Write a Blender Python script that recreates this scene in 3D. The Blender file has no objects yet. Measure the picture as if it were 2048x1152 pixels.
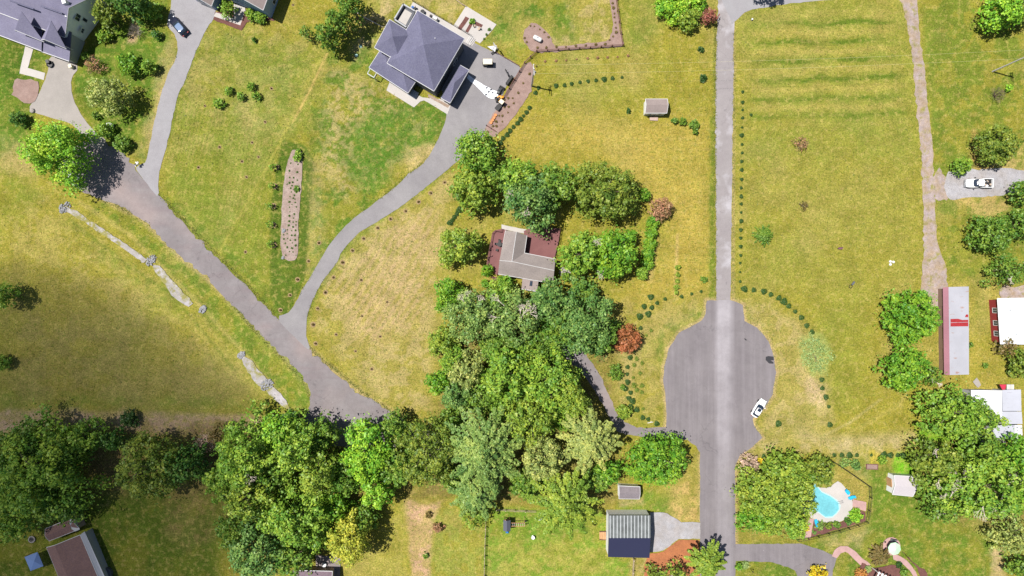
import bpy, math, random
import numpy as np
from mathutils import Vector, Matrix
PI = math.pi
random.seed(7)
rng = np.random.default_rng(11)

# ---------------------------------------------------------------- camera, world, sun, exposure
S = 8.8          # pixels of the 2048 px photograph per metre of ground
H = 140.0        # flying height of the camera
scene = bpy.context.scene
cam_data = bpy.data.cameras.new('aerial_camera')
cam_data.sensor_width = 36
cam_data.lens = 36 * H / (2048 / S)
cam_data.clip_start = 1
cam_data.clip_end = 4000
cam = bpy.data.objects.new('aerial_camera', cam_data)
cam.location = (0, 0, H)
scene.collection.objects.link(cam)
scene.camera = cam

SUN_EL = math.radians(66)
SUN_DIR = Vector((-0.959 * math.cos(SUN_EL), 0.284 * math.cos(SUN_EL), math.sin(SUN_EL)))   # towards the sun
world = bpy.data.worlds.new("World")
scene.world = world
world.use_nodes = True
wn = world.node_tree
sky = wn.nodes.new('ShaderNodeTexSky')
sky.sky_type = 'NISHITA'
sky.sun_disc = False
sky.sun_elevation = SUN_EL
sky.sun_rotation = math.atan2(SUN_DIR.x, SUN_DIR.y)
bg = wn.nodes['Background']
bg.inputs['Strength'].default_value = 0.06
wn.links.new(sky.outputs['Color'], bg.inputs['Color'])
sun_data = bpy.data.lights.new('sun', 'SUN')
sun_data.energy = 4.9
sun_data.angle = math.radians(0.5)
sun_data.color = (1.0, 0.955, 0.89)
sun = bpy.data.objects.new('sun', sun_data)
sun.rotation_euler = (-SUN_DIR).to_track_quat('-Z', 'Y').to_euler()
sun.location = (-200, 60, 400)
scene.collection.objects.link(sun)
scene.view_settings.view_transform = 'Standard'
scene.view_settings.look = 'None'
scene.view_settings.exposure = 0.57
scene.view_settings.gamma = 1
scene.cycles.max_bounces = 5
scene.cycles.diffuse_bounces = 2
scene.cycles.glossy_bounces = 2
scene.cycles.transmission_bounces = 4
scene.cycles.transparent_max_bounces = 6

C = scene.collection

# ---------------------------------------------------------------- helpers
def W(x, y, h=0.0):
    """world point at height h seen at pixel (x, y) of the photograph"""
    k = (H - h) / H / S
    return Vector(((x - 1024) * k, (576 - y) * k, h))

def tag(o, label=None, cat=None, group=None, kind=None):
    if label: o['label'] = label
    if cat: o['category'] = cat
    if group: o['group'] = group
    if kind: o['kind'] = kind
    return o

def thing(name, label, cat, loc=(0, 0, 0), rz=0.0, group=None):
    o = bpy.data.objects.new(name, None)
    o.empty_display_size = 0.5
    C.objects.link(o)
    o.location = loc
    o.rotation_euler = (0, 0, rz)
    return tag(o, label, cat, group)

class MB:
    """collects shapes into one mesh"""
    def __init__(self):
        self.v = []; self.f = []; self.m = []
        self.mi = 0
    def add(self, vs, fs):
        n = len(self.v)
        self.v += [tuple(p) for p in vs]
        self.f += [tuple(i + n for i in f) for f in fs]
        self.m += [self.mi] * len(fs)
        return self
    def box(self, c, s, rz=0.0, taper=1.0, ry=0.0, rx=0.0):
        cx, cy, cz = c; x, y, z = s[0] / 2, s[1] / 2, s[2] / 2
        R = Matrix.Rotation(rz, 3, 'Z') @ Matrix.Rotation(ry, 3, 'Y') @ Matrix.Rotation(rx, 3, 'X')
        vs = []
        for dz in (-1, 1):
            t = taper if dz > 0 else 1.0
            for dx, dy in ((-1, -1), (1, -1), (1, 1), (-1, 1)):
                p = R @ Vector((dx * x * t, dy * y * t, dz * z))
                vs.append((p.x + cx, p.y + cy, p.z + cz))
        return self.add(vs, [(3, 2, 1, 0), (4, 5, 6, 7), (0, 1, 5, 4), (1, 2, 6, 5), (2, 3, 7, 6), (3, 0, 4, 7)])
    def prism(self, poly, z0, z1):
        n = len(poly)
        a = sum(poly[i][0] * poly[(i + 1) % n][1] - poly[(i + 1) % n][0] * poly[i][1] for i in range(n))
        if a < 0: poly = poly[::-1]
        vs = [(p[0], p[1], z0) for p in poly] + [(p[0], p[1], z1) for p in poly]
        fs = [tuple(range(n - 1, -1, -1)), tuple(range(n, 2 * n))]
        fs += [(i, (i + 1) % n, n + (i + 1) % n, n + i) for i in range(n)]
        return self.add(vs, fs)
    def tube(self, p0, p1, r0, r1=None, n=8):
        r1 = r0 if r1 is None else r1
        p0 = Vector(p0); p1 = Vector(p1)
        d = (p1 - p0)
        if d.length < 1e-6: return self
        q = d.to_track_quat('Z', 'Y').to_matrix()
        vs = []
        for p, r in ((p0, r0), (p1, r1)):
            for k in range(n):
                a = 2 * PI * k / n
                vs.append(p + q @ Vector((math.cos(a) * r, math.sin(a) * r, 0)))
        fs = [(k, (k + 1) % n, n + (k + 1) % n, n + k) for k in range(n)]
        fs += [tuple(range(n - 1, -1, -1)), tuple(range(n, 2 * n))]
        return self.add(vs, fs)
    def lathe(self, prof, c=(0, 0, 0), n=16, ax='Z'):
        vs = []
        for r, z in prof:
            for k in range(n):
                a = 2 * PI * k / n
                p = (math.cos(a) * r, math.sin(a) * r, z)
                if ax == 'Y': p = (p[0], p[2], p[1])
                if ax == 'X': p = (p[2], p[0], p[1])
                vs.append((p[0] + c[0], p[1] + c[1], p[2] + c[2]))
        m = len(prof); fs = []
        for j in range(m - 1):
            for k in range(n):
                fs.append((j * n + k, j * n + (k + 1) % n, (j + 1) * n + (k + 1) % n, (j + 1) * n + k))
        fs.append(tuple(range(n - 1, -1, -1))); fs.append(tuple(range((m - 1) * n, m * n)))
        return self.add(vs, fs)
    def loft(self, rings):
        n = len(rings[0]); vs = [p for r in rings for p in r]; fs = []
        for j in range(len(rings) - 1):
            for k in range(n):
                fs.append((j * n + k, j * n + (k + 1) % n, (j + 1) * n + (k + 1) % n, (j + 1) * n + k))
        fs.append(tuple(range(n - 1, -1, -1))); m = len(rings)
        fs.append(tuple(range((m - 1) * n, m * n)))
        return self.add(vs, fs)
    def slab(self, pts, t=0.14):
        """a sloping roof face with thickness, points counter-clockwise from above"""
        n = len(pts)
        a = sum(pts[i][0] * pts[(i + 1) % n][1] - pts[(i + 1) % n][0] * pts[i][1] for i in range(n))
        if a < 0: pts = pts[::-1]
        vs = [tuple(p) for p in pts] + [(p[0], p[1], p[2] - t) for p in pts]
        fs = [tuple(range(n)), tuple(range(2 * n - 1, n - 1, -1))]
        fs += [(i, n + i, n + (i + 1) % n, (i + 1) % n) for i in range(n)]
        return self.add(vs, fs)
    def build(self, name, mat, parent=None, loc=None, smooth=False, subsurf=0, off=None):
        me = bpy.data.meshes.new(name)
        v = self.v
        if off is not None: v = [(p[0] - off[0], p[1] - off[1], p[2] - off[2]) for p in v]
        me.from_pydata(v, [], self.f)
        for mm in (mat if isinstance(mat, (list, tuple)) else [mat]): me.materials.append(mm)
        if isinstance(mat, (list, tuple)):
            me.polygons.foreach_set('material_index', self.m)
        if smooth: me.polygons.foreach_set('use_smooth', [True] * len(me.polygons))
        me.update()
        o = bpy.data.objects.new(name, me); C.objects.link(o)
        if parent: o.parent = parent
        if loc: o.location = loc
        if subsurf:
            md = o.modifiers.new('s', 'SUBSURF'); md.levels = md.render_levels = subsurf
        return o

def copy_tree(o, loc, rz=0.0, sc=1.0, label=None, group=None, depth=0, parent=None):
    c = o.copy(); C.objects.link(c)
    if depth == 0:
        c.location = loc; c.rotation_euler = (0, 0, rz); c.scale = (sc, sc, sc)
        if label: c['label'] = label
        if group: c['group'] = group
    else:
        c.parent = parent
    for ch in KIDS.get(o.name, []):
        copy_tree(ch, None, depth=depth + 1, parent=c)
    return c
KIDS = {}
def note_kids(o):
    KIDS[o.name] = [c for c in bpy.data.objects if c.parent == o]
    for c in KIDS[o.name]: note_kids(c)

# ---------------------------------------------------------------- materials
MATS = {}
def mat(name, col, rough=0.8, metal=0.0, noise=0.0, nscale=3.0, spec=0.3, bump=0.0, fine=0.0, fscale=20.0, trans=0.0):
    if name in MATS: return MATS[name]
    m = bpy.data.materials.new(name); m.use_nodes = True
    nt = m.node_tree; p = nt.nodes['Principled BSDF']
    p.inputs['Base Color'].default_value = (*col, 1)
    p.inputs['Roughness'].default_value = rough
    p.inputs['Metallic'].default_value = metal
    p.inputs['Specular IOR Level'].default_value = spec
    if noise or fine:
        tc = nt.nodes.new('ShaderNodeTexCoord')
        fac = None
        for amt, sc in ((noise, nscale), (fine, fscale)):
            if not amt: continue
            n = nt.nodes.new('ShaderNodeTexNoise'); n.inputs['Scale'].default_value = sc
            n.inputs['Detail'].default_value = 4
            nt.links.new(tc.outputs['Object'], n.inputs['Vector'])
            mr = nt.nodes.new('ShaderNodeMapRange')
            mr.inputs['From Min'].default_value = 0.25; mr.inputs['From Max'].default_value = 0.75
            mr.inputs['To Min'].default_value = 1 - amt; mr.inputs['To Max'].default_value = 1 + amt
            nt.links.new(n.outputs['Fac'], mr.inputs['Value'])
            if fac is None: fac = mr.outputs['Result']
            else:
                mu = nt.nodes.new('ShaderNodeMath'); mu.operation = 'MULTIPLY'
                nt.links.new(fac, mu.inputs[0]); nt.links.new(mr.outputs['Result'], mu.inputs[1]); fac = mu.outputs[0]
            if bump:
                b = nt.nodes.new('ShaderNodeBump'); b.inputs['Strength'].default_value = bump
                b.inputs['Distance'].default_value = 0.05
                nt.links.new(n.outputs['Fac'], b.inputs['Height']); nt.links.new(b.outputs['Normal'], p.inputs['Normal'])
        vm = nt.nodes.new('ShaderNodeVectorMath'); vm.operation = 'SCALE'
        vm.inputs[0].default_value = col
        nt.links.new(fac, vm.inputs['Scale']); nt.links.new(vm.outputs['Vector'], p.inputs['Base Color'])
    MATS[name] = m
    return m

def N(nt, t, **kw):
    n = nt.nodes.new(t)
    for k, v in kw.items(): setattr(n, k, v)
    return n
def noise_node(nt, src, scale, detail=4, rough=0.55):
    n = N(nt, 'ShaderNodeTexNoise'); n.inputs['Scale'].default_value = scale
    n.inputs['Detail'].default_value = detail; n.inputs['Roughness'].default_value = rough
    nt.links.new(src, n.inputs['Vector']); return n.outputs['Fac']
def ramp(nt, src, a, b, lo=0.0, hi=1.0):
    m = N(nt, 'ShaderNodeMapRange'); m.inputs['From Min'].default_value = a; m.inputs['From Max'].default_value = b
    m.inputs['To Min'].default_value = lo; m.inputs['To Max'].default_value = hi
    nt.links.new(src, m.inputs['Value']); return m.outputs['Result']
def math_n(nt, op, a, b):
    m = N(nt, 'ShaderNodeMath', operation=op)
    for i, x in enumerate((a, b)):
        if isinstance(x, (int, float)): m.inputs[i].default_value = x
        else: nt.links.new(x, m.inputs[i])
    return m.outputs[0]
def mixc(nt, fac, a, b, blend='MIX'):
    m = N(nt, 'ShaderNodeMix', data_type='RGBA', blend_type=blend)
    for sock, x in ((m.inputs['Factor'], fac), (m.inputs['A'], a), (m.inputs['B'], b)):
        if isinstance(x, (int, float)): sock.default_value = x
        elif isinstance(x, tuple): sock.default_value = (*x, 1)
        else: nt.links.new(x, sock)
    return m.outputs['Result']
def scale_c(nt, col, fac):
    v = N(nt, 'ShaderNodeVectorMath', operation='SCALE')
    if isinstance(col, tuple): v.inputs[0].default_value = col
    else: nt.links.new(col, v.inputs[0])
    nt.links.new(fac, v.inputs['Scale']); return v.outputs['Vector']

def leaf_mat(name, col, var=0.38, trans=0.2, hue=0.035):
    if name in MATS: return MATS[name]
    m = bpy.data.materials.new(name); m.use_nodes = True
    nt = m.node_tree; p = nt.nodes['Principled BSDF']; out = nt.nodes['Material Output']
    a = N(nt, 'ShaderNodeAttribute', attribute_name='rnd')
    hs = N(nt, 'ShaderNodeHueSaturation'); hs.inputs['Color'].default_value = (*col, 1)
    nt.links.new(ramp(nt, a.outputs['Fac'], 0, 1, 1 - var, 1 + var), hs.inputs['Value'])
    nt.links.new(ramp(nt, a.outputs['Fac'], 0, 1, 0.5 + hue, 0.5 - hue), hs.inputs['Hue'])
    nt.links.new(hs.outputs['Color'], p.inputs['Base Color'])
    p.inputs['Roughness'].default_value = 0.5
    p.inputs['Specular IOR Level'].default_value = 0.35
    t = N(nt, 'ShaderNodeBsdfTranslucent'); nt.links.new(hs.outputs['Color'], t.inputs['Color'])
    mx = N(nt, 'ShaderNodeMixShader'); mx.inputs[0].default_value = trans
    nt.links.new(p.outputs[0], mx.inputs[1]); nt.links.new(t.outputs[0], mx.inputs[2])
    nt.links.new(mx.outputs[0], out.inputs['Surface'])
    MATS[name] = m
    return m

def ground_like(name, cols, sc=(0.15, 1.2, 6.0), amp=(0.12, 0.15, 0.25), rough=0.9, extra=None):
    """mottled mineral surface: cols = two colours mixed by large noise, brightness varied at three scales"""
    if name in MATS: return MATS[name]
    m = bpy.data.materials.new(name); m.use_nodes = True
    nt = m.node_tree; p = nt.nodes['Principled BSDF']
    tc = N(nt, 'ShaderNodeTexCoord').outputs['Object']
    base = mixc(nt, ramp(nt, noise_node(nt, tc, sc[0] * 1.7, 5), 0.38, 0.62), cols[0], cols[1])
    if extra: base = extra(nt, tc, base)
    f = None
    for s_, a_ in zip(sc, amp):
        r = ramp(nt, noise_node(nt, tc, s_, 3), 0.28, 0.72, 1 - a_, 1 + a_)
        f = r if f is None else math_n(nt, 'MULTIPLY', f, r)
    nt.links.new(scale_c(nt, base, f), p.inputs['Base Color'])
    p.inputs['Roughness'].default_value = rough; p.inputs['Specular IOR Level'].default_value = 0.2
    b = N(nt, 'ShaderNodeBump'); b.inputs['Strength'].default_value = 0.4; b.inputs['Distance'].default_value = 0.04
    nt.links.new(noise_node(nt, tc, 5.0, 3), b.inputs['Height']); nt.links.new(b.outputs['Normal'], p.inputs['Normal'])
    MATS[name] = m
    return m

# ---------------------------------------------------------------- the ground
def vnoise(x, y, scale, seed):
    r = np.random.default_rng(seed); T = r.random((256, 256))
    def one(x, y):
        xi = np.floor(x).astype(int); yi = np.floor(y).astype(int)
        fx = x - xi; fy = y - yi; fx = fx * fx * (3 - 2 * fx); fy = fy * fy * (3 - 2 * fy)
        a = T[xi % 256, yi % 256]; b = T[(xi + 1) % 256, yi % 256]; c = T[xi % 256, (yi + 1) % 256]; d = T[(xi + 1) % 256, (yi + 1) % 256]
        return (a * (1 - fx) + b * fx) * (1 - fy) + (c * (1 - fx) + d * fx) * fy
    t = 0; amp = 0.5; x = x / scale; y = y / scale; tot = 0
    for k in range(4):
        t = t + amp * one(x + 17.3 * k, y + 5.1 * k); tot += amp; amp *= 0.55; x = x * 2.03; y = y * 2.03
    return t / tot

def poly_sd(px, py, poly):
    """signed distance (pixels, positive inside)"""
    d = np.full(px.shape, 1e9); inside = np.zeros(px.shape, bool)
    n = len(poly)
    for i in range(n):
        x0, y0 = poly[i]; x1, y1 = poly[(i + 1) % n]
        ex, ey = x1 - x0, y1 - y0; L = ex * ex + ey * ey + 1e-9
        t = np.clip(((px - x0) * ex + (py - y0) * ey) / L, 0, 1)
        d = np.minimum(d, (px - x0 - t * ex) ** 2 + (py - y0 - t * ey) ** 2)
        if y0 != y1:
            c = ((y0 > py) != (y1 > py)) & (px < ex * (py - y0) / (y1 - y0) + x0)
            inside ^= c
    d = np.sqrt(d)
    return np.where(inside, d, -d)

GY = (0.205, 0.182, 0.026)     # yellow-green mown meadow
GG = (0.064, 0.126, 0.014)     # lush green
GD = (0.046, 0.088, 0.010)     # dark green
GT = (0.345, 0.265, 0.125)     # straw
GP = (0.400, 0.300, 0.160)     # bare pale soil
GB = (0.290, 0.175, 0.090)     # brown soil
GV = (0.130, 0.180, 0.030)     # mid green
# polygon (photo pixels), colour, strength, feather px, patchiness 0..1, patch scale px
REG = [
 ([(990,225),(1425,235),(1425,600),(1250,600),(1340,470),(1240,320),(1010,300)],(0.300,0.225,0.045),.75,40,.4,60),
 ([(640,520),(700,470),(905,350),(890,560),(870,640),(860,820),(780,825),(620,650)],GT,.62,22,.75,26),
 ([(690,570),(800,440),(870,430),(830,640),(790,700),(720,690)],(0.33,0.235,0.11),.45,40,.7,22),
 ([(-20,60),(100,110),(80,170),(60,215),(70,280),(-20,330)],GG,.95,18,.25,26),
 ([(0,70),(50,90),(80,112),(62,215),(20,190),(0,150)],GD,.7,12,.2,20),
 ([(150,128),(200,40),(250,-20),(345,-20),(332,60),(350,110),(315,210),(290,325),(210,280),(150,215)],GG,.92,10,.4,26),
 ([(148,200),(200,30),(235,100),(230,200),(170,230)],GD,.45,20,.4,20),
 ([(315,120),(350,60),(352,110),(330,180),(300,290),(288,325),(262,310),(300,230)],GT,.5,10,.6,20),
 ([(262,40),(275,40),(272,85),(255,85)],(0.40,.25,.16),.7,6,.3,10),
 ([(345,70),(640,80),(600,260),(556,300),(540,470),(560,620),(430,500),(330,390)],(0.135,.160,.022),.85,30,.45,40),
 ([(1480,10),(1830,10),(1845,560),(1760,620),(1480,560)],(0.20,.195,.040),.5,40,.5,70),
 ([(345,80),(400,60),(460,60),(560,30),(640,70),(560,240),(460,300),(335,330)],GT,.30,40,.8,20),
 ([(420,60),(470,60),(560,95),(640,110),(600,180),(500,130),(410,130)],GG,.35,25,.8,16),
 ([(480,150),(600,120),(650,200),(560,320),(440,300)],GV,.45,30,.8,18),
 ([(650,110),(745,60),(745,140),(840,215),(893,225),(870,290),(800,340),(700,470),(640,560),(608,560),(610,400),(620,240)],GG,.9,22,.75,26),
 ([(660,140),(740,160),(880,240),(860,290),(780,340),(690,400),(640,330),(650,220)],GT,.62,22,.95,9),
 ([(755,225),(885,232),(872,285),(800,325),(730,395),(680,330),(700,250)],(.070,.140,.016),.85,18,.7,13),
 ([(835,205),(870,205),(900,225),(885,262),(850,245)],GG,.85,9,.3,20),
 ([(700,60),(750,10),(805,0),(780,45),(745,100),(715,120)],GP,.7,14,.85,18),
 ([(730,-10),(800,10),(850,20),(905,60),(930,10),(905,-20)],GT,.55,14,.85,18),
 ([(805,305),(850,285),(875,292),(845,325),(818,348)],(0.42,.31,.15),.85,8,.35,12),
 ([(1000,-20),(1090,-20),(1095,60),(1050,40),(1000,85),(965,85),(990,50)],GG,.95,16,.6,22),
 ([(1095,0),(1145,0),(1150,80),(1110,90),(1100,60)],GG,.85,14,.5,22),
 ([(1135,-10),(1225,-10),(1220,70),(1160,80),(1140,40)],GT,.6,12,.8,18),
 ([(1098,75),(1220,72),(1220,90),(1110,95)],GT,.6,7,.8,12),
 ([(985,45),(1045,60),(1060,100),(1030,125),(975,90)],GV,.6,12,.8,18),
 ([(1240,-20),(1300,-20),(1330,50),(1270,110),(1245,60)],GG,.45,18,.6,28),
 ([(565,280),(612,292),(630,330),(612,560),(572,642),(560,636),(540,590),(540,440),(553,330)],GD,.85,4,.35,16),
 ([(612,300),(655,330),(640,560),(612,560)],GT,.40,14,.6,12),
 ([(480,190),(560,255),(620,150),(650,110),(655,140),(560,290),(480,440),(430,520),(425,500)],GT,.22,16,.6,14),
 ([(330,330),(400,330),(560,520),(560,630),(500,565),(330,385)],GV,.35,20,.7,16),
 ([(320,385),(360,410),(450,490),(560,600),(560,640),(500,570),(440,510),(380,455)],GG,.7,7,.6,12),
 ([(180,400),(240,410),(300,445),(420,560),(500,655),(610,770),(618,830),(560,810),(470,700),(330,540),(250,460),(180,430)],GG,.72,14,.6,20),
 ([(0,330),(60,370),(90,390),(40,440),(0,440)],GG,.5,24,.5,26),
 ([(0,280),(60,290),(70,350),(0,340)],GT,.55,20,.5,26),
 ([(40,400),(130,380),(110,410),(250,520),(390,640),(480,740),(400,760),(250,700),(100,560),(0,530),(0,460)],GT,.25,50,.8,24),
 ([(130,440),(250,520),(330,560),(390,650),(300,600),(200,520)],GG,.45,22,.7,14),
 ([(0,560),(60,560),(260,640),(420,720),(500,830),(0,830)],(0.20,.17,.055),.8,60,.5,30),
 ([(0,780),(0,818),(420,815),(610,830),(610,800),(480,800)],GV,.5,12,.6,20),
 ([(-20,822),(160,822),(400,830),(620,835),(620,870),(400,870),(160,858),(-20,862)],(0.36,.25,.18),.85,10,.5,24),
 ([(600,700),(620,690),(660,735),(720,780),(790,830),(780,850),(700,790),(640,740)],GT,.5,10,.7,14),
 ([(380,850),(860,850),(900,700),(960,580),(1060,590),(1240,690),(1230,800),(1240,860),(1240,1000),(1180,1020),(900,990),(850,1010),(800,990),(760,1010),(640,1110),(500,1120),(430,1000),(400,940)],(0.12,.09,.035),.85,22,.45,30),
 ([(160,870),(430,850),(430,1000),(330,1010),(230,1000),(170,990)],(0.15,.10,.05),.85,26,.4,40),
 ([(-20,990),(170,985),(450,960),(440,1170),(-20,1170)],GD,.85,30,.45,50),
 ([(330,940),(420,960),(445,1060),(380,1100),(330,1060)],(0.19,.14,.05),.7,22,.7,20),
 ([(810,1000),(830,1003),(850,1010),(880,1005),(878,1020),(868,1040),(865,1090),(860,1110),(860,1170),(826,1170),(818,1090),(812,1040)],(0.40,.25,.16),.9,6,.45,18),
 ([(665,1100),(760,1080),(810,1000),(815,1170),(665,1170)],(0.25,.225,.05),.8,12,.5,20),
 ([(865,1020),(970,1020),(968,1170),(862,1170)],(0.185,.21,.040),.75,10,.7,16),
 ([(970,1015),(1210,1020),(1215,1110),(1260,1120),(1260,1170),(965,1170)],(0.12,.20,.022),.9,6,.5,18),
 ([(1000,1075),(1210,1060),(1220,1170),(980,1170)],(0.26,.245,.05),.7,26,.95,16),
 ([(1000,1020),(1110,1020),(1170,1060),(1080,1090),(1000,1070)],(0.075,.17,.015),.6,14,.4,24),
 ([(1240,1000),(1270,980),(1345,990),(1340,1030),(1290,1022),(1240,1020)],(0.09,.17,.02),.8,12,.3,18),
 ([(1345,985),(1372,955),(1392,975),(1397,1040),(1362,1042),(1335,1020)],(0.40,.27,.10),.75,10,.8,14),
 ([(1238,998),(1285,998),(1285,1008),(1240,1012)],GT,.8,5,.4,12),
 ([(1305,1110),(1262,1115),(1262,1170),(1310,1170)],GT,.5,8,.6,12),
 ([(1430,235),(1420,235),(1418,600),(1431,600)],(0.065,.12,.012),.75,4,.3,16),
 ([(1428,50),(1430,50),(1432,240),(1422,240)],(0.075,.13,.012),.55,4,.5,14),
 ([(1340,640),(1410,610),(1408,640),(1362,655),(1335,680),(1320,720),(1300,690)],GG,.6,9,.75,12),
 ([(1200,600),(1400,590),(1410,630),(1300,680),(1328,760),(1330,850),(1240,830),(1230,700)],GT,.28,16,.8,16),
 ([(1480,-20),(1800,-20),(1845,270),(1830,330),(1480,330)],GV,.30,30,.8,40),
 ([(1490,615),(1530,600),(1600,650),(1655,740),(1660,850),(1600,870),(1520,870),(1555,780),(1545,700),(1500,640)],GT,.6,16,.6,20),
 ([(1618,755),(1636,760),(1650,800),(1640,815),(1612,800)],(0.42,.31,.18),.75,8,.35,12),
 ([(1480,910),(1530,880),(1690,880),(1830,870),(1830,905),(1700,912),(1540,905),(1490,915)],(0.38,.30,.15),.6,10,.8,16),
 ([(1850,-20),(2070,-20),(2070,560),(1890,560),(1860,300)],GG,.62,16,.8,26),
 ([(1950,330),(2070,290),(2070,440),(1990,450),(1900,400)],(0.42,.28,.12),.55,16,.8,22),
 ([(1948,260),(1965,300),(1958,330),(1940,320)],(0.45,.25,.10),.7,8,.3,14),
 ([(1865,560),(2070,560),(2070,900),(1860,900),(1880,700)],(0.30,.235,.05),.45,20,.8,24),
 ([(1690,900),(1740,930),(1830,930),(1900,1020),(2000,1060),(2000,1170),(1470,1170),(1470,1090),(1600,1085),(1735,1050),(1740,970)],GG,.85,14,.6,30),
 ([(1740,930),(1795,930),(1790,990),(1860,1020),(1850,1060),(1740,1060)],(0.085,.15,.015),.6,22,.6,20),
 ([(1640,1080),(1735,1060),(1730,1090),(1665,1100)],GT,.5,12,.7,16),
 ([(1860,870),(2070,870),(2070,1050),(1900,1040),(1840,960)],(0.13,.10,.035),.8,22,.4,30),
 ([(1985,1095),(2005,1095),(2012,1170),(1982,1170)],(0.38,.27,.15),.8,8,.3,14),
 ([(1475,915),(1600,905),(1620,1080),(1475,1088)],(0.17,.15,.04),.7,8,.5,20),
 ([(1650,910),(1740,915),(1735,960),(1700,945)],(0.24,.22,.08),.6,8,.8,12),
 ([(1676,935),(1737,974),(1735,1005),(1706,1000),(1690,970),(1672,960)],(0.24,.19,.045),.8,5,.5,14),
 ([(1792,905),(1815,905),(1830,925),(1825,952),(1790,948),(1784,930)],(0.11,.30,.012),.9,5,.3,12),
 ([(1835,862),(1880,858),(1900,880),(1860,892),(1835,885)],(0.11,.28,.012),.9,6,.3,12),
 ([(565,280),(612,292),(626,330),(608,560),(572,640),(562,634),(542,590),(541,440),(553,330)],(.055,.095,.012),.8,3,.25,16),
 ([(835,203),(870,203),(900,225),(885,262),(865,285),(790,320),(730,380),(700,340),(730,240)],(.055,.125,.014),.75,16,.6,11),
 ([(1600,672),(1622,664),(1645,668),(1658,690),(1662,722),(1655,748),(1625,750),(1604,725)],(.245,.285,.085),.8,7,.35,7),
 ([(1740,900),(1760,908),(1758,925),(1742,930)],(0.45,.35,.05),.6,6,.5,10),
]
TAN = (.36, .26, .14); DKG = (.075, .12, .015)
CUL = [(1432,600),(1414,602),(1411,628),(1404,641),(1383,652),(1358,666),(1337,698),(1328,735),(1326,760),(1332,800),(1333,850),(1330,858)]
CUL2 = [(1465,600),(1486,610),(1489,642),(1514,655),(1537,682),(1547,710),(1552,745),(1545,790),(1530,815),(1505,838),(1508,850),(1525,876),(1505,893),(1480,912),(1470,932),(1471,1088)]
ROAD_EDGES = [(CUL, 8, TAN, .75), (CUL2, 8, TAN, .8), ([(1400,905),(1400,1045)], 6, TAN, .6),
 ([(316,393),(349,426),(400,482),(480,560),(558,639)], 9, DKG, .6), ([(617,699),(662,740),(722,789),(800,835)], 12, TAN, .6),
 ([(200,395),(281,436),(359,512),(418,560),(496,641),(571,716),(620,781)], 9, TAN, .6), ([(470,600),(600,740),(612,800)], 26, (.085,.165,.02), .6),
 ([(604,580),(662,486),(709,436),(794,371),(841,332)], 7, DKG, .45), ([(613,646),(629,594),(686,501),(762,439),(846,379),(900,335)], 9, (.10,.15,.02), .55),
 ([(299,292),(323,187),(352,117)], 10, TAN, .5), ([(336,281),(357,187),(398,91)], 7, DKG, .5), ([(1468,60),(1466,590)], 5, TAN, .5),
 ([(1848,20),(1860,130),(1872,250)], 12, (.10,.15,.02), .5), ([(1600,870),(1690,885),(1820,875)], 22, (.36,.29,.15), .5)]
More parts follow.
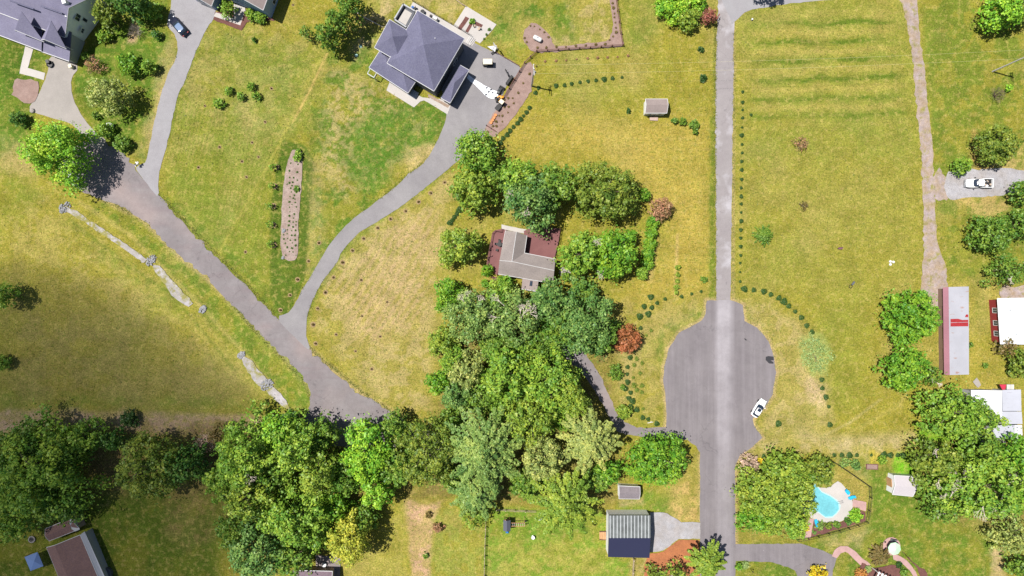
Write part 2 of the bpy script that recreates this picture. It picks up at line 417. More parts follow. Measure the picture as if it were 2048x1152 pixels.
def build_ground():
    xs = np.concatenate([[-900, -500, -260, -170, -140], np.arange(-124, 124.01, 0.3), [140, 170, 260, 500, 900]])
    ys = np.concatenate([[-900, -500, -220, -130, -90], np.arange(-72, 72.01, 0.3), [90, 130, 220, 500, 900]])
    X, Y = np.meshgrid(xs, ys)
    px = X * S + 1024; py = 576 - Y * S
    col = np.empty(X.shape + (3,)); col[:] = GY
    # gentle overall drift between yellower and greener grass
    g = vnoise(px + 3000, py + 3000, 130, 3)[..., None]
    col = col * (1 - np.clip((g - .5) * 2.2, 0, 1) * .5) + np.array(GV) * np.clip((g - .5) * 2.2, 0, 1) * .5
    g = vnoise(px + 900, py + 4000, 90, 5)[..., None]
    col = col * (1 - np.clip((g - .55) * 3, 0, 1) * .35) + np.array(GT) * np.clip((g - .55) * 3, 0, 1) * .35
    wob = (vnoise(px + 500, py + 500, 24, 8) - .5) * 22
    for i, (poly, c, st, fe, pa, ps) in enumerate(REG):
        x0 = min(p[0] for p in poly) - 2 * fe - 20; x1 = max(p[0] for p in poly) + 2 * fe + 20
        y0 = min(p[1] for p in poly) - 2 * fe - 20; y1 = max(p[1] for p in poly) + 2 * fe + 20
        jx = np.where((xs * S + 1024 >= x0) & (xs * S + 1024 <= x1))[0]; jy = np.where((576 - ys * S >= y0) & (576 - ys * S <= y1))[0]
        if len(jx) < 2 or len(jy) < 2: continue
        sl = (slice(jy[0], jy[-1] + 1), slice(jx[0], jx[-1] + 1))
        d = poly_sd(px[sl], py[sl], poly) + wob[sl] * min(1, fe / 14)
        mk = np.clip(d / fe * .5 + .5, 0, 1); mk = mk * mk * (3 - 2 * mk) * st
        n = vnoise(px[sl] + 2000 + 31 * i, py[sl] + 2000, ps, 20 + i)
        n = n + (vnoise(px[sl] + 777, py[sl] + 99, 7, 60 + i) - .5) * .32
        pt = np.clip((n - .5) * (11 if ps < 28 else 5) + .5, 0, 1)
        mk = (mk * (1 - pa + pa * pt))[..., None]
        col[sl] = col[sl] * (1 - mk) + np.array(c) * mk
    # mowing: faint straw bands in the big right-hand field, rows in the left field
    fld = np.clip(poly_sd(px, py, [(1488, 40), (1640, 5), (1790, 10), (1832, 255), (1490, 262)]) / 30, 0, 1)
    band = np.sin((py + (px - 1660) * .035 + (vnoise(px + 100, py + 100, 60, 77) - .5) * 16) * 2 * PI / 37)
    brk = np.clip((vnoise(px * .35 + 700, py * 2.2 + 700, 22, 78) - .40) * 6, 0, 1)
    k = (np.clip((band - .45) * 2.2, 0, 1) * fld * (.35 + .65 * brk))[..., None] * .9
    col = col * (1 - k) + np.array((0.075, .12, .012)) * k
    k = (np.clip(-band - .1, 0, 1) * fld)[..., None] * .5
    col = col * (1 - k) + np.array((0.33, .26, .07)) * k
    fl = np.clip(poly_sd(px, py, [(330, 220), (375, 180), (540, 260), (555, 300), (535, 560), (430, 480), (325, 380)]) / 25, 0, 1)
    k = ((np.sin((px + py * .22) * 2 * PI / 8) * .5 + .5) * fl)[..., None] * .6
    col = col * (1 - k) + np.array((.12, .155, .02)) * k
    fl = np.clip(poly_sd(px, py, [(640, 560), (800, 430), (890, 400), (860, 640), (720, 700)]) / 25, 0, 1)
    k = ((np.sin((px * .83 + py * .55 + (vnoise(px + 50, py + 90, 40, 9) - .5) * 14) * 2 * PI / 15) * .5 + .5) * fl)[..., None] * .6
    col = col * (1 - k) + np.array((.36, .25, .14)) * k
    fl = np.clip(poly_sd(px, py, [(1070, 240), (1420, 240), (1425, 560), (1300, 420), (1200, 310), (1060, 310)]) / 30, 0, 1)
    k = ((np.sin((py + px * .03) * 2 * PI / 13) * .25 + np.sin(px * 2 * PI / 17) * .25 + .5) * fl)[..., None] * .28
    col = col * (1 - k) + np.array((.36, .275, .075)) * k
    # wheel tracks across the left meadow
    def line(pts, w, c, st):
        nonlocal col
        for (ax, ay), (bx, by) in zip(pts[:-1], pts[1:]):
            ex, ey = bx - ax, by - ay; t = np.clip(((px - ax) * ex + (py - ay) * ey) / (ex * ex + ey * ey), 0, 1)
            dd = np.hypot(px - ax - t * ex, py - ay - t * ey) + wob * .12
            k = (np.clip(1 - np.abs(dd) / w, 0, 1) * st)[..., None]
            col = col * (1 - k) + np.array(c) * k
    for pts, w, cc, st in ROAD_EDGES: line(pts, w, cc, st)
    line([(655, 105), (620, 180), (585, 245)], 4, (.42, .29, .10), .8)
    line([(648, 105), (610, 175), (577, 250), (560, 285), (505, 385), (455, 470), (440, 505)], 6, (.27, .24, .05), .6)
    line([(556, 285), (500, 385), (448, 480)], 3, (.10, .14, .02), .5)
    line([(566, 280), (541, 330), (541, 600)], 3, (.07, .11, .015), .35)
    line([(1355, 470), (1350, 590)], 5, (.40, .28, .12), .6)
    line([(1310, 480), (1300, 560)], 10, (.40, .28, .12), .45)
    line([(1825, 690), (1860, 700), (1800, 810), (1690, 870)], 7, (.36, .29, .09), .35)
    line([(1760, 800), (1700, 845), (1650, 870)], 5, (.36, .30, .14), .45)
    line([(140, 440), (255, 530), (345, 590), (395, 650), (470, 740)], 6, (.07, .11, .015), .5)
    line([(160, 405), (260, 470), (330, 540), (400, 610), (500, 720), (560, 790)], 7, (.36, .28, .10), .45)
    ny, nx = X.shape
    co = np.stack([X, Y, np.zeros_like(X)], -1).reshape(-1, 3)
    idx = np.arange(ny * nx).reshape(ny, nx)
    q = np.stack([idx[:-1, :-1], idx[:-1, 1:], idx[1:, 1:], idx[1:, :-1]], -1).reshape(-1, 4)
    me = fast_mesh('ground', co, q)
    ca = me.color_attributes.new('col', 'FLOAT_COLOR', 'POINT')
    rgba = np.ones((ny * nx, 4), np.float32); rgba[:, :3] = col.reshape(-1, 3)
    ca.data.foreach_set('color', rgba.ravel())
    m = bpy.data.materials.new('grassland'); m.use_nodes = True
    nt = m.node_tree; p = nt.nodes['Principled BSDF']
    tc = N(nt, 'ShaderNodeTexCoord').outputs['Object']
    a = N(nt, 'ShaderNodeAttribute', attribute_name='col').outputs['Color']
    n1 = noise_node(nt, tc, 0.9, 5, 0.65); n2 = noise_node(nt, tc, 3.2, 4, 0.7); n3 = noise_node(nt, tc, 0.28, 4, 0.6)
    g1 = mixc(nt, ramp(nt, n1, 0.50, 0.68, 0, 0.62), a, (0.34, 0.27, 0.085))      # straw flecks
    g2 = mixc(nt, ramp(nt, noise_node(nt, tc, 1.5, 4, .7), 0.50, 0.66, 0, 0.62), g1, (0.09, 0.13, 0.014)) # darker weeds
    f = math_n(nt, 'MULTIPLY', ramp(nt, n2, 0.3, 0.7, 0.52, 1.50), ramp(nt, n3, 0.3, 0.7, 0.82, 1.18))
    nt.links.new(scale_c(nt, g2, f), p.inputs['Base Color'])
    p.inputs['Roughness'].default_value = 1.0; p.inputs['Specular IOR Level'].default_value = 0.05
    b = N(nt, 'ShaderNodeBump'); b.inputs['Strength'].default_value = 0.9; b.inputs['Distance'].default_value = 0.16
    nt.links.new(noise_node(nt, tc, 2.4, 5, 0.75), b.inputs['Height']); nt.links.new(b.outputs['Normal'], p.inputs['Normal'])
    me.materials.append(m)
    o = bpy.data.objects.new('ground', me); C.objects.link(o); tag(o, kind='structure')
    o['label'] = 'mown yellow green grassland with straw and lush patches'
    return o

def fast_mesh(name, co, quads, rnd=None):
    me = bpy.data.meshes.new(name)
    co = np.ascontiguousarray(co, np.float32); quads = np.ascontiguousarray(quads, np.int32)
    nf, k = quads.shape
    me.vertices.add(len(co)); me.vertices.foreach_set('co', co.ravel())
    me.loops.add(nf * k); me.loops.foreach_set('vertex_index', quads.ravel())
    me.polygons.add(nf); me.polygons.foreach_set('loop_start', np.arange(0, nf * k, k, dtype=np.int32))
    me.update(calc_edges=True)
    if rnd is not None:
        at = me.attributes.new('rnd', 'FLOAT', 'FACE'); at.data.foreach_set('value', np.ascontiguousarray(rnd, np.float32))
    return me
build_ground()

# ---------------------------------------------------------------- roads, paths, beds (flat sheets, each a little above the one below)
def smooth_poly(pts, step=0.8, jit=0.1, seed=0, corners=False):
    """Catmull-Rom through the outline (pixels), with a slightly ragged edge"""
    r = random.Random(seed); P = [W(x, y).xy for x, y in pts]; n = len(P); out = []
    for i in range(n):
        p0, p1, p2, p3 = P[i - 1], P[i], P[(i + 1) % n], P[(i + 2) % n]
        k = max(1, int((p2 - p1).length / step))
        for j in range(k):
            t = j / k
            if corners: q = p1.lerp(p2, t)
            else: q = 0.5 * ((2 * p1) + (p2 - p0) * t + (2 * p0 - 5 * p1 + 4 * p2 - p3) * t * t + (3 * p1 - p0 - 3 * p2 + p3) * t ** 3)
            nn = (p2 - p1).normalized() if (p2 - p1).length > 0 else Vector((1, 0))
            d = r.gauss(0, jit)
            out.append((q.x - nn.y * d, q.y + nn.x * d))
    return out
LEVEL = [0.012]
def sheet(name, pts, m, jit=0.1, corners=False, label=None, kind='structure', step=0.8, world_pts=None):
    z = LEVEL[0]; LEVEL[0] += 0.004
    pl = world_pts or smooth_poly(pts, step, jit, len(pts) + int(pts[0][0]), corners)
    a = sum(pl[i][0] * pl[(i + 1) % len(pl)][1] - pl[(i + 1) % len(pl)][0] * pl[i][1] for i in range(len(pl)))
    if a < 0: pl = pl[::-1]
    me = bpy.data.meshes.new(name)
    me.from_pydata([(x, y, z) for x, y in pl], [], [tuple(range(len(pl)))])
    me.materials.append(m); me.update()
    o = bpy.data.objects.new(name, me); C.objects.link(o); tag(o, kind=kind)
    if label: o['label'] = label
    return o

def cracks(nt, tc, base, amt=.4, sc=.11, w=.012):
    d = N(nt, 'ShaderNodeTexNoise'); d.inputs['Scale'].default_value = .5; d.inputs['Detail'].default_value = 4; nt.links.new(tc, d.inputs['Vector'])
    ad = N(nt, 'ShaderNodeVectorMath', operation='MULTIPLY_ADD'); nt.links.new(d.outputs['Color'], ad.inputs[0]); ad.inputs[1].default_value = (4, 4, 0); nt.links.new(tc, ad.inputs[2])
    v = N(nt, 'ShaderNodeTexVoronoi', feature='DISTANCE_TO_EDGE'); v.inputs['Scale'].default_value = sc; nt.links.new(ad.outputs[0], v.inputs['Vector'])
    k = ramp(nt, v.outputs['Distance'], 0, w, amt, 0)
    k = math_n(nt, 'MULTIPLY', k, ramp(nt, noise_node(nt, tc, .12, 3), .42, .6))
    b = mixc(nt, k, base, (.06, .055, .06))
    s_ = ramp(nt, noise_node(nt, tc, .55, 3, .6), .66, .74, 0, .45)          # oil stains and patches
    b = mixc(nt, s_, b, (.11, .10, .11))
    s2 = ramp(nt, noise_node(nt, tc, .9, 3, .6), .70, .76, 0, .5)
    return mixc(nt, s2, b, (.36, .33, .35))
def lane_extra(nt, tc, base):
    base = cracks(nt, tc, base)
    mp = N(nt, 'ShaderNodeMapping'); mp.inputs['Scale'].default_value = (.9, .04, 1); nt.links.new(tc, mp.inputs['Vector'])
    base = mixc(nt, ramp(nt, noise_node(nt, mp.outputs[0], 1.0, 4, .6), .42, .66, 0, .35), base, (.235, .213, .226))
    sx = N(nt, 'ShaderNodeSeparateXYZ'); nt.links.new(tc, sx.inputs[0])
    # the old lane and the worn middle of the road: paler band
    x0, x1 = (1433 - 1024) / S, (1462 - 1024) / S
    a = ramp(nt, sx.outputs['X'], x0 - .6, x0 + .5); b = ramp(nt, sx.outputs['X'], x1 + .9, x1 - .6)
    k = math_n(nt, 'MULTIPLY', math_n(nt, 'MULTIPLY', math_n(nt, 'MULTIPLY', a, b), ramp(nt, sx.outputs['Y'], -45, -5, .35, 1.0)), ramp(nt, noise_node(nt, tc, .25, 4), .35, .6, .45, .75))
    return mixc(nt, k, base, (0.33, 0.31, 0.33))
M_road = ground_like('asphalt_smooth', ((0.148, 0.133, 0.140), (0.165, 0.149, 0.155)), (0.12, 0.8, 9), (0.05, 0.05, 0.12), extra=lane_extra)
def white_patch(nt, tc, base):
    base = cracks(nt, tc, base, .3, .2)
    k = ramp(nt, noise_node(nt, tc, 0.13, 4, .6), 0.50, 0.62, 0, 0.75)
    return mixc(nt, k, base, (0.36, 0.345, 0.365))
M_lane = ground_like('asphalt_bleached', ((0.222, 0.200, 0.203), (0.239, 0.218, 0.219)), (0.12, 0.8, 9), (0.05, 0.05, 0.12), extra=white_patch)
def old_extra(nt, tc, base):
    base = cracks(nt, tc, base, .5, .16, .014)
    mp = N(nt, 'ShaderNodeMapping'); mp.inputs['Rotation'].default_value = (0, 0, math.radians(49)); mp.inputs['Scale'].default_value = (.07, .5, 1)
    nt.links.new(tc, mp.inputs['Vector'])
    k = ramp(nt, noise_node(nt, mp.outputs[0], 1.0, 4, .6), 0.48, 0.66, 0, 0.6)
    b = mixc(nt, k, base, (0.17, 0.14, 0.145))
    k2 = ramp(nt, noise_node(nt, tc, 0.05, 3, .5), 0.5, 0.62, 0, 0.5)
    return mixc(nt, k2, b, (0.30, 0.235, 0.22))
M_old = ground_like('asphalt_old', ((0.168, 0.149, 0.152), (0.190, 0.172, 0.175)), (0.15, 1.1, 8), (0.07, 0.06, 0.09), extra=old_extra)
M_drive = ground_like('driveway_asphalt', ((0.240, 0.230, 0.242), (0.254, 0.247, 0.259)), (0.1, 0.7, 9), (0.05, 0.05, 0.12))
M_drive2 = ground_like('driveway_newer', ((0.193, 0.182, 0.189), (0.218, 0.207, 0.211)), (0.1, 0.7, 9), (0.06, 0.06, 0.12))
M_conc = ground_like('concrete', ((0.284, 0.259, 0.240), (0.263, 0.242, 0.224)), (0.1, 0.6, 9), (0.04, 0.05, 0.10))
M_white_conc = ground_like('pale_concrete', ((0.410, 0.383, 0.359), (0.371, 0.350, 0.331)), (0.1, 0.6, 9), (0.03, 0.04, 0.08))
def grass_in(lo, hi, sc=.5):
    def f(nt, tc, base):
        return mixc(nt, ramp(nt, noise_node(nt, tc, sc, 5, .7), lo, hi, 0, .9), base, (.20, .185, .04))
    return f
M_gravel = ground_like('gravel', ((0.295, 0.242, 0.234), (0.271, 0.205, 0.143)), (0.3, 1.6, 7), (0.12, 0.16, 0.28), extra=grass_in(.52, .66))
M_pgravel = ground_like('pale_gravel', ((0.291, 0.284, 0.299), (0.265, 0.245, 0.240)), (0.2, 1.2, 8), (0.08, 0.12, 0.32))
M_swale = ground_like('swale_gravel', ((0.33, 0.31, 0.325), (0.27, 0.25, 0.23)), (0.2, 1.2, 8), (0.08, 0.14, 0.3), extra=grass_in(.47, .58, .35))
M_mulch_p = ground_like('pink_mulch', ((0.252, 0.176, 0.153), (0.222, 0.150, 0.128)), (0.3, 1.5, 9), (0.06, 0.1, 0.3))
M_mulch_r = ground_like('red_mulch', ((0.128, 0.058, 0.049), (0.110, 0.049, 0.043)), (0.3, 1.5, 9), (0.08, 0.12, 0.3))
M_mulch_o = ground_like('orange_mulch', ((0.323, 0.123, 0.051), (0.278, 0.106, 0.047)), (0.3, 1.5, 9), (0.08, 0.12, 0.35))
M_bed = ground_like('planted_soil', ((0.273, 0.208, 0.163), (0.234, 0.172, 0.130)), (0.3, 1.5, 9), (0.08, 0.1, 0.3))
M_bedmulch = ground_like('pale_bark_mulch', ((0.238, 0.176, 0.148), (0.279, 0.217, 0.189)), (0.3, 1.5, 7), (0.08, 0.14, 0.35))
def brick_mat(name, c1, c2, sc=3.5):
    m = bpy.data.materials.new(name); m.use_nodes = True; nt = m.node_tree; p = nt.nodes['Principled BSDF']
    tc = N(nt, 'ShaderNodeTexCoord').outputs['Object']
    b = N(nt, 'ShaderNodeTexBrick'); b.inputs['Scale'].default_value = sc
    b.inputs['Color1'].default_value = (*c1, 1); b.inputs['Color2'].default_value = (*c2, 1); b.inputs['Mortar'].default_value = (*[x * .75 for x in c1], 1)
    b.inputs['Mortar Size'].default_value = 0.015
    nt.links.new(tc, b.inputs['Vector'])
    nt.links.new(scale_c(nt, b.outputs['Color'], ramp(nt, noise_node(nt, tc, 0.8, 4), .3, .7, .9, 1.1)), p.inputs['Base Color'])
    p.inputs['Roughness'].default_value = .85
    MATS[name] = m; return m
M_brick = brick_mat('brick_paving', (0.350, 0.220, 0.205), (0.42, 0.26, 0.24))

# right-hand cul-de-sac road with the narrow lane above it
sheet('driveway', [(1240,866),(1225,848),(1200,800),(1168,752),(1120,706),(1105,690),(1122,680),(1155,692),(1190,735),(1215,782),(1238,832),(1262,850),(1290,856),(1345,856),(1345,874),(1290,873)], M_old, .12, label='narrow shaded asphalt driveway winding under the trees')
sheet('road', [(1400,1240),(1400,905),(1392,892),(1375,880),(1330,871),(1333,850),(1332,800),(1326,760),(1328,735),(1337,698),(1358,666),(1383,652),(1404,641),(1411,628),(1414,602),(1432,600),(1461,600),(1468,602),(1486,610),(1489,642),(1514,655),(1537,682),(1547,710),(1552,745),(1545,790),(1530,815),(1505,838),(1508,850),(1525,876),(1505,893),(1480,912),(1470,932),(1471,1088),(1470,1240)], M_road, .05, corners=True, label='wide lilac grey asphalt cul-de-sac and its road')
sheet('lane', [(1437,-140),(1436,-10),(1434,60),(1431,150),(1431,300),(1432,450),(1432,600),(1461,600),(1463,450),(1465,300),(1467,150),(1468,45),(1470,-10),(1470,-140)], M_lane, .07, corners=True, label='narrow bleached asphalt lane running up from the cul-de-sac')
sheet('driveway', [(1464,50),(1469,44),(1484,30),(1500,20),(1560,10),(1640,1),(1760,-8),(1900,-30),(1900,-90),(1464,-90)], M_drive, .08, label='asphalt driveway joining the lane at the top edge')
sheet('path', [(1783,-30),(1800,2),(1808,20),(1815,60),(1823,110),(1829,160),(1833,220),(1841,290),(1844,350),(1846,430),(1847,500),(1842,570),(1842,620),(1888,620),(1893,540),(1880,500),(1872,460),(1870,400),(1868,350),(1863,280),(1856,210),(1848,130),(1838,60),(1836,10),(1825,-30)], M_gravel, .14, label='gravel track along the edge of the right field')
sheet('driveway', [(1871,345),(1888,342),(1893,400),(1871,396)], M_gravel, .3)
sheet('parking_area', [(1893,350),(1905,342),(1950,338),(2010,336),(2040,340),(2062,350),(2062,372),(2030,385),(1990,392),(1940,395),(1896,396)], M_pgravel, .12, label='pale cracked gravel parking pad under the pickup')
sheet('driveway', [(1468,1088),(1600,1087),(1640,1099),(1674,1114),(1666,1140),(1662,1200),(1612,1200),(1590,1140),(1545,1124),(1470,1122)], M_road, .05, corners=True, label='asphalt driveway turning off the road at lower right')
# left-hand roads
sheet('road', [(206,284),(262,322),(273,340),(318,392),(349,426),(376,458),(400,482),(428,512),(480,560),(517,599),(558,639),(616,697),(662,740),(722,789),(750,803),(800,835),(900,880),(900,930),(720,900),(600,880),(606,838),(619,810),(620,781),(605,753),(571,716),(532,680),(496,641),(454,599),(418,560),(400,541),(359,512),(320,473),(281,436),(229,408),(187,392),(156,376),(130,360),(118,330),(150,290)], M_old, .22, label='old patched asphalt road crossing the left half diagonally')
sheet('driveway', [(104,113),(155,131),(147,150),(143,165),(145,190),(155,215),(170,240),(190,263),(212,282),(193,299),(170,275),(140,247),(100,235),(60,219),(75,192),(88,165),(97,138)], M_conc, .04, label='concrete driveway of the grey house at upper left')
sheet('driveway', [(345,-60),(343,5),(336,39),(336,55),(349,68),(355,91),(352,117),(336,148),(323,187),(312,229),(299,292),(290,325),(272,335),(290,362),(316,393),(316,372),(318,350),(326,318),(336,281),(349,221),(357,187),(367,169),(385,122),(398,91),(415,55),(430,28),(440,-60)], M_drive, .06, label='lilac driveway curving up to the blue grey house')
sheet('driveway', [(558,640),(577,625),(592,604),(604,580),(626,545),(639,522),(662,486),(686,457),(709,436),(747,408),(794,371),(817,348),(841,332),(856,314),(867,296),(880,270),(893,232),(890,200),(880,150),(925,75),(948,86),(1039,133),(1015,168),(1000,205),(985,240),(973,262),(955,290),(930,310),(908,328),(882,350),(846,379),(809,408),(762,439),(726,460),(714,469),(686,501),(670,530),(647,560),(629,594),(618,620),(613,646),(613,672),(617,699)], M_drive2, .05, label='long curved asphalt driveway up to the large hip roofed house')
sheet('path', [(51,92),(67,97),(56,136),(91,146),(88,160),(39,147)], M_white_conc, .03, corners=True, label='L shaped concrete walk beside the upper left driveway')
# big house terraces and walks
sheet('terrace', [(826,4),(954,78),(944,92),(815,25)], M_white_conc, .0, corners=True)
sheet('patio', [(932,12),(993,49),(985,60),(960,87),(945,78),(906,53)], M_white_conc, .0, corners=True, label='white concrete patio behind the large house')
for q in ([(931,33),(939,37),(922,61),(915,57)], [(943,42),(948,45),(936,66),(930,63)], [(952,43),(966,50),(963,56),(949,50)]):
    sheet('planting_bed', q, M_mulch_r, .03, corners=True)
sheet('path', [(781,160),(845,195),(895,200),(902,209),(895,229),(856,205),(848,201),(841,203),(828,215),(773,181)], M_white_conc, .0, corners=True, label='white concrete walk in front of the large house')
sheet('mulch_bed', [(856,188),(900,211),(896,216),(856,194)], M_bed, .05, corners=True)
# ragged white streak laid as a sheet across the drive
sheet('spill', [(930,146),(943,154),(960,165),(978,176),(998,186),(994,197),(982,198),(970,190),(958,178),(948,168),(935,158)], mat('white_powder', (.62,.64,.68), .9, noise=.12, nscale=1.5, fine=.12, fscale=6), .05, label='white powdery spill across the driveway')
sheet('mulch_bed', [(1049,129),(1067,134),(1063,182),(1057,187),(1044,210),(1020,243),(989,274),(970,264),(974,250),(1007,194)], M_mulch_p, .1, label='long pink mulch bed beside the large driveway')
sheet('mulch_bed', [(1054,52),(1062,47),(1072,48),(1085,56),(1098,68),(1104,85),(1112,94),(1160,88),(1210,82),(1222,70),(1225,40),(1219,-10),(1218,-60),(1231,-60),(1232,0),(1241,68),(1245,92),(1180,97),(1073,105),(1055,92),(1046,78)], M_mulch_p, .1, label='pink mulch bed along the inside of the brown fence')
sheet('mulch_bed', [(585,300),(595,299),(605,304),(605,330),(601,390),(597,450),(596,505),(590,520),(578,522),(566,515),(562,490),(563,440),(566,380),(574,330)], M_bedmulch, .06, label='tongue shaped mulch bed with rows of small plants')
sheet('mulch_bed', [(430,24),(427,40),(484,62),(494,45),(530,42),(550,42),(545,35),(480,20)], M_mulch_r, .06, corners=True, label='dark red mulch bed round the blue grey house')
sheet('path', [(432,25),(428,33),(481,51),(491,22),(490,10),(468,8),(468,36)], M_white_conc, .0, corners=True, label='white concrete walk to the blue grey house door')
sheet('mulch_bed', [(30,160),(45,157),(78,163),(80,175),(70,205),(50,205),(28,190)], M_mulch_p, .2)
# ditch gravel at left
for q in ([(130,413),(150,420),(182,441),(240,480),(294,519),(289,525),(236,490),(177,450),(130,420)],
          [(308,528),(320,532),(345,560),(372,590),(386,606),(378,613),(355,600),(330,570),(310,542)],
          [(484,718),(498,716),(537,765),(524,776),(500,750)], [(540,772),(550,776),(572,800),(580,820),(568,815),(540,790),(533,780)]):
    sheet('gravel_swale', q, M_swale, .10)
# barn pad and beds
sheet('gravel_yard', [(1300,1024),(1335,1026),(1362,1043),(1400,1045),(1400,1077),(1357,1077),(1326,1102),(1300,1103)], M_pgravel, .08, corners=True, label='grey gravel yard between the metal barn and the road')
sheet('mulch_bed', [(1296,1108),(1326,1103),(1357,1079),(1398,1080),(1399,1200),(1290,1200),(1288,1130)], M_mulch_o, .06, corners=True, label='orange bark bed beside the barn yard')
# pool
sheet('pool_deck', [(1675,962),(1689,974),(1702,995),(1705,1013),(1697,1032),(1676,1044),(1647,1044),(1621,1035),(1604,1022),(1596,990),(1604,966),(1642,975),(1660,973)], M_white_conc, .0, label='pale curved concrete deck round the swimming pool')
M_water = mat('pool_water', (0.13, 0.38, 0.43), .12, spec=.4, noise=.16, nscale=.35, fine=.12, fscale=2.5, bump=.25)
sheet('pool_rim', [(1604,967),(1629,967),(1643,982),(1660,990),(1678,1004),(1679,1019),(1665,1034),(1650,1035),(1636,1025),(1620,1021),(1606,1012),(1600,990)], mat('tile_rim', (.33,.5,.52), .5), .0)
sheet('pool_water', [(1605,969),(1629,969),(1642,984),(1659,992),(1676,1006),(1677,1018),(1664,1032),(1650,1033),(1637,1023),(1621,1018),(1607,1010),(1602,990)], M_water, .0, label='turquoise pool water partly under the tree canopy')
sheet('path', [(1705,998),(1732,1004),(1731,1022),(1704,1013)], M_brick, .03, corners=True)
sheet('path', [(1617,1036),(1627,1038),(1621,1075),(1608,1077)], M_brick, .03, corners=True)
sheet('mulch_bed', [(1628,1038),(1648,1046),(1676,1047),(1697,1035),(1706,1016),(1730,1024),(1730,1041),(1713,1047),(1676,1058),(1622,1073)], M_mulch_r, .1, corners=True, label='planted bed along the lower edge of the pool deck')
sheet('path', [(1663,1112),(1668,1100),(1680,1092),(1694,1092),(1710,1102),(1725,1117),(1740,1128),(1735,1138),(1718,1128),(1702,1112),(1690,1103),(1680,1106),(1673,1116)], M_brick, .03, label='curving pink brick footpath from the lower right driveway')
circ = lambda x, y, r, n=28: [(x + r * math.cos(2 * PI * i / n), y + r * math.sin(2 * PI * i / n)) for i in range(n)]
sheet('patio', circ(1782,1092,18), M_brick, .0, label='round pink brick patio with parasol')
sheet('path', [(1784,1106),(1796,1110),(1812,1120),(1826,1136),(1834,1152),(1840,1200),(1826,1200),(1824,1150),(1812,1134),(1800,1124),(1786,1118)], M_brick, .03, label='pink brick footpath leaving the round patio')
sheet('mulch_bed', [(1803,1100),(1812,1110),(1830,1128),(1848,1138),(1856,1160),(1842,1160),(1834,1136),(1815,1116)], M_mulch_r, .1)
sheet('mulch_bed', [(1722,1126),(1738,1136),(1756,1134),(1790,1130),(1805,1150),(1800,1200),(1706,1200)], M_mulch_r, .1)
sheet('patio', [(632,1110),(682,1113),(680,1160),(632,1160)], M_old, .0, corners=True)
sheet('patio', [(1003,449),(1060,461),(1062,470),(1003,458)], M_white_conc, .02, corners=True, label='pale stone slabs above the grey roofed cottage')
sheet('path', [(1118,538),(1140,532),(1142,545),(1122,552)], M_conc, .05)
sheet('patio', [(1985,842),(1950,868),(1944,884),(2010,886),(2010,842)], M_conc, .05, corners=True)
sheet('patio', [(2005,572),(2060,574),(2060,598),(2003,596)], M_gravel, .2)
sheet('path', [(1944,763),(1952,755),(1961,770),(1955,775)], M_conc, .05)
sheet('tar_patch', [(1531,714),(1536,712),(1546,713),(1547,720),(1540,722),(1546,724),(1546,727),(1538,726),(1531,720)], mat('tar', (.03,.03,.035), .7), .06, label='dark tar patches at the right rim of the cul-de-sac')  # flat near-black patches on the asphalt
sheet('tar_patch', [(1487,677),(1490,677),(1493,680),(1491,681)], MATS['tar'], .02)
for (x, y) in ((973,176),(982,180),(977,184),(972,190),(985,186)):
    sheet('tar_patch', [(x-2,y-1),(x+2,y-2),(x+2,y),(x-1,y+2)], MATS['tar'], .05)

# ---------------------------------------------------------------- trees and shrubs
LM = {
 'lime':   leaf_mat('leaf_lime', (0.236, 0.455, 0.032)),
 'bright': leaf_mat('leaf_bright', (0.195, 0.335, 0.034)),
 'mid':    leaf_mat('leaf_mid', (0.135, 0.245, 0.028)),
 'dark':   leaf_mat('leaf_dark', (0.079, 0.184, 0.025)),
 'bluish': leaf_mat('leaf_bluish', (0.135, 0.255, 0.055)),
 'olive':  leaf_mat('leaf_olive', (0.175, 0.245, 0.030)),
 'green2': leaf_mat('leaf_fresh', (0.150, 0.315, 0.022)),
 'grey':   leaf_mat('leaf_grey', (0.20, 0.31, 0.070)),
 'pale':   leaf_mat('leaf_pale', (0.304, 0.362, 0.090)),
 'yolive': leaf_mat('leaf_yellow_olive', (0.215, 0.315, 0.035)),
 'yellow': leaf_mat('leaf_yellow', (0.42, 0.45, 0.05)),
 'gold':   leaf_mat('leaf_gold', (0.632, 0.483, 0.023)),
 'mint':   leaf_mat('leaf_mint', (0.27, 0.36, 0.11), var=.25),
 'red':    leaf_mat('leaf_red', (0.36, 0.135, 0.05), hue=.01),
 'maroon': leaf_mat('leaf_maroon', (0.290, 0.109, 0.072), hue=.02),
 'rust':   leaf_mat('leaf_rust', (0.377, 0.217, 0.109), hue=.03),
 'brown':  leaf_mat('leaf_brown', (0.189, 0.145, 0.043), hue=.03),
 'tuft':   leaf_mat('leaf_tuft', (0.040, 0.098, 0.018), trans=.15),
 'pink':   leaf_mat('leaf_pink', (0.483, 0.345, 0.253), hue=.02),
 'orange': leaf_mat('leaf_orange', (0.483, 0.230, 0.057), hue=.02),
}
M_bark = mat('bark', (0.16, 0.12, 0.09), .95, noise=.3, nscale=4)
M_dead = mat('pale_dead_wood', (0.50, 0.43, 0.37), .9, noise=.15, nscale=5)

def quads_from(pos, nrm, size, asp, r):
    n = len(pos)
    a = r.normal(size=(n, 3)); t = np.cross(nrm, a); t /= np.linalg.norm(t, axis=1, keepdims=True) + 1e-9
    b = np.cross(nrm, t)
    s = size[:, None]; t = t * s; b = b * s * asp
    # a leaf clump: pointed quad
    v = np.stack([pos - t, pos - b * .9 + t * .1, pos + t, pos + b * .9 + t * .1], 1).reshape(-1, 3)
    q = np.arange(4 * n).reshape(n, 4)
    return v, q

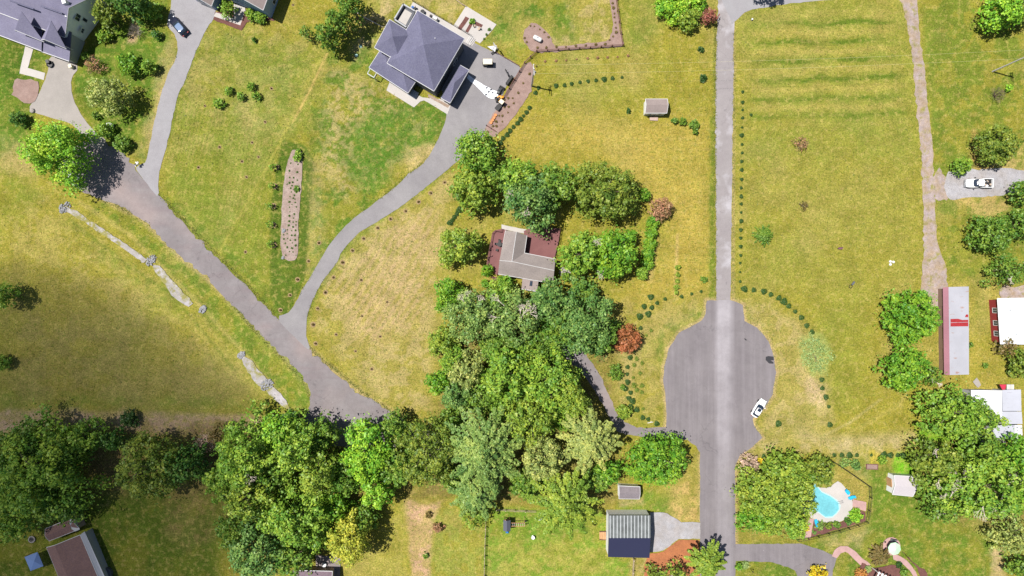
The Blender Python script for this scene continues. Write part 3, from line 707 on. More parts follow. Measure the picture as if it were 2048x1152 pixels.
def outline_fn(r, rough):
    ph = r.random(6) * 2 * PI
    am = np.array([.10, .09, .07, .06, .05, .05]) * rough
    fr = np.array([2, 3, 5, 7, 9, 12])
    return lambda th: 1 + sum(am[i] * np.sin(fr[i] * th + ph[i]) for i in range(6))

def crown_round(Rx, Ry, h, zb, r, leaf=.3, dens=1.0, lump=.22, rough=1.0, core=True, droop=0):
    R = (Rx + Ry) / 2
    of = outline_fn(r, rough * 1.35)
    nl = int(np.clip(2.1 * (1 / lump) ** 2, 14, 150))
    u = (np.arange(nl) + .5) / nl
    th = np.arange(nl) * 2.39996 + r.random() * 6 + r.normal(size=nl) * .5
    lr = lump * R * (.45 + .95 * r.random(nl) ** 1.6)
    rad = np.sqrt(u) * (1 - lump * .75) * of(th)
    z = zb + (h - zb) * np.sqrt(np.clip(1 - rad ** 2, 0, 1)) * (1 + r.normal(size=nl) * .17) - lr * .6
    z = np.maximum(z, zb * .6 + lr * .4)
    c = np.stack([np.cos(th) * rad * Rx, np.sin(th) * rad * Ry, z], 1)
    n = int(dens * 2.6 * PI * Rx * Ry / (leaf * leaf * 1.3))
    n = max(n, 60)
    w = lr ** 2 * (r.random(nl) > .06); w = w / w.sum()
    k = r.choice(nl, n, p=w)
    d = r.normal(size=(n, 3)); d /= np.linalg.norm(d, axis=1, keepdims=True)
    d[:, 2] = np.where(d[:, 2] < -.25, -d[:, 2], d[:, 2])
    off = d * (lr[k] * (1 + r.normal(size=n) * .22))[:, None] * np.array([1, 1, .85])
    pos = c[k] + off
    nr = d + r.normal(size=(n, 3)) * .42 + np.array([0, 0, .25]); nr /= np.linalg.norm(nr, axis=1, keepdims=True)
    sz = leaf * r.uniform(.35, 1.35, n)
    rnd = np.clip(.5 + .22 * r.normal(size=n) + .16 * r.normal(size=nl)[k], 0, 1)
    if core:      # lower, inner foliage
        m = int(n * .3)
        th2 = r.random(m) * 2 * PI; q = np.sqrt(r.random(m)) * .86
        zz = zb + (h - zb) * np.sqrt(1 - q ** 2) * r.uniform(.1, .62, m)
        p2 = np.stack([np.cos(th2) * q * Rx * of(th2), np.sin(th2) * q * Ry * of(th2), zz], 1)
        n2 = r.normal(size=(m, 3)); n2[:, 2] = abs(n2[:, 2]) + .5; n2 /= np.linalg.norm(n2, axis=1, keepdims=True)
        pos = np.concatenate([pos, p2]); nr = np.concatenate([nr, n2]); sz = np.concatenate([sz, leaf * r.uniform(1, 1.6, m)])
        rnd = np.concatenate([rnd, r.uniform(.2, .6, m)])
    # loose sprays at the rim
    m = int(n * .05)
    th3 = r.random(m) * 2 * PI; q = of(th3) * r.uniform(.9, 1.06, m)
    p3 = np.stack([np.cos(th3) * q * Rx, np.sin(th3) * q * Ry, zb + (h - zb) * r.uniform(0, .45, m)], 1)
    n3 = r.normal(size=(m, 3)); n3[:, 2] += 1; n3 /= np.linalg.norm(n3, axis=1, keepdims=True)
    pos = np.concatenate([pos, p3]); nr = np.concatenate([nr, n3]); sz = np.concatenate([sz, leaf * r.uniform(.5, 1, m)]); rnd = np.concatenate([rnd, r.random(m)])
    v, qd = quads_from(pos, nr, sz, .75, r)
    return v, qd, rnd, c

def crown_spruce(Rx, Ry, h, zb, r, leaf=.26, dens=1.0, tiers=9, pw=1.15):
    P = []; Nn = []; Sz = []; Rn = []; tips = []
    ph = r.random() * 6
    nb_tot = int(60 + 1.6 * (Rx + Ry) / 2)
    for b in range(nb_tot):
        u = (b + .5) / nb_tot
        rr = (u ** .62)                     # reach of the branch
        th = b * 2.39996 + ph + r.normal() * .12
        z0 = h - (h - zb) * (rr ** pw)
        rr *= r.uniform(.80, 1.12)
        L = rr
        m = max(4, int(dens * 46 * L * (Rx + Ry) / 2 / (leaf / .26) ** 2 * .62 ))
        t = r.uniform(.12, 1, m) ** .75
        wdt = (.16 + .55 * np.sin(np.clip(t, 0, 1) * PI * .93)) * .135 * (Rx + Ry) / 2 * (.5 + .6 * L)
        side = r.uniform(-1, 1, m)
        cx = np.cos(th) * t * L * Rx - np.sin(th) * side * wdt
        cy = np.sin(th) * t * L * Ry + np.cos(th) * side * wdt
        cz = z0 + (1 - t) * (h - z0) * .35 - t * t * L * .10 * h * .25 - abs(side) * wdt * .45 + r.normal(size=m) * .08
        P.append(np.stack([cx, cy, cz], 1))
        n = np.stack([np.cos(th) * .35 - np.sin(th) * side * .75, np.sin(th) * .35 + np.cos(th) * side * .75, np.full(m, .8)], 1) + r.normal(size=(m, 3)) * .38
        n /= np.linalg.norm(n, axis=1, keepdims=True)
        Nn.append(n); Sz.append(leaf * r.uniform(.6, 1.2, m)); Rn.append(np.clip(.5 + .2 * r.normal(size=m) + .15 * r.normal(), 0, 1))
        if b % 6 == 0: tips.append((np.cos(th) * L * Rx * .8, np.sin(th) * L * Ry * .8, z0))
    P = np.concatenate(P); Nn = np.concatenate(Nn); Sz = np.concatenate(Sz); Rn = np.concatenate(Rn)
    v, q = quads_from(P, Nn, Sz, .6, r)
    return v, q, Rn, np.array(tips)

def trunk_mesh(h, rb, ends, r, n=7):
    mb = MB(); top = h * .62
    k = 5; pr = None
    pts = []
    for i in range(k + 1):
        t = i / k
        pts.append((r.normal() * .12 * t * h * .06, r.normal() * .12 * t * h * .06, t * top))
    for i in range(k):
        mb.tube(pts[i], pts[i + 1], rb * (1 - .75 * i / k) * (1.35 if i == 0 else 1), rb * (1 - .75 * (i + 1) / k), n)
    for e in ends:
        i = r.integers(2, k + 1); a = Vector(pts[i]); b = Vector(e); mid = a.lerp(b, .5) + Vector((0, 0, .06 * h))
        mb.tube(a, mid, rb * .38, rb * .2, 5); mb.tube(mid, b, rb * .2, rb * .06, 4)
    return mb

def tree(px, py, R, h, col, label, style='round', ry=1.0, rot=0.0, name='tree', cat='tree', leaf=None, dens=1.12, lump=.2, rough=1.0,
         dead=0, group=None, ph=.62, zb=.25, pw=1.15):
    """px, py, R: where the crown shows in the photograph and its radius there, in pixels"""
    seed = int(px * 7 + py * 13 + R)
    if style == 'round' and name == 'tree': R *= .96
    r = np.random.default_rng(seed)
    k = (H - ph * h) / H
    loc = W(px, py, ph * h); loc.z = 0
    Rx = R * k / S; Ry = Rx * ry
    leaf = leaf or (.20 if R < 20 else .25 if R < 40 else .30)
    if style == 'spruce': v, q, rn, ends = crown_spruce(Rx, Ry, h, h * (.5 if R > 40 else .1), r, leaf, dens, pw=pw)
    else: v, q, rn, ends = crown_round(Rx, Ry, h, h * zb, r, leaf, dens, lump, rough)
    t = thing(name, label, cat, loc, rot, group)
    me = fast_mesh('crown', v, q, rn); me.materials.append(LM[col])
    c = bpy.data.objects.new('crown', me); C.objects.link(c); c.parent = t
    e = [tuple(x) for x in ends[::max(1, len(ends) // 9)]][:9]
    trunk_mesh(h, max(.05, .022 * h + .02 * Rx), e, r).build('trunk', M_bark, t)
    for j in range(dead):
        mb = MB(); a = r.random() * 2 * PI; rr = r.uniform(.1, .55)
        p = Vector((math.cos(a) * rr * Rx, math.sin(a) * rr * Ry, h * (.97 - .35 * rr)))
        a2 = a + r.normal() * .9
        def grow(p, a, L, rad, d):
            q_ = p + Vector((math.cos(a) * L, math.sin(a) * L, L * .12 + .12))
            mb.tube(p, q_, rad, rad * .6, 5)
            if d: 
                for s_ in (-1, 0, 1): grow(q_, a + s_ * r.uniform(.3, .7), L * r.uniform(.5, .8), rad * .6, d - 1)
        grow(p, a2, Rx * .2, .11, 3)
        mb.build('dead_limb', M_dead, t)
    return t

def bare(px, py, R, h, label, m=None, name='bush', cat='bush', leafcol=None, n=26, rad=.035):
    """a twiggy leafless bush"""
    r = np.random.default_rng(int(px * 3 + py)); k = (H - .6 * h) / H
    loc = W(px, py, .6 * h); loc.z = 0; Rm = R * k / S
    t = thing(name, label, cat, loc)
    mb = MB()
    def grow(p, a, el, L, rd, d):
        q_ = p + Vector((math.cos(a) * math.cos(el), math.sin(a) * math.cos(el), math.sin(el))) * L
        mb.tube(p, q_, rd, rd * .6, 4)
        if d:
            for s_ in range(3): grow(q_, a + r.normal() * .5, min(1.3, el + r.normal() * .3), L * r.uniform(.6, .85), rd * .65, d - 1)
    for i in range(n):
        grow(Vector((0, 0, 0)), i * 2.4, r.uniform(.5, 1.3), Rm * .52, rad, 2)
    mb.build('branches', m or M_dead, t)
    if leafcol:
        v, q, rn, _ = crown_round(Rm * .95, Rm * .95, h, h * .2, r, .14, .35, .25, 1.2, core=False)
        me = fast_mesh('foliage', v, q, rn); me.materials.append(LM[leafcol])
        c = bpy.data.objects.new('foliage', me); C.objects.link(c); c.parent = t
    return t

# ---- upper left
tree(116,306,66,12,'lime','bright lime feathery tree overhanging the left end of the old road',ry=1.05,leaf=.24,lump=.17,rough=1.3,dens=1.15)
tree(218,192,46,8,'pale','pale yellow green loose tree on the lawn between two driveways',leaf=.22,dens=.8,lump=.2,ry=.85,rough=.7)
tree(212,32,27,7,'olive','olive rounded tree beside the grey gabled house, top left',lump=.24)
tree(206,70,15,2.5,'bright','small bright green ball shrub just below the olive tree at top left',name='bush',cat='bush')
tree(256,127,23,4.5,'green2','dense dark green rounded bush in the bed left of the lilac driveway',name='bush',cat='bush',rough=.6)
tree(296,133,15,3.5,'bright','smaller loose green bush right of the dense rounded bush, casting shadow',name='bush',cat='bush')
tree(262,6,38,9,'dark','dark green tree cut by the top edge near the black car',ry=.7)
tree(230,-18,30,7,'dark','dark tree behind the grey gabled house mostly above the frame')
bare(270,63,17,2.0,'pinkish leafless bush above the rounded green bush',n=30)
bare(188,130,20,2.4,'reddish thin bush at the corner of the grey gabled house',MATS['bark'],leafcol='rust')
tree(172,112,9,1.6,'mid','little green plant by the grey gable wall',name='plant',cat='plant')
tree(210,260,17,3.2,'bright','bright green shrub by the utility box near the concrete driveway',name='bush',cat='bush')
tree(243,288,18,2.6,'mid','spreading green shrub at the foot of the concrete driveway',name='bush',cat='bush')
tree(192,230,9,1.5,'mid','small shrub on the lawn edge above the shrub and utility box',name='bush',cat='bush')
tree(300,20,20,4,'bright','light green shrub at the left edge of the lilac driveway, top',name='bush',cat='bush')
tree(312,70,10,1.8,'dark','dark little shrub in rough grass left of the black car',name='bush',cat='bush')
tree(36,238,16,3,'dark','dark shrub near the grey boulder by the lime feathery tree',name='bush',cat='bush')
# evergreens by the big house
tree(700,8,32,11,'mid','topmost of three dense evergreens left of the large house',rough=.8,dens=1.2,lump=.2)
tree(676,46,27,10,'mid','middle one of three dense evergreens left of the large house',rough=.8,dens=1.2,lump=.2)
tree(655,76,25,9,'mid','lowest of three dense evergreens left of the large house',rough=.8,dens=1.2,lump=.2)
tree(612,66,15,4.5,'mid','small thin tree left of the three dense evergreens',dens=.5)
tree(455,18,16,4,'bright','bright shrub by the white walk of the blue grey house',name='bush',cat='bush')
tree(502,30,13,2,'bright','left half of the clipped shrubs under the blue grey wall',name='bush',cat='bush')
tree(520,35,13,2,'bright','right half of the clipped shrubs under the blue grey wall',name='bush',cat='bush')
# top middle bush group beside the lane
tree(1344,10,34,4.5,'lime','large bright green shrub at the top edge left of the lane',name='bush',cat='bush',rough=.6,leaf=.22)
tree(1377,38,25,4.2,'yolive','yellow green shrub beside the maroon bush by the lane',name='bush',cat='bush',rough=.7,leaf=.22)
tree(1395,5,20,4,'lime','bright shrub at the top edge next to the maroon bush',name='bush',cat='bush')
tree(1419,33,18,3.6,'maroon','maroon leaved small tree at the left edge of the lane',leaf=.18,rough=1.2,dens=.8)
tree(1540,-40,30,9,'dark','dark tree just above the frame shading the driveway at the top')
# top right
tree(2005,22,40,8,'lime','bright green tree in the top right corner, left one',ry=1.1)
tree(2050,15,30,8,'olive','olive tree in the top right corner, cut by the right edge')
tree(1991,291,44,7,'olive','dense dome shaped dark olive tree above the white pickup',rough=.35,lump=.14,dens=1.3,leaf=.22,ph=.5)
tree(1924,332,19,4,'bright','small round green tree left of the dome shaped olive tree',rough=.5)
tree(2045,385,24,6,'mid','green tree at the right edge just below the white pickup')
tree(1983,468,44,8,'mid','spreading green tree right of the gravel track below the pickup',leaf=.25,lump=.18)
tree(2040,446,36,8,'mid','green tree touching the right edge below the white pickup, upper of the group',leaf=.25,lump=.18)
tree(2015,540,38,6.5,'mid','thin grey green tree above the white roofed building at the right edge',dens=.6,leaf=.22,dead=2)
bare(1998,188,17,2.5,'dark twiggy bush below the leaning pole at the right',MATS['bark'])
tree(2019,176,7,1.8,'lime','tiny bright sapling below the leaning pole at the right',name='sapling',cat='sapling')
# right field edge
tree(1824,632,60,9,'green2','big dense dome shaped tree left of the pink and grey barn, upper one',rough=.6,lump=.13,dens=1.2,leaf=.26)
tree(1812,738,52,9,'green2','big irregular tree left of the barn foot, lower one',rough=1.1,lump=.16,dens=1.1,leaf=.26,ry=.9)
tree(1860,752,26,6,'mid','thin grey green tree with bare twigs beside the barn foot',dens=.5,dead=2)
tree(1900,825,72,11,'bright','large lumpy bright green tree left of the white metal roofs',ry=.72,lump=.15)
tree(1962,838,38,9,'bright','bright green tree leaning over the white metal roofs',lump=.18,ry=.8)
tree(1960,965,94,14,'bright','huge spreading tree at lower right with bare white limbs',ry=.85,lump=.13,dead=6)
tree(2035,950,70,13,'green2','tall dense tree at the right edge under the white metal roofs',ry=1.1,lump=.15)
tree(1868,925,50,10,'olive','olive tree left of the huge tree above the white shed',dead=3,lump=.18)
tree(1885,1000,48,9,'mid','lower left part tree beside the white shed with thin branches',dead=3,dens=.8)
tree(2025,1068,44,9,'pale','pale grey green tree at the right edge, lower right corner',dens=.8,leaf=.24)
tree(2042,1135,26,6,'mid','green tree in the lower right corner')
tree(2045,725,28,6,'olive','olive tree at the right edge below the white roofed building')
tree(2012,694,22,4,'brown','thin brownish shrub below the white roofed building',name='bush',cat='bush',dens=.5)
tree(1971,731,6,1,'mid','tiny shrub in the yard between barn and white metal roofs',name='bush',cat='bush')
tree(2022,742,8,1.2,'mid','small round shrub beside the olive tree at the right edge',name='bush',cat='bush')
tree(1941,690,6,1.5,'mid','narrow shrub against the right wall of the long barn',name='bush',cat='bush')
# centre clump round the cottage
tree(955,308,50,10,'bright','rounded green tree nearest the bend of the long driveway',lump=.2)
tree(945,382,50,10,'yolive','olive green tree left in the clump above the cottage',lump=.18)
tree(1040,362,46,11,'bright','bright green tree in the middle of the clump above the cottage',lump=.2)
tree(1062,400,62,13,'bluish','large tree with pale leaves and a bare limb overhanging the cottage',dead=2,lump=.16)
tree(1115,372,50,12,'mid','green tree between the overhanging tree and the olive dome',lump=.18)
tree(1210,382,74,12,'olive','largest olive dome tree above the cottage deck',lump=.14,rough=.7,leaf=.25,ry=.88,dens=1.15)
tree(1287,390,15,3,'green2','bright round bush at the right side of the olive dome tree',name='bush',cat='bush',rough=.5)
tree(1322,418,26,5,'rust','reddish brown small tree above the clipped hedge bushes',leaf=.2,dens=.8,rough=.6)
for i, (x, y, rr, l) in enumerate([(1307,445,15,'topmost, beside the reddish tree'),(1303,466,14,'second from the top'),(1300,487,15,'third from the top, roundest'),
        (1297,508,14,'third from the bottom'),(1295,524,15,'second from the bottom'),(1284,546,14,'lowest, set apart to the left')]):
    tree(x,y,rr,2.6,'green2' if i != 5 else 'bright','clipped green hedge bush, ' + l,name='hedge_bush',cat='hedge',rough=.4,leaf=.17,dens=1.3,group='clipped hedge bushes right of the cottage',lump=.3)
tree(917,492,45,8.5,'yolive','rounded yellow green tree left of the cottage deck, big shadow beside it',lump=.2)
tree(896,583,31,7,'green2','dense dark green tree below the yellow green one, left of the clump',rough=.6,lump=.2)
tree(889,610,20,5,'green2','lower lobe tree just under the dense dark green tree')
tree(974,541,13,3,'green2','round bush at the lower end of the red deck',name='bush',cat='bush',rough=.4)
tree(970,567,9,2.2,'green2','small clipped ball bush below the deck bush',name='bush',cat='bush',rough=.4)
tree(1011,560,16,3,'green2','leafy shrub against the lower wall of the cottage',name='bush',cat='bush')
tree(1131,553,10,2.2,'bright','small round bush by the pale path right of the cottage',name='bush',cat='bush',rough=.4)
tree(1160,508,46,10,'bright','bright green tree left of the pair beside the red deck',lump=.18,dead=1,dens=1.25)
tree(1222,506,58,10,'green2','green tree right of the pair beside the red deck',lump=.17,dead=2,dens=1.25)
tree(1096,604,48,12,'bluish','blue green maple overhanging the cottage roof corner',leaf=.27,lump=.18)
tree(1165,645,74,13,'bluish','large blue green maple over the narrow shaded driveway',leaf=.27,lump=.14,rough=1.3)
tree(1205,672,40,9,'mid','green maple next to the dark red round tree')
tree(1253,679,31,6,'red','dark red round tree beside the green maples',rough=.4,leaf=.2,dens=1.2)
tree(940,632,58,12,'grey','grey green tree with thin pale branches, upper left of the central wood',dead=3,lump=.15,dens=.85,leaf=.26)
tree(1025,640,64,13,'grey','grey green tree with many bare branches in the central wood',dead=6,lump=.15,dens=.75,leaf=.26)
tree(1000,590,34,8,'bright','light green tree just below the cottage deck')
tree(885,683,31,6,'yolive','yellow green lobe tree at the left rim of the central wood')
tree(935,742,42,9,'pale','yellow leaved tree at the left rim of the central wood',leaf=.26,lump=.17)
tree(877,765,27,6,'green2','bushy dark tree at the left rim below the yellow leaved tree',rough=.7)
tree(912,790,33,7,'bluish','blue green tree below the yellow leaved tree')
tree(1020,745,66,13,'bright','broad bright green tree in the middle of the central wood',lump=.13)
tree(1095,760,70,13,'bright','broad bright green tree near the shaded driveway in the central wood',lump=.14)
tree(1060,835,58,12,'yolive','light green tree between the grey green spruces',lump=.15)
tree(1130,775,40,13,'yolive','small light topped tree left of the shaded driveway')
tree(1148,800,36,11,'yolive','yellow green tree overhanging the shaded driveway edge')
tree(968,900,88,18,'grey','tall grey green spruce with star shaped branches, lower centre','spruce',ry=1.2,pw=.9)
tree(1180,880,74,16,'pale','pale green spruce with layered branches left of the holly tree','spruce',pw=.9)
tree(1085,915,50,13,'pale','soft pale green tree between the two big spruces',lump=.14,dens=1.1,leaf=.24)
tree(1128,1008,80,15,'yolive','feathery olive spruce above the lawn, below the two big spruces','spruce',pw=.9)
tree(955,985,62,13,'grey','lower grey green spruce behind the lawn fence','spruce',ry=1.0,pw=.9)
tree(945,1022,38,6,'yolive','low thin tree by the brown clearing',dens=.5)
tree(1312,922,72,10,'green2','dense holly like tree with layered leaves beside the road',ry=.78,lump=.11,rough=.6,leaf=.26)
tree(1217,945,26,7,'green2','small green tree between the pale spruce and the holly like tree')
tree(1246,775,6,1.5,'mid','narrow shrub left of the dark tufts',name='bush',cat='bush')
tree(1232,745,17,2.4,'mid','shrub trailing towards the dark tufts',name='bush',cat='bush',dens=.7)
tree(1248,824,16,3,'yolive','shrub at the edge of the shaded driveway near its mouth',name='bush',cat='bush')
# lower left wood
tree(850,905,70,13,'olive','dense olive tree in the lower wood beside the brown clearing',lump=.12,rough=.6,leaf=.25,ry=1.15,dens=1.15)
tree(735,905,56,12,'lime','bright green tree in the lower wood beneath the road end',lump=.17,ry=1.2)
tree(790,850,30,8,'mid','dark green tree top poking out under the road end')
tree(715,865,24,7,'grey','greyish tree top with twigs under the road end',dens=.6)
tree(755,985,36,10,'lime','bright green tree above the dark shadow in the lower wood')
tree(495,905,72,15,'bright','tallest bright green tree at the left of the lower wood',lump=.14,rough=1.3,dead=1)
tree(590,900,62,14,'bright','bright green tree in the middle top of the lower wood',lump=.15,rough=1.3)
tree(560,860,40,11,'lime','lime green tree top at the end of the gravel swale')
tree(640,945,50,13,'yolive','yellow green tree in the middle right of the lower wood',lump=.16,rough=1.3)
tree(500,990,56,13,'yolive','yellow green tree at the left edge of the lower wood',lump=.16)
tree(600,1035,66,14,'bright','bright tree above the purple roofed house',lump=.15,rough=1.2)
tree(668,1015,34,9,'green2','green tree squeezed beside the yellow tree')
tree(520,1100,66,13,'bluish','darker blue green tree at the bottom edge of the lower wood',lump=.15)
tree(590,1105,48,11,'mid','green tree at the bottom edge left of the purple roofed house',lump=.17)
tree(698,1076,46,12,'yellow','golden yellow tree at the bottom beside its big shadow',leaf=.25,lump=.15,rough=.7,ry=1.2)
tree(730,1035,30,8,'mid','green tree behind the golden yellow tree')
bare(412,888,24,3.2,'pale pinkish bare bush at the left tip of the lower wood',leafcol='pink')
tree(440,868,22,5,'brown','brownish bush beside the pale bare bush',name='bush',cat='bush',dens=.7)
tree(578,842,20,8,'dark','dark crowned tree at the corner of the old road')
bare(640,858,18,4,'dark bare twiggy bush at the bottom edge of the old road',MATS['bark'])
# shaded lower left
tree(78,945,96,15,'bright','largest tree of the cloud shaded lower left, bright green clumps',lump=.13,rough=1.2)
tree(10,915,52,12,'mid','shaded green tree on the left edge above the brown roofed shed')
tree(25,1040,48,10,'bright','shaded tree on the left edge near the blue canopy')
tree(160,880,44,9,'bright','shaded tree right of the largest shaded tree',lump=.2)
tree(225,880,24,6,'dark','small dark tree between the shaded trees')
tree(300,935,72,13,'olive','round shaded tree standing alone over the lower left lawn',lump=.13,rough=.8,ry=.98)
tree(370,925,44,10,'dark','dark evergreen between the round shaded tree and the wood')
tree(258,838,19,2.5,'tuft','dark ring shaped bush on the dirt strip',name='bush',cat='bush')
tree(4,590,28,7,'bright','green tree on the left edge beside the shaded meadow')
tree(4,725,16,3,'bright','small bush cut by the left edge in the shaded meadow',name='bush',cat='bush')
bare(95,1075,6,1,'small bare shrub near the brown roofed shed')
# pool thicket
tree(1543,985,66,8,'yolive','broad yellow green tree covering the left side of the pool',lump=.12,leaf=.25,ry=1.05)
tree(1597,1005,38,8,'yolive','yellow green tree reaching over the pool water',lump=.15,leaf=.24)
tree(1588,1048,32,7,'bright','green tree at the lower tip of the pool thicket')
tree(1568,940,46,8,'yolive','olive tree at the upper edge of the pool thicket',lump=.17)
tree(1640,942,34,6,'olive','rounded olive tree above the pool water',rough=.6,lump=.18)
tree(1510,1035,36,6,'green2','darker green tree at the lower left of the pool thicket',rough=.7)
tree(1500,930,22,3,'pink','thin brownish bush at the road side of the pool thicket',name='bush',cat='bush',dens=.6)
tree(1490,985,22,4,'olive','loose olive bush beside the road next to the pool thicket',name='bush',cat='bush',dens=.8)
tree(1520,922,6,.9,'gold','yellow flowering plant above the pool thicket',name='plant',cat='plant')
tree(1612,1056,7,.9,'gold','yellow flowering plant beside the brick step of the pool',name='plant',cat='plant')
tree(1711,1032,15,1.5,'lime','lime green shrub in the bed right of the pool deck',name='bush',cat='bush',rough=.6)
tree(1697,1043,8,1.2,'dark','dark shrub left of the lime green pool shrub',name='bush',cat='bush')
tree(1674,1050,8,1.2,'mid','green shrub in the middle of the lower pool bed',name='bush',cat='bush')
tree(1657,1051,8,1.2,'olive','olive shrub in the lower pool bed',name='bush',cat='bush')
tree(1640,1052,9,1.2,'grey','grey green shrub at the left of the lower pool bed',name='bush',cat='bush')
tree(1629,1065,4,.7,'bluish','small bluish plant at the tip of the lower pool bed',name='plant',cat='plant')
tree(1712,930,10,2,'bluish','blue green shrub outside the black pool fence',name='bush',cat='bush')
tree(1690,925,12,1.2,'grey','low grey green plant outside the black pool fence',name='plant',cat='plant',dens=.5)
tree(1765,920,9,2,'bright','green shrub below the upper tuft row near the white shed',name='bush',cat='bush')
tree(1766,1117,25,4,'brown','brown green fountain like tree by the round patio',leaf=.2,style='spruce')
tree(1737,1138,7,1,'mint','small mint green plant beside the white pergola',name='plant',cat='plant')
tree(1722,1148,12,1.2,'orange','orange leaved shrub at the bottom edge by the pergola',name='bush',cat='bush')
tree(1798,1130,7,.9,'tuft','round dark blue green plant inside the brick path',name='plant',cat='plant')
tree(1808,1145,8,1,'mid','green plant at the bottom edge inside the brick path',name='plant',cat='plant')
tree(1636,1150,20,2.6,'gold','yellow flowering bush at the end of the lower right driveway',name='bush',cat='bush')
tree(1478,1134,8,1.4,'green2','small round green bush at the road corner, bottom',name='bush',cat='bush',rough=.4)
tree(1490,1131,9,.7,'mint','pale bluish plant beside the small round bush at the road corner',name='plant',cat='plant')
tree(1415,1125,46,10,'yolive','feathery yellow green pine at the bottom beside the orange bark bed','spruce',leaf=.24)
tree(1348,1152,28,7,'yolive','thin pine with grey stems standing in the orange bark bed',dens=.5,dead=2,leaf=.22)
tree(1308,1152,20,4,'olive','low pine shrub at the bottom beside the metal barn',name='bush',cat='bush',dens=.6)
# odd single plants in the fields
tree(1630,710,32,.9,'mint','low patch of pale mint green weeds in the gap of the tuft row',name='weed_patch',cat='plants',ry=1.3,lump=.12,rough=.8,leaf=.17,dens=.3,rot=.25)
tree(1532,470,24,3.5,'mid','spiky green small tree alone beside the lane',leaf=.17,dens=.28,lump=.12,rough=1.6,style='spruce')
bare(1602,286,17,2.2,'brown thin sapling alone in the right field',MATS['bark'],leafcol='rust',name='sapling',cat='sapling',n=14)
bare(1608,411,10,1.4,'smaller brown sapling in the middle of the right field',MATS['bark'],leafcol='brown',name='sapling',cat='sapling',n=12)
tree(1257,222,5,.7,'tuft','tiny dark bush alone left of the small shed',name='bush',cat='bush')
tree(1402,98,6.5,1,'tuft','lone dark tuft left of the lane, upper of two',name='grass_tuft',cat='shrub')
tree(1407,156,8,1,'tuft','lone dark tuft left of the lane, lower of two',name='grass_tuft',cat='shrub')
tree(1409,559,7,1,'mid','lone round bush near the foot of the lane',name='bush',cat='bush')
for x, y, rr, l in ((1350,241,7,'leftmost'),(1366,243,8,'middle'),(1389,249,10,'right'),(1391,262,6,'lowest')):
    tree(x,y,rr,1.6,'mid','leafy bush below the small shed, %s of the loose group' % l,name='bush',cat='bush',group='loose bushes below the small shed')
for x, y, l in ((501,172,'top right'),(457,182,'top left'),(481,193,'middle'),(512,192,'right'),(437,207,'lowest left, biggest')):
    tree(x,y,9 if y < 205 else 12,1.7,'bright','young leafy bush in the upper left meadow, %s of five' % l,name='bush',cat='bush',group='five young bushes in the upper left meadow',dens=.9)
tree(508,79,5,1,'dark','tiny dark sapling in the meadow below the blue grey house',name='sapling',cat='sapling')
tree(875,1056,11,2,'rust','brown bush beside the brown clearing',name='bush',cat='bush',dens=.8)
tree(857,1030,7,1.2,'brown','small dark brown plant in the brown clearing',name='bush',cat='bush')
tree(851,1112,6,1,'mid','small green plant at the lower edge of the clearing',name='plant',cat='plant')
tree(596,311,10,1.2,'bright','green leafy patch at the top end of the tongue shaped mulch bed',name='plant',cat='plant',ry=1.3)
tree(593,378,7,.6,'mid','green leafy plant in the middle of the tongue shaped mulch bed',name='plant',cat='plant')
nth_ = lambda y: {535: 'first', 549: 'second', 562: 'third', 574: 'fourth', 585: 'fifth'}[y]
for y, rr in ((535,6),(549,5),(562,5),(574,6),(585,5)):
    tree(1357 - (y - 530) * .08, y, rr, 1.1, 'yolive', 'low climber in the thin row right of the hedge bushes, %s from the top' % nth_(y), name='vine_plant', cat='plant', group='thin row of climbers right of the hedge')
tree(1022,505+70,7,1,'gold','small yellow plant at the cottage step',name='plant',cat='plant')
tree(944,150,7,1.2,'green2','green shrub in the patio planter of the large house',name='bush',cat='bush') if False else None
tree(945,42,6,1,'green2','green shrub in the patio planter behind the large house',name='bush',cat='bush')

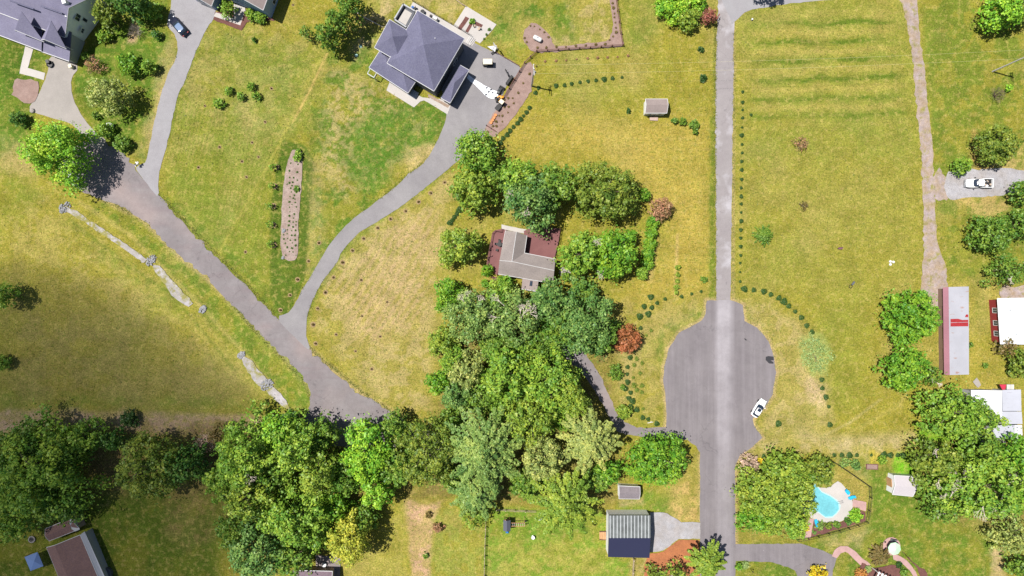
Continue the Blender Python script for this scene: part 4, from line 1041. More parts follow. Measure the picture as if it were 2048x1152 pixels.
# understory that closes the wood
for i, (x, y, R, h, col, l) in enumerate([
 (1000,700,40,8,'mid','low green tree in the dip below the bare branched grey green tree'),(1075,690,40,8,'mid','green tree below the cottage side maple'),
 (905,720,30,7,'bright','green tree between the yellow tree and the field'),(960,800,35,5.5,'mid','shadowed green tree in the heart of the central wood'),
 (1010,820,34,5.5,'bright','green tree right of the heart of the central wood'),(900,840,30,5.5,'mid','green tree under the left foot of the tallest spruce'),
 (1120,830,35,5.5,'bright','green tree above the pale spruce'),(1055,970,37,5.5,'mid','dark understory tree between the two lower spruces'),
 (1195,960,28,5.5,'mid','shadowed tree right under the pale spruce'),(905,960,28,5.5,'mid','green tree between the dense olive tree and the spruce'),
 (545,950,44,10,'mid','green tree in the middle of the lower wood, shaded by neighbours'),(560,1030,46,10,'bright','green tree left of the purple roofed house wood'),
 (690,950,42,9,'mid','dark green tree beside the gap in the lower wood'),(640,870,38,9,'mid','green tree at the top rim of the lower wood'),
 (455,960,46,11,'bright','green tree at the left rim of the lower wood'),(800,930,44,10,'mid','green tree between the bright tree and the dense olive tree'),
 (470,1060,40,9,'mid','green tree over the shaded lawn edge of the lower wood'),(635,1065,36,9,'bright','green tree beside the golden yellow tree'),
 (1165,585,30,7,'mid','dark green tree at the right shoulder of the cottage maple'),(1120,660,46,10,'mid','green tree between the two blue green maples'),
 (1000,350,30,7,'mid','green tree closing the gap in the clump above the cottage'),
 
 (1960,900,44,9,'mid','green tree between the lumpy tree and the huge tree'),
 (120,1010,46,9,'mid','shaded tree below the largest shaded tree'),(130,900,48,10,'mid','shaded tree at the dirt strip side of the largest shaded tree'),
 (60,880,48,10,'mid','shaded tree on the dirt strip in the corner wood'),(20,975,46,11,'bright','shaded tree filling the left edge wood'),
 (1540,1040,34,6,'yolive','yellow green tree in the lower middle of the pool thicket'),(1600,960,32,6,'yolive','yellow green tree at the pool side of the thicket')]):
    tree(x, y, R, h, col, l, lump=.19, rough=1.2)

# ---- rows of small shrubs: one mesh per kind, copied
def shrub_mesh(kind, col, seed):
    r = np.random.default_rng(seed)
    if kind == 'tuft':      # a fountain of fine dark leaves
        n = 420; th = r.random(n) * 2 * PI; q = np.sqrt(r.random(n)) * (1 + .14 * np.sin(3 * th + r.random() * 6))
        z = .85 * np.sqrt(np.clip(1 - (q / 1.25) ** 2, 0, 1)) * r.uniform(.6, 1.0, n)
        pos = np.stack([np.cos(th) * q, np.sin(th) * q, z], 1)
        nr = np.stack([np.cos(th) * q * .8, np.sin(th) * q * .8, np.full(n, .8)], 1) + r.normal(size=(n, 3)) * .4
        nr /= np.linalg.norm(nr, axis=1, keepdims=True)
        v, qd = quads_from(pos, nr, r.uniform(.10, .2, n), .55, r); rn = r.random(n)
    else:
        v, qd, rn, _ = crown_round(1, 1, 1.1, .15, r, .15, .9, .28, .8)
    me = fast_mesh('shrub_' + kind + col, v, qd, rn); me.materials.append(LM[col])
    return me
TUFT = [shrub_mesh('tuft', 'tuft', i) for i in range(4)]
BALL = [shrub_mesh('ball', 'olive', i + 10) for i in range(3)]
RUST = [shrub_mesh('ball', 'rust', i + 20) for i in range(3)]
BROWN = [shrub_mesh('ball', 'brown', i + 30) for i in range(3)]
DARKB = [shrub_mesh('ball', 'dark', i + 40) for i in range(3)]
def nth(i):
    w = ['first', 'second', 'third', 'fourth', 'fifth', 'sixth', 'seventh', 'eighth', 'ninth', 'tenth', 'eleventh', 'twelfth']
    return w[i] if i < 12 else '%d%s' % (i + 1, {1: 'st', 2: 'nd', 3: 'rd'}.get((i + 1) % 10, 'th') if (i + 1) % 100 > 20 else 'th')
def places(pts):
    n = len(pts)
    if n == 1: return ['']
    dx = max(p[0] for p in pts) - min(p[0] for p in pts); dy = max(p[1] for p in pts) - min(p[1] for p in pts)
    k, w = (0, 'left') if dx > dy else (1, 'top')
    o = sorted(range(n), key=lambda i: pts[i][k]); out = [''] * n
    for r_, i in enumerate(o): out[i] = ', %s from the %s' % (nth(r_), w)
    return out
def row(name, cat, meshes, pts, rpx, label, group, hz=1.0, extra=None):
    pl = places(pts)
    for i, p in enumerate(pts):
        x, y = p[0], p[1]; rr = (p[2] if len(p) > 2 else rpx) * random.uniform(.70, 1.18) / S
        o = bpy.data.objects.new(name, meshes[i % len(meshes)]); C.objects.link(o)
        o.location = W(x, y, 0); o.rotation_euler = (0, 0, random.random() * 6.28); o.scale = (rr * random.uniform(.92, 1.08), rr * random.uniform(.92, 1.08), rr * hz)
        tag(o, label + pl[i], cat, group)
Z = lambda tx, ty, pts, s=3.84: [(tx + p[0] / s, ty + p[1] / s) + tuple(p[2:]) for p in pts]
row('grass_tuft', 'shrub', TUFT, [(1485,184),(1485,205),(1485,220),(1485,236),(1484,255,2.5),(1483,271),(1484,289),(1484,306),(1483,323),(1483,340),(1483,359),(1482,376),(1482,393),(1482,408),(1482,425),(1482,442),(1481,460),(1481,476),(1481,493),(1481,511),(1480,526),(1480,544,3),(1480,563)], 3.9,
    'small dark tuft in the straight row along the lane', 'straight row of tufts right of the lane')
row('grass_tuft', 'shrub', TUFT, [(1502,230,3)], 3.9, 'small dark tuft set off to the right of the straight lane row', None)
row('grass_tuft', 'shrub', TUFT, [(1488,578,7.5),(1507,580,6.5),(1527,583,6.5),(1541,589,5.5),(1557,596),(1567,603),(1577,612),(1590,623,6.3),(1602,635,6.8),(1613,651,7),(1623,664,5.5)], 6,
    'dark green tuft in the arc above the mint green patch', 'arc of tufts right of the cul-de-sac')
row('grass_tuft', 'shrub', TUFT, [(1643,759),(1644,776),(1651,794,6.5),(1657,813),(1659,849)], 5.5,
    'dark green tuft in the short line below the mint green patch', 'line of tufts below the mint green patch')
row('grass_tuft', 'shrub', TUFT, [(1556,847,6)], 6, 'single dark tuft in the grass below the white car', None)
row('grass_tuft', 'shrub', TUFT, [(1668,910),(1683,910),(1698,910),(1713,910),(1742,910,4.5),(1767,909),(1780,910),(1795,910),(1805,910)], 5.4,
    'dark tuft in the level row above the pool fence', 'level row of tufts above the pool fence')
row('grass_tuft', 'shrub', TUFT, [(1527,912)], 5.4, 'dark tuft at the road side tip of the pool thicket', None)
row('grass_tuft', 'shrub', TUFT, [(1112,172),(1129,171),(1143,168),(1160,165),(1176,163),(1192,161),(1208,159),(1225,157),(1244,155,3.8)], 4.6,
    'dark tuft in the level row right of the left utility pole', 'row of tufts right of the left utility pole')
row('grass_tuft', 'shrub', TUFT, [(1077,176),(1071,186),(1059,216),(1053,225),(1047,232),(1041,239),(1035,247),(1027,254),(1020,262),(1014,270),(1006,277),(1001,286)], 5,
    'dark tuft in the slanting row beside the long pink mulch bed', 'slanting row of tufts beside the pink mulch bed')
row('grass_tuft', 'shrub', TUFT, [(900,446),(905,440),(909,434),(914,428),(919,420)], 6,
    'dark tuft in the short row above the yellow green tree', 'short row of tufts above the yellow green tree')
row('grass_tuft', 'shrub', TUFT, [(1301,594,6.5),(1314,606),(1288,613,7),(1303,615),(1296,628,6.5),(1279,633,6.5),(1330,598)], 5.5,
    'dark tuft in the loose cluster above the dark red tree', 'cluster of tufts above the dark red tree')
row('grass_tuft', 'shrub', TUFT, [(1363,593),(1383,588),(1402,583)], 4.3,
    'dark tuft in the row of three left of the lane foot', 'three tufts left of the lane foot')
row('grass_tuft', 'shrub', TUFT, [(1281,656),(1266,704),(1260,715),(1255,734),(1254,748),(1255,764,6.5),(1251,777,6),(1261,785),(1257,796,6.5),(1265,802),(1261,814,6.5),(1273,819,6.5)], 5.5,
    'dark tuft in the crowded line below the dark red tree', 'crowded line of tufts below the dark red tree')
row('grass_tuft', 'shrub', TUFT, [(1285,835),(1296,838),(1313,847,7)], 6,
    'dark tuft in the three at the shaded driveway mouth', 'three tufts at the shaded driveway mouth')
row('bush', 'bush', BALL, [(1302,661,4.8),(1293,671,3.5)], 4, 'small olive ball bush right of the dark red tree', 'pair of olive ball bushes by the dark red tree')
row('bush', 'bush', BALL, [(1273,717,4),(1268,730,5.5),(1284,726,4.5),(1280,746,6.3),(1266,755,5),(1268,770,5.5),(1283,771,5),(1273,780,4),(1283,784,6),(1286,817,3.2)], 4,
    'small olive ball bush in the bed beside the crowded tuft line', 'olive ball bushes beside the crowded tuft line')
row('bush', 'bush', RUST, [(1090,123),(1112,122),(1132,121),(1153,119),(1175,117),(1195,116),(1215,115),(1235,114),(1256,112)], 2.9,
    'tiny reddish bush in the row just outside the brown fence', 'row of reddish bushes outside the brown fence')
row('bush', 'bush', BROWN, Z(1050,0,[(95,368),(163,368),(240,362),(314,362),(390,355),(465,352),(543,345),(615,342),(648,308),(675,282),(700,250),(697,215),(693,175),(686,135),(686,105),(678,62),(672,27)]), 3,
    'tiny brownish bush in the mulch strip inside the brown fence', 'brown bushes inside the brown fence')
row('bush', 'bush', BROWN, Z(700,0,[(1385,200),(1415,205),(1457,228),(1492,250),(1525,288),(1340,295),(1355,325)]), 2.6,
    'tiny brownish bush round the white tank in the mulch bed', 'brown bushes round the white tank')
row('bush', 'bush', BROWN, Z(700,0,[(1380,570),(1330,640),(1292,715),(1250,755),(1215,755),(1187,770),(1258,795),(1218,822),(1188,825),(1213,865),(1170,890),(1145,890),(1122,935),(1170,935),(1098,970),(1124,970),(1062,1015)]), 2.8,
    'tiny dull bush in the long pink mulch bed', 'dull bushes in the long pink mulch bed')
row('bush', 'bush', DARKB, Z(700,0,[(1070,230),(1048,267),(1030,300)]), 3, 'dark round bush right of the white patio', 'three dark bushes right of the white patio')
row('bush', 'bush', BROWN, Z(1050,0,[(88,510),(35,570)]), 2.6, 'tiny dull bush beside the left utility pole', 'two dull bushes beside the left utility pole')
row('bed_plant', 'plant', DARKB, Z(350,280,[(890,178),(945,188),(880,237),(940,248),(882,288),(912,290),(940,310),(905,325),(880,330),(863,340),(900,350),(890,370),(935,380),(895,400),(918,425),(885,435),(910,447),(922,455),(880,475),(925,480),(900,495),(880,517),(933,514),(883,552),(918,570),(880,583),(912,600),(879,624),(909,632),(932,628),(875,655),(908,668),(930,653),(865,690),(897,695),(927,694),(863,720),(835,728),(897,732),(922,732),(837,760),(865,757),(887,770),(924,768),(848,793),(903,790),(928,810),(863,824),(900,830),(880,857),(908,860),(930,885),(852,885)]), 2.1,
    'tiny dark plant set in rows in the tongue shaped mulch bed', 'rows of plants in the tongue shaped mulch bed')
# young trees, each in its ring of mulch
def ring_mesh():
    mb = MB(); n = 14; vs = []; fs = []
    r = random.Random(3)
    for rr, z in ((.05, .10), (.75, .07), (1.0, .0)):
        vs += [(math.cos(2 * PI * k / n) * rr * r.uniform(.93, 1.07), math.sin(2 * PI * k / n) * rr * r.uniform(.93, 1.07), z + .004) for k in range(n)]
    for j in range(2): fs += [(j * n + k, j * n + (k + 1) % n, (j + 1) * n + (k + 1) % n, (j + 1) * n + k)[::-1] for k in range(n)]
    fs.append(tuple(range(n))); mb.add(vs, fs)
    return mb
_t = thing('sapling', 'x', 'sapling'); 
ring_mesh().build('mulch_ring', ground_like('ring_mulch', ((.27, .20, .10), (.22, .15, .08)), (1, 3, 9), (.1, .1, .3)), _t)
_o = bpy.data.objects.new('foliage', BROWN[0]); C.objects.link(_o); _o.parent = _t; _o.scale = (.5, .5, .8)
MB().tube((0, 0, 0), (.03, 0, .9), .05, .02, 5).build('stem', M_bark, _t)
bpy.context.view_layer.update(); note_kids(_t)
def saplings(pts, label, group, sc=.55):
    pl = places(pts)
    for i, p in enumerate(pts):
        s_ = sc * random.uniform(.85, 1.15) * (p[2] if len(p) > 2 else 1)
        copy_tree(_t, W(p[0], p[1], 0), random.random() * 6, s_, label + pl[i], group)
saplings([(889,365),(861,386),(837,404),(811,422),(781,438),(755,456),(727,477),(705,501),(685,525),(667,555),(651,585),(635,617),(626,649,1.2),(631,687)],
    'mulch ringed sapling along the right side of the long driveway', 'saplings right of the long driveway')
saplings([(638,486),(617,522),(595,559),(580,590),(561,620)], 'sapling in a mulch ring left of the long driveway', 'saplings left of the long driveway')
saplings([(724,632),(672,669),(711,702),(743,738),(774,604),(722,560),(760,673)], 'sapling in a mulch ring out in the straw coloured field', 'saplings in the straw coloured field', .42)
saplings([(543,177),(439,294),(397,335),(491,504),(504,285),(484,323),(517,314),(493,354),(410,212),(530,244),(586,10),(750,42)], 'stumpy sapling in a mulch ring out in the upper left meadow', 'saplings in the upper left meadow', .38)
for i, (x, y, l) in enumerate([(553,334,'topmost'),(550,373,'second'),(547,412,'middle'),(547,450,'fourth'),(548,490,'lowest')]):
    copy_tree(_t, W(x, y, 0), i, .68, 'young tree in a mulch disc beside the tongue shaped bed, %s of five' % l, 'five young trees beside the tongue shaped bed')
    tree(x - 8, y - 1, 8, 2.2, 'bright', 'thin bright green young tree leaning left of its mulch disc, %s of five' % l, name='young_tree', cat='tree', dens=.3, group='five thin young trees beside the tongue shaped bed')
for o in [_t] + [c for c in bpy.data.objects if c.parent == _t]: bpy.data.objects.remove(o)

# ---------------------------------------------------------------- buildings
def shingle(name, c1, c2, sc=2.2):
    m = bpy.data.materials.new(name); m.use_nodes = True; nt = m.node_tree; p = nt.nodes['Principled BSDF']
    tc = N(nt, 'ShaderNodeTexCoord').outputs['Object']
    base = mixc(nt, ramp(nt, noise_node(nt, tc, 3.5, 3, .7), .4, .62), c1, c2)
    f = math_n(nt, 'MULTIPLY', ramp(nt, noise_node(nt, tc, 9, 2, .7), .3, .7, .86, 1.14), ramp(nt, noise_node(nt, tc, .35, 4), .3, .7, .9, 1.1))
    nt.links.new(scale_c(nt, base, f), p.inputs['Base Color']); p.inputs['Roughness'].default_value = .9
    p.inputs['Specular IOR Level'].default_value = .15
    return m
R_slate = shingle('slate_shingles', (0.105, 0.103, 0.161), (0.131, 0.131, 0.187))
R_lilac = shingle('lilac_shingles', (0.149, 0.142, 0.208), (0.173, 0.166, 0.230))
R_grey = shingle('grey_shingles', (0.240, 0.208, 0.196), (0.212, 0.184, 0.176))
R_tan = shingle('tan_shingles', (0.257, 0.211, 0.199), (0.234, 0.191, 0.183))
R_brown = shingle('brown_shingles', (0.190, 0.115, 0.100), (0.142, 0.089, 0.088))
R_plum = shingle('plum_shingles', (.17, .125, .15), (.14, .10, .125))
R_dkgrey = shingle('dark_shingles', (.19, .165, .18), (.16, .14, .15))
W_white = mat('white_siding', (.72, .72, .74), .6, noise=.04, nscale=1)
W_grey = mat('grey_siding', (.33, .34, .36), .7, noise=.05, nscale=1)
W_blue = mat('blue_grey_siding', (.22, .31, .50), .7, noise=.05, nscale=1)
W_char = mat('charcoal_siding', (.09, .095, .11), .7)
W_tan = mat('tan_siding', (.36, .27, .22), .8)
W_red = mat('dark_red_siding', (.25, .03, .035), .7, noise=.1)
W_brown = mat('brown_siding', (.20, .13, .10), .8)
M_trim = mat('white_trim', (.60, .60, .61), .5)
M_glass = mat('window_glass', (.03, .04, .06), .08, spec=.8)
M_black = mat('black_metal', (.02, .02, .022), .45)
M_rubber = mat('rubber', (.02, .02, .02), .8)
M_steel = mat('galvanised_steel', (.45, .46, .48), .35, metal=.7)
M_woodpale = mat('weathered_wood', (.42, .33, .25), .85, noise=.2, nscale=3)
M_wood = mat('warm_wood', (.42, .24, .12), .8, noise=.2, nscale=3)
M_redwood = mat('brown_fence_wood', (.17, .085, .075), .8, noise=.15, nscale=2)
def deck_mat():
    m = bpy.data.materials.new('red_deck_boards'); m.use_nodes = True; nt = m.node_tree; p = nt.nodes['Principled BSDF']
    tc = N(nt, 'ShaderNodeTexCoord').outputs['Object']
    mp = N(nt, 'ShaderNodeMapping'); mp.inputs['Rotation'].default_value = (0, 0, math.radians(10)); nt.links.new(tc, mp.inputs[0])
    w = N(nt, 'ShaderNodeTexWave', bands_direction='Y'); w.inputs['Scale'].default_value = 1.1; w.inputs['Distortion'].default_value = .3
    nt.links.new(mp.outputs[0], w.inputs['Vector'])
    base = mixc(nt, ramp(nt, noise_node(nt, tc, .5, 4), .35, .65), (.125, .038, .038), (.15, .052, .05))
    nt.links.new(scale_c(nt, base, ramp(nt, w.outputs['Fac'], 0, .25, .78, 1.04)), p.inputs['Base Color']); p.inputs['Roughness'].default_value = .7
    return m
M_deck = deck_mat()

def inset(c4, d):
    out = []; n = len(c4)
    a = sum(c4[i].x * c4[(i + 1) % n].y - c4[(i + 1) % n].x * c4[i].y for i in range(n)); sg = 1 if a > 0 else -1
    for i in range(n):
        p0, p1, p2 = c4[i - 1], c4[i], c4[(i + 1) % n]
        e1 = (p1.xy - p0.xy).normalized(); e2 = (p2.xy - p1.xy).normalized()
        n1 = Vector((-e1.y, e1.x)) * sg; n2 = Vector((-e2.y, e2.x)) * sg
        b = (n1 + n2); b = b / max(.3, b.dot(n1))
        out.append(p1.xy + b * d)
    return out

def window(parent, p0, p1, t, z, w, h, ctr, off, sill=True, name='window', fm=None):
    """p0->p1 wall line (xy, wall outward side away from ctr), centre at fraction t"""
    p = p0.lerp(p1, t); d = (p1 - p0).normalized(); nn = Vector((d.y, -d.x))
    if nn.dot(p - ctr) < 0: nn = -nn
    ang = math.atan2(d.y, d.x); q = p + nn * .03 - off.xy
    mb = MB()
    c, s = math.cos(ang), math.sin(ang)
    for dx, dz, sx, sz in ((0, h / 2 + .05, w + .2, .1), (0, -h / 2 - .05, w + .2, .1), (-w / 2 - .05, 0, .1, h), (w / 2 + .05, 0, .1, h), (0, 0, .05, h)):
        mb.box((q.x + c * dx, q.y + s * dx, z + dz), (sx, .08, sz), ang)
    f = mb.build(name, fm or M_trim, parent)
    g = MB().box((q.x - nn.x * .01, q.y - nn.y * .01, z), (w, .04, h), ang).build('pane', M_glass if name == 'window' else M_trim, f)
    return f

def house(name, label, cat, eave, he, hr, kind, roofm, wallm, ins=.45, root=None, axis=0, wins=(), fascia=True, t=.16, roofname='roof', wallname='wall', z0=0.0, he2=None, rt=.5):
    """eave: four pixel corners of the roof outline at height he; gable ridge runs from mid(0,3) to mid(1,2)"""
    P = [W(x, y, he) for x, y in eave]
    if axis: P = P[1:] + P[:1]
    ctr = sum((p.xy for p in P), Vector((0, 0))) / 4
    if root is None: root = thing(name, label, cat, (ctr.x, ctr.y, 0))
    off = Vector(root.location)
    base = P if he2 is None else P
    I = inset(P, ins)
    rf = MB(); wl = MB()
    if kind == 'gable':
        r0 = P[0].lerp(P[3], rt); r1 = P[1].lerp(P[2], rt); r0.z = r1.z = hr
        rf.slab([P[0], P[1], r1, r0], t); rf.slab([r0, r1, P[2], P[3]], t)
        k = 1 - ins / max(.1, (P[0] - P[3]).length / 2)
        g0 = I[0].lerp(I[3], rt); g1 = I[1].lerp(I[2], rt); hg = he + (hr - he) * .97 - t - .05
        b = [(p.x, p.y, z0) for p in I]; tp = [(p.x, p.y, he - t * .4) for p in I]
        vs = b + tp + [(g0.x, g0.y, hg), (g1.x, g1.y, hg)]
        wl.add(vs, [(0, 1, 5, 4), (2, 3, 7, 6), (1, 2, 6, 9, 5), (3, 0, 4, 8, 7), (4, 5, 9, 8), (8, 9, 6, 7), (3, 2, 1, 0)])
    elif kind == 'hip':
        L = (P[1] - P[0]).length; Wd = (P[2] - P[1]).length
        f = min(.499, Wd / 2 / L)
        m0 = P[0].lerp(P[3], .5); m1 = P[1].lerp(P[2], .5)
        r0 = m0.lerp(m1, f); r1 = m0.lerp(m1, 1 - f); r0.z = r1.z = hr
        rf.slab([P[0], P[1], r1, r0], t); rf.slab([r0, r1, P[2], P[3]], t); rf.slab([P[1], P[2], r1], t); rf.slab([P[3], P[0], r0], t)
        wl.prism([tuple(p) for p in I], z0, he - t * .5)
    elif kind == 'mono':          # slopes from edge 0-1 (height hr) down to edge 2-3 (height he)
        Q = [W(eave[0][0], eave[0][1], hr), W(eave[1][0], eave[1][1], hr), P[2], P[3]]
        rf.slab(Q, t); J = inset(Q, ins)
        b = [(p.x, p.y, z0) for p in J]; zt = [hr - t - .02, hr - t - .02, he - t - .02, he - t - .02]
        tp = [(p.x, p.y, z) for p, z in zip(J, zt)]
        wl.add(b + tp, [(0, 1, 5, 4), (1, 2, 6, 5), (2, 3, 7, 6), (3, 0, 4, 7), (4, 5, 6, 7), (3, 2, 1, 0)]); I = J; P = Q
    roof = rf.build(roofname, roofm, root, off=off)
    wl.build(wallname, wallm, root, off=off)
    if fascia:
        fb = MB(); n = 4
        for i in range(4):
            a, b = P[i], P[(i + 1) % 4]
            if kind == 'gable' and i in (1, 3):
                rr = r1 if i == 1 else r0
                for u, v in ((a, rr), (rr, b)):
                    d = (v - u); fb.tube(u + Vector((0, 0, -.03)), v + Vector((0, 0, -.03)), .07, .07, 4)
            else:
                fb.tube(a + Vector((0, 0, -.05)), b + Vector((0, 0, -.05)), .09, .09, 4)
        fb.build('gutter', M_trim, roof, off=off)
    for (i, tt, z, w, h) in wins:
        window(root, I[i], I[(i + 1) % 4], tt, z, w, h, ctr, off)
    return root, P, I

# --- large hip roofed house in the upper middle
big, P, I = house('hip_roofed_house', 'large charcoal house with steep slate blue hip roofs at the top of the long driveway', 'house',
    [(835,21),(929,77),(868,182),(774,126)], 6.3, 9.6, 'hip', R_slate, W_char, wins=[(1,.3,1.5,1.6,1.4),(1,.6,4.6,1.4,1.3),(1,.3,4.6,1.4,1.3),(2,.3,4.6,1.2,1.3),(2,.6,1.5,1.6,1.6),(0,.5,4.6,1.6,1.3),(0,.2,1.6,2.0,1.8)])
house('', '', '', [(779,39),(830,70),(800,125),(749,95)], 6.2, 8.6, 'hip', R_slate, W_char, root=big, wins=[(0,.4,4.5,1.4,1.3),(3,.5,4.5,1.4,1.3)])
house('', '', '', [(766,92),(846,140),(816,186),(738,135)], 3.3, 4.7, 'hip', R_slate, W_char, root=big, roofname='porch_roof', wins=[(2,.3,1.6,1.6,1.4)])
house('', '', '', [(920,130),(938,140),(900,206),(882,196)], 3.3, 4.3, 'hip', R_slate, W_char, root=big, roofname='garage_roof', ins=.3)
off = Vector(big.location)
# upper deck with parapet
q = [W(x, y, 3.4) for x, y in ((808,12),(830,25),(813,57),(790,42))]
mb = MB()
mb.prism([tuple(p.xy) for p in inset(q, .02)], 0, 3.4); mb.build('deck_block', W_char, big, off=off)
MB().prism([tuple(p.xy) for p in inset(q, .5)], 3.403, 3.44).build('deck_floor', M_white_conc, big, off=off)
mb = MB()
for i in (0, 2, 3):
    a, b = q[i], q[(i + 1) % 4]; d = (b - a); ang = math.atan2(d.y, d.x); c = (a + b) / 2
    mb.box((c.x, c.y, 3.9), (d.length + .25, .28, 1.0), ang)
mb.build('parapet', W_grey, big, off=off)
mb = MB()
for i in range(4):
    a = W(823 + i * 5, 183 - i * -2, .3); 
for i in range(4):      # front steps
    c = W(829 + i * -1.6, 184 + i * 3.0, 0); mb.box((c.x, c.y, .45 - i * .11), (2.2, .42, .16), math.radians(-30))
mb.build('front_steps', W_grey, big, off=off)
mb = MB()
for (x, y) in ((738,150),(745,154)):
    pass
for a, b in (((735,147),(748,155)), ((735,147),(740,138)), ((748,155),(753,146))):
    p, r_ = W(*a, 2.4), W(*b, 2.4); mb.tube(p, r_, .09, .09, 4)
for a in ((735,147),(748,155)):
    p = W(*a, 2.4); mb.tube((p.x, p.y, 0), p, .08, .08, 4)
mb.build('side_trellis', M_trim, big, off=off)
for k, (x, y) in enumerate(((870,76),(866,92))):
    p = W(x, y, 8.6); MB().tube(p - Vector((0, 0, .9)), p, .09, .09, 8).build('roof_vent', M_trim, big, off=off)
mb = MB()
for (x0, y0, x1, y1, z) in ((941,70,932,86,1.0), (944,72,935,88,1.0), (947,74,938,90,1.0)):
    mb.tube(W(x0, y0, z), W(x1, y1, z * .6), .045, .045, 6)
mb.build('stair_rails', M_trim, big, off=off)

# --- grey gabled house, top left
U = Vector((.936, .352)); V = Vector((-.352, .936))
def uv(x, y, a, b): return (x + U.x * a + V.x * b, y + U.y * a + V.y * b)
gh = thing('gabled_house', 'large grey siding house with lilac gabled roof and two dormers at the top left', 'house', (W(60, 20, 0).x, W(60, 20, 0).y, 0))
off = Vector(gh.location)
Rg = W(137, 16, 9.2); F = W(130, 75, 5.4)
def along(p, d):    # move in world along -u by d px
    return p + Vector((-U.x * d, U.y * d, 0)) / S
K = Vector((V.x, -V.y, 0)) / S
slope = (F - Rg)
Bk = Rg + Vector((-slope.x, -slope.y, slope.z))
rf = MB(); rf.slab([Rg, along(Rg, 260), along(F, 260), F], .18); rf.slab([Bk, along(Bk, 260), along(Rg, 260), Rg], .18)
rr = rf.build('roof', R_lilac, gh, off=off)
fb = MB(); fb.tube(F, along(F, 260), .1, .1, 4); fb.tube(Rg, F, .06, .06, 4); fb.tube(Rg, Bk, .06, .06, 4)
fb.build('gutter', M_trim, rr, off=off)
w_ = MB()
e = .5 * S
f0 = along(F, e) - slope.normalized() * .3; b0 = along(Bk, e); g0 = along(Rg, e)
f1 = along(F, 255); b1 = along(Bk, 255); g1 = along(Rg, 255)
vs = [(f0.x, f0.y, 0), (b0.x, b0.y, 0), (f0.x, f0.y, F.z - .15), (g0.x, g0.y, 8.95), (b0.x, b0.y, F.z - .15), (f1.x, f1.y, 0), (b1.x, b1.y, 0), (f1.x, f1.y, F.z - .15), (g1.x, g1.y, 8.95), (b1.x, b1.y, F.z - .15)]
w_.add(vs, [(0, 1, 4, 3, 2), (5, 7, 8, 9, 6), (0, 2, 7, 5), (1, 6, 9, 4)])
w_.build('wall', mat('bright_siding', (.82,.82,.84), .6, noise=.04), gh, off=off)
# lower garage roof in front
L1 = W(138.5, 122.5, 2.7); L0 = W(83, 103, 2.7); T1 = W(143, 64, 4.9); T0 = T1 + (L0 - L1); 
g_ = MB(); g_.slab([T1, T0, L0, L1], .15); gr_ = g_.build('garage_roof', R_lilac, gh, off=off)
MB().tube(L1, L0, .1, .1, 4).build('gutter', M_trim, gr_, off=off)
g_ = MB(); J = inset([T1, T0, L0, L1], .35)
zt = [4.4, 4.4, 2.5, 2.5]
g_.add([(p.x, p.y, 0) for p in J] + [(p.x, p.y, z) for p, z in zip(J, zt)], [(0, 1, 5, 4), (1, 2, 6, 5), (2, 3, 7, 6), (3, 0, 4, 7), (4, 5, 6, 7)])
g_.build('garage_wall', W_grey, gh, off=off)
a = J[2]; b = J[3]; d = (b - a); ang = math.atan2(d.y, d.x)
for tt in (.27, .73):
    c = a.lerp(b, tt); n_ = Vector((d.y, -d.x)).normalized()
    if n_.y > 0: n_ = -n_
    MB().box((c.x + n_.x * .03, c.y + n_.y * .03, 1.1), (2.4, .08, 2.1), ang).build('garage_door', M_trim, gh, off=off)
# porch roof at left
q = [W(-40, 12, 4.8), W(84, 58, 4.8), W(83, 102, 3.0), W(-40, 56, 3.0)]
p_ = MB(); p_.slab(q, .15); pr_ = p_.build('porch_roof', R_lilac, gh, off=off)
MB().tube(q[2], q[3], .1, .1, 4).build('gutter', M_trim, pr_, off=off)
for tt in (.05, .5):
    c = q[2].lerp(q[3], tt); MB().box((c.x, c.y + .3, 1.45), (.2, .2, 2.9), 0).build('porch_post', M_trim, gh, off=off)
# cross gables
for (px_, py_, fx, fy, wl_, wr_) in ((43, 23, 30, 60, 14, 44), (102, 41, 89, 79, 22, 30)):
    top = W(px_, py_, 8.7); fr = W(fx, fy, 7.6)
    zf = 5.5
    rt_ = fr + Vector((U.x * wr_, -U.y * wr_, 0)) / S; rt_.z = zf
    lf_ = fr - Vector((U.x * wl_, -U.y * wl_, 0)) / S; lf_.z = zf
    m_ = MB(); m_.slab([top, fr, rt_], .14); m_.slab([top, lf_, fr], .14)
    dr = m_.build('dormer_roof', R_lilac, gh, off=off)
    m_ = MB(); m_.tube(fr, rt_, .07, .07, 4); m_.tube(fr, lf_, .07, .07, 4); m_.build('trim', M_trim, dr, off=off)
    bk = Vector((.352, .936, 0)) * .5
    m_ = MB(); a_, b_, c_ = lf_ + bk, rt_ + bk, fr + bk
    m_.add([a_ - Vector((0, 0, .3)), b_ - Vector((0, 0, .3)), (b_.x, b_.y, 3.2), (a_.x, a_.y, 3.2), c_ - Vector((0, 0, .3))], [(0, 3, 2, 1), (0, 1, 4)])
    m_.build('dormer_wall', W_grey, dr, off=off)
for (x, y, z) in ((151, 33, 5.5), (168, 36, 3.4), (161, 60, 3.0)):
    p = W(x, y, z); n_ = Vector((U.x, -U.y)); pp = g0.xy
    dd = (p.xy - pp).dot(n_); p2 = p.xy - n_ * dd; tdir = Vector((-n_.y, n_.x))
    window(gh, p2 - tdir, p2 + tdir, .5, z, .9 if z < 3.3 else 1.3, 1.3 if z > 3.3 else .7, g1.xy, off)
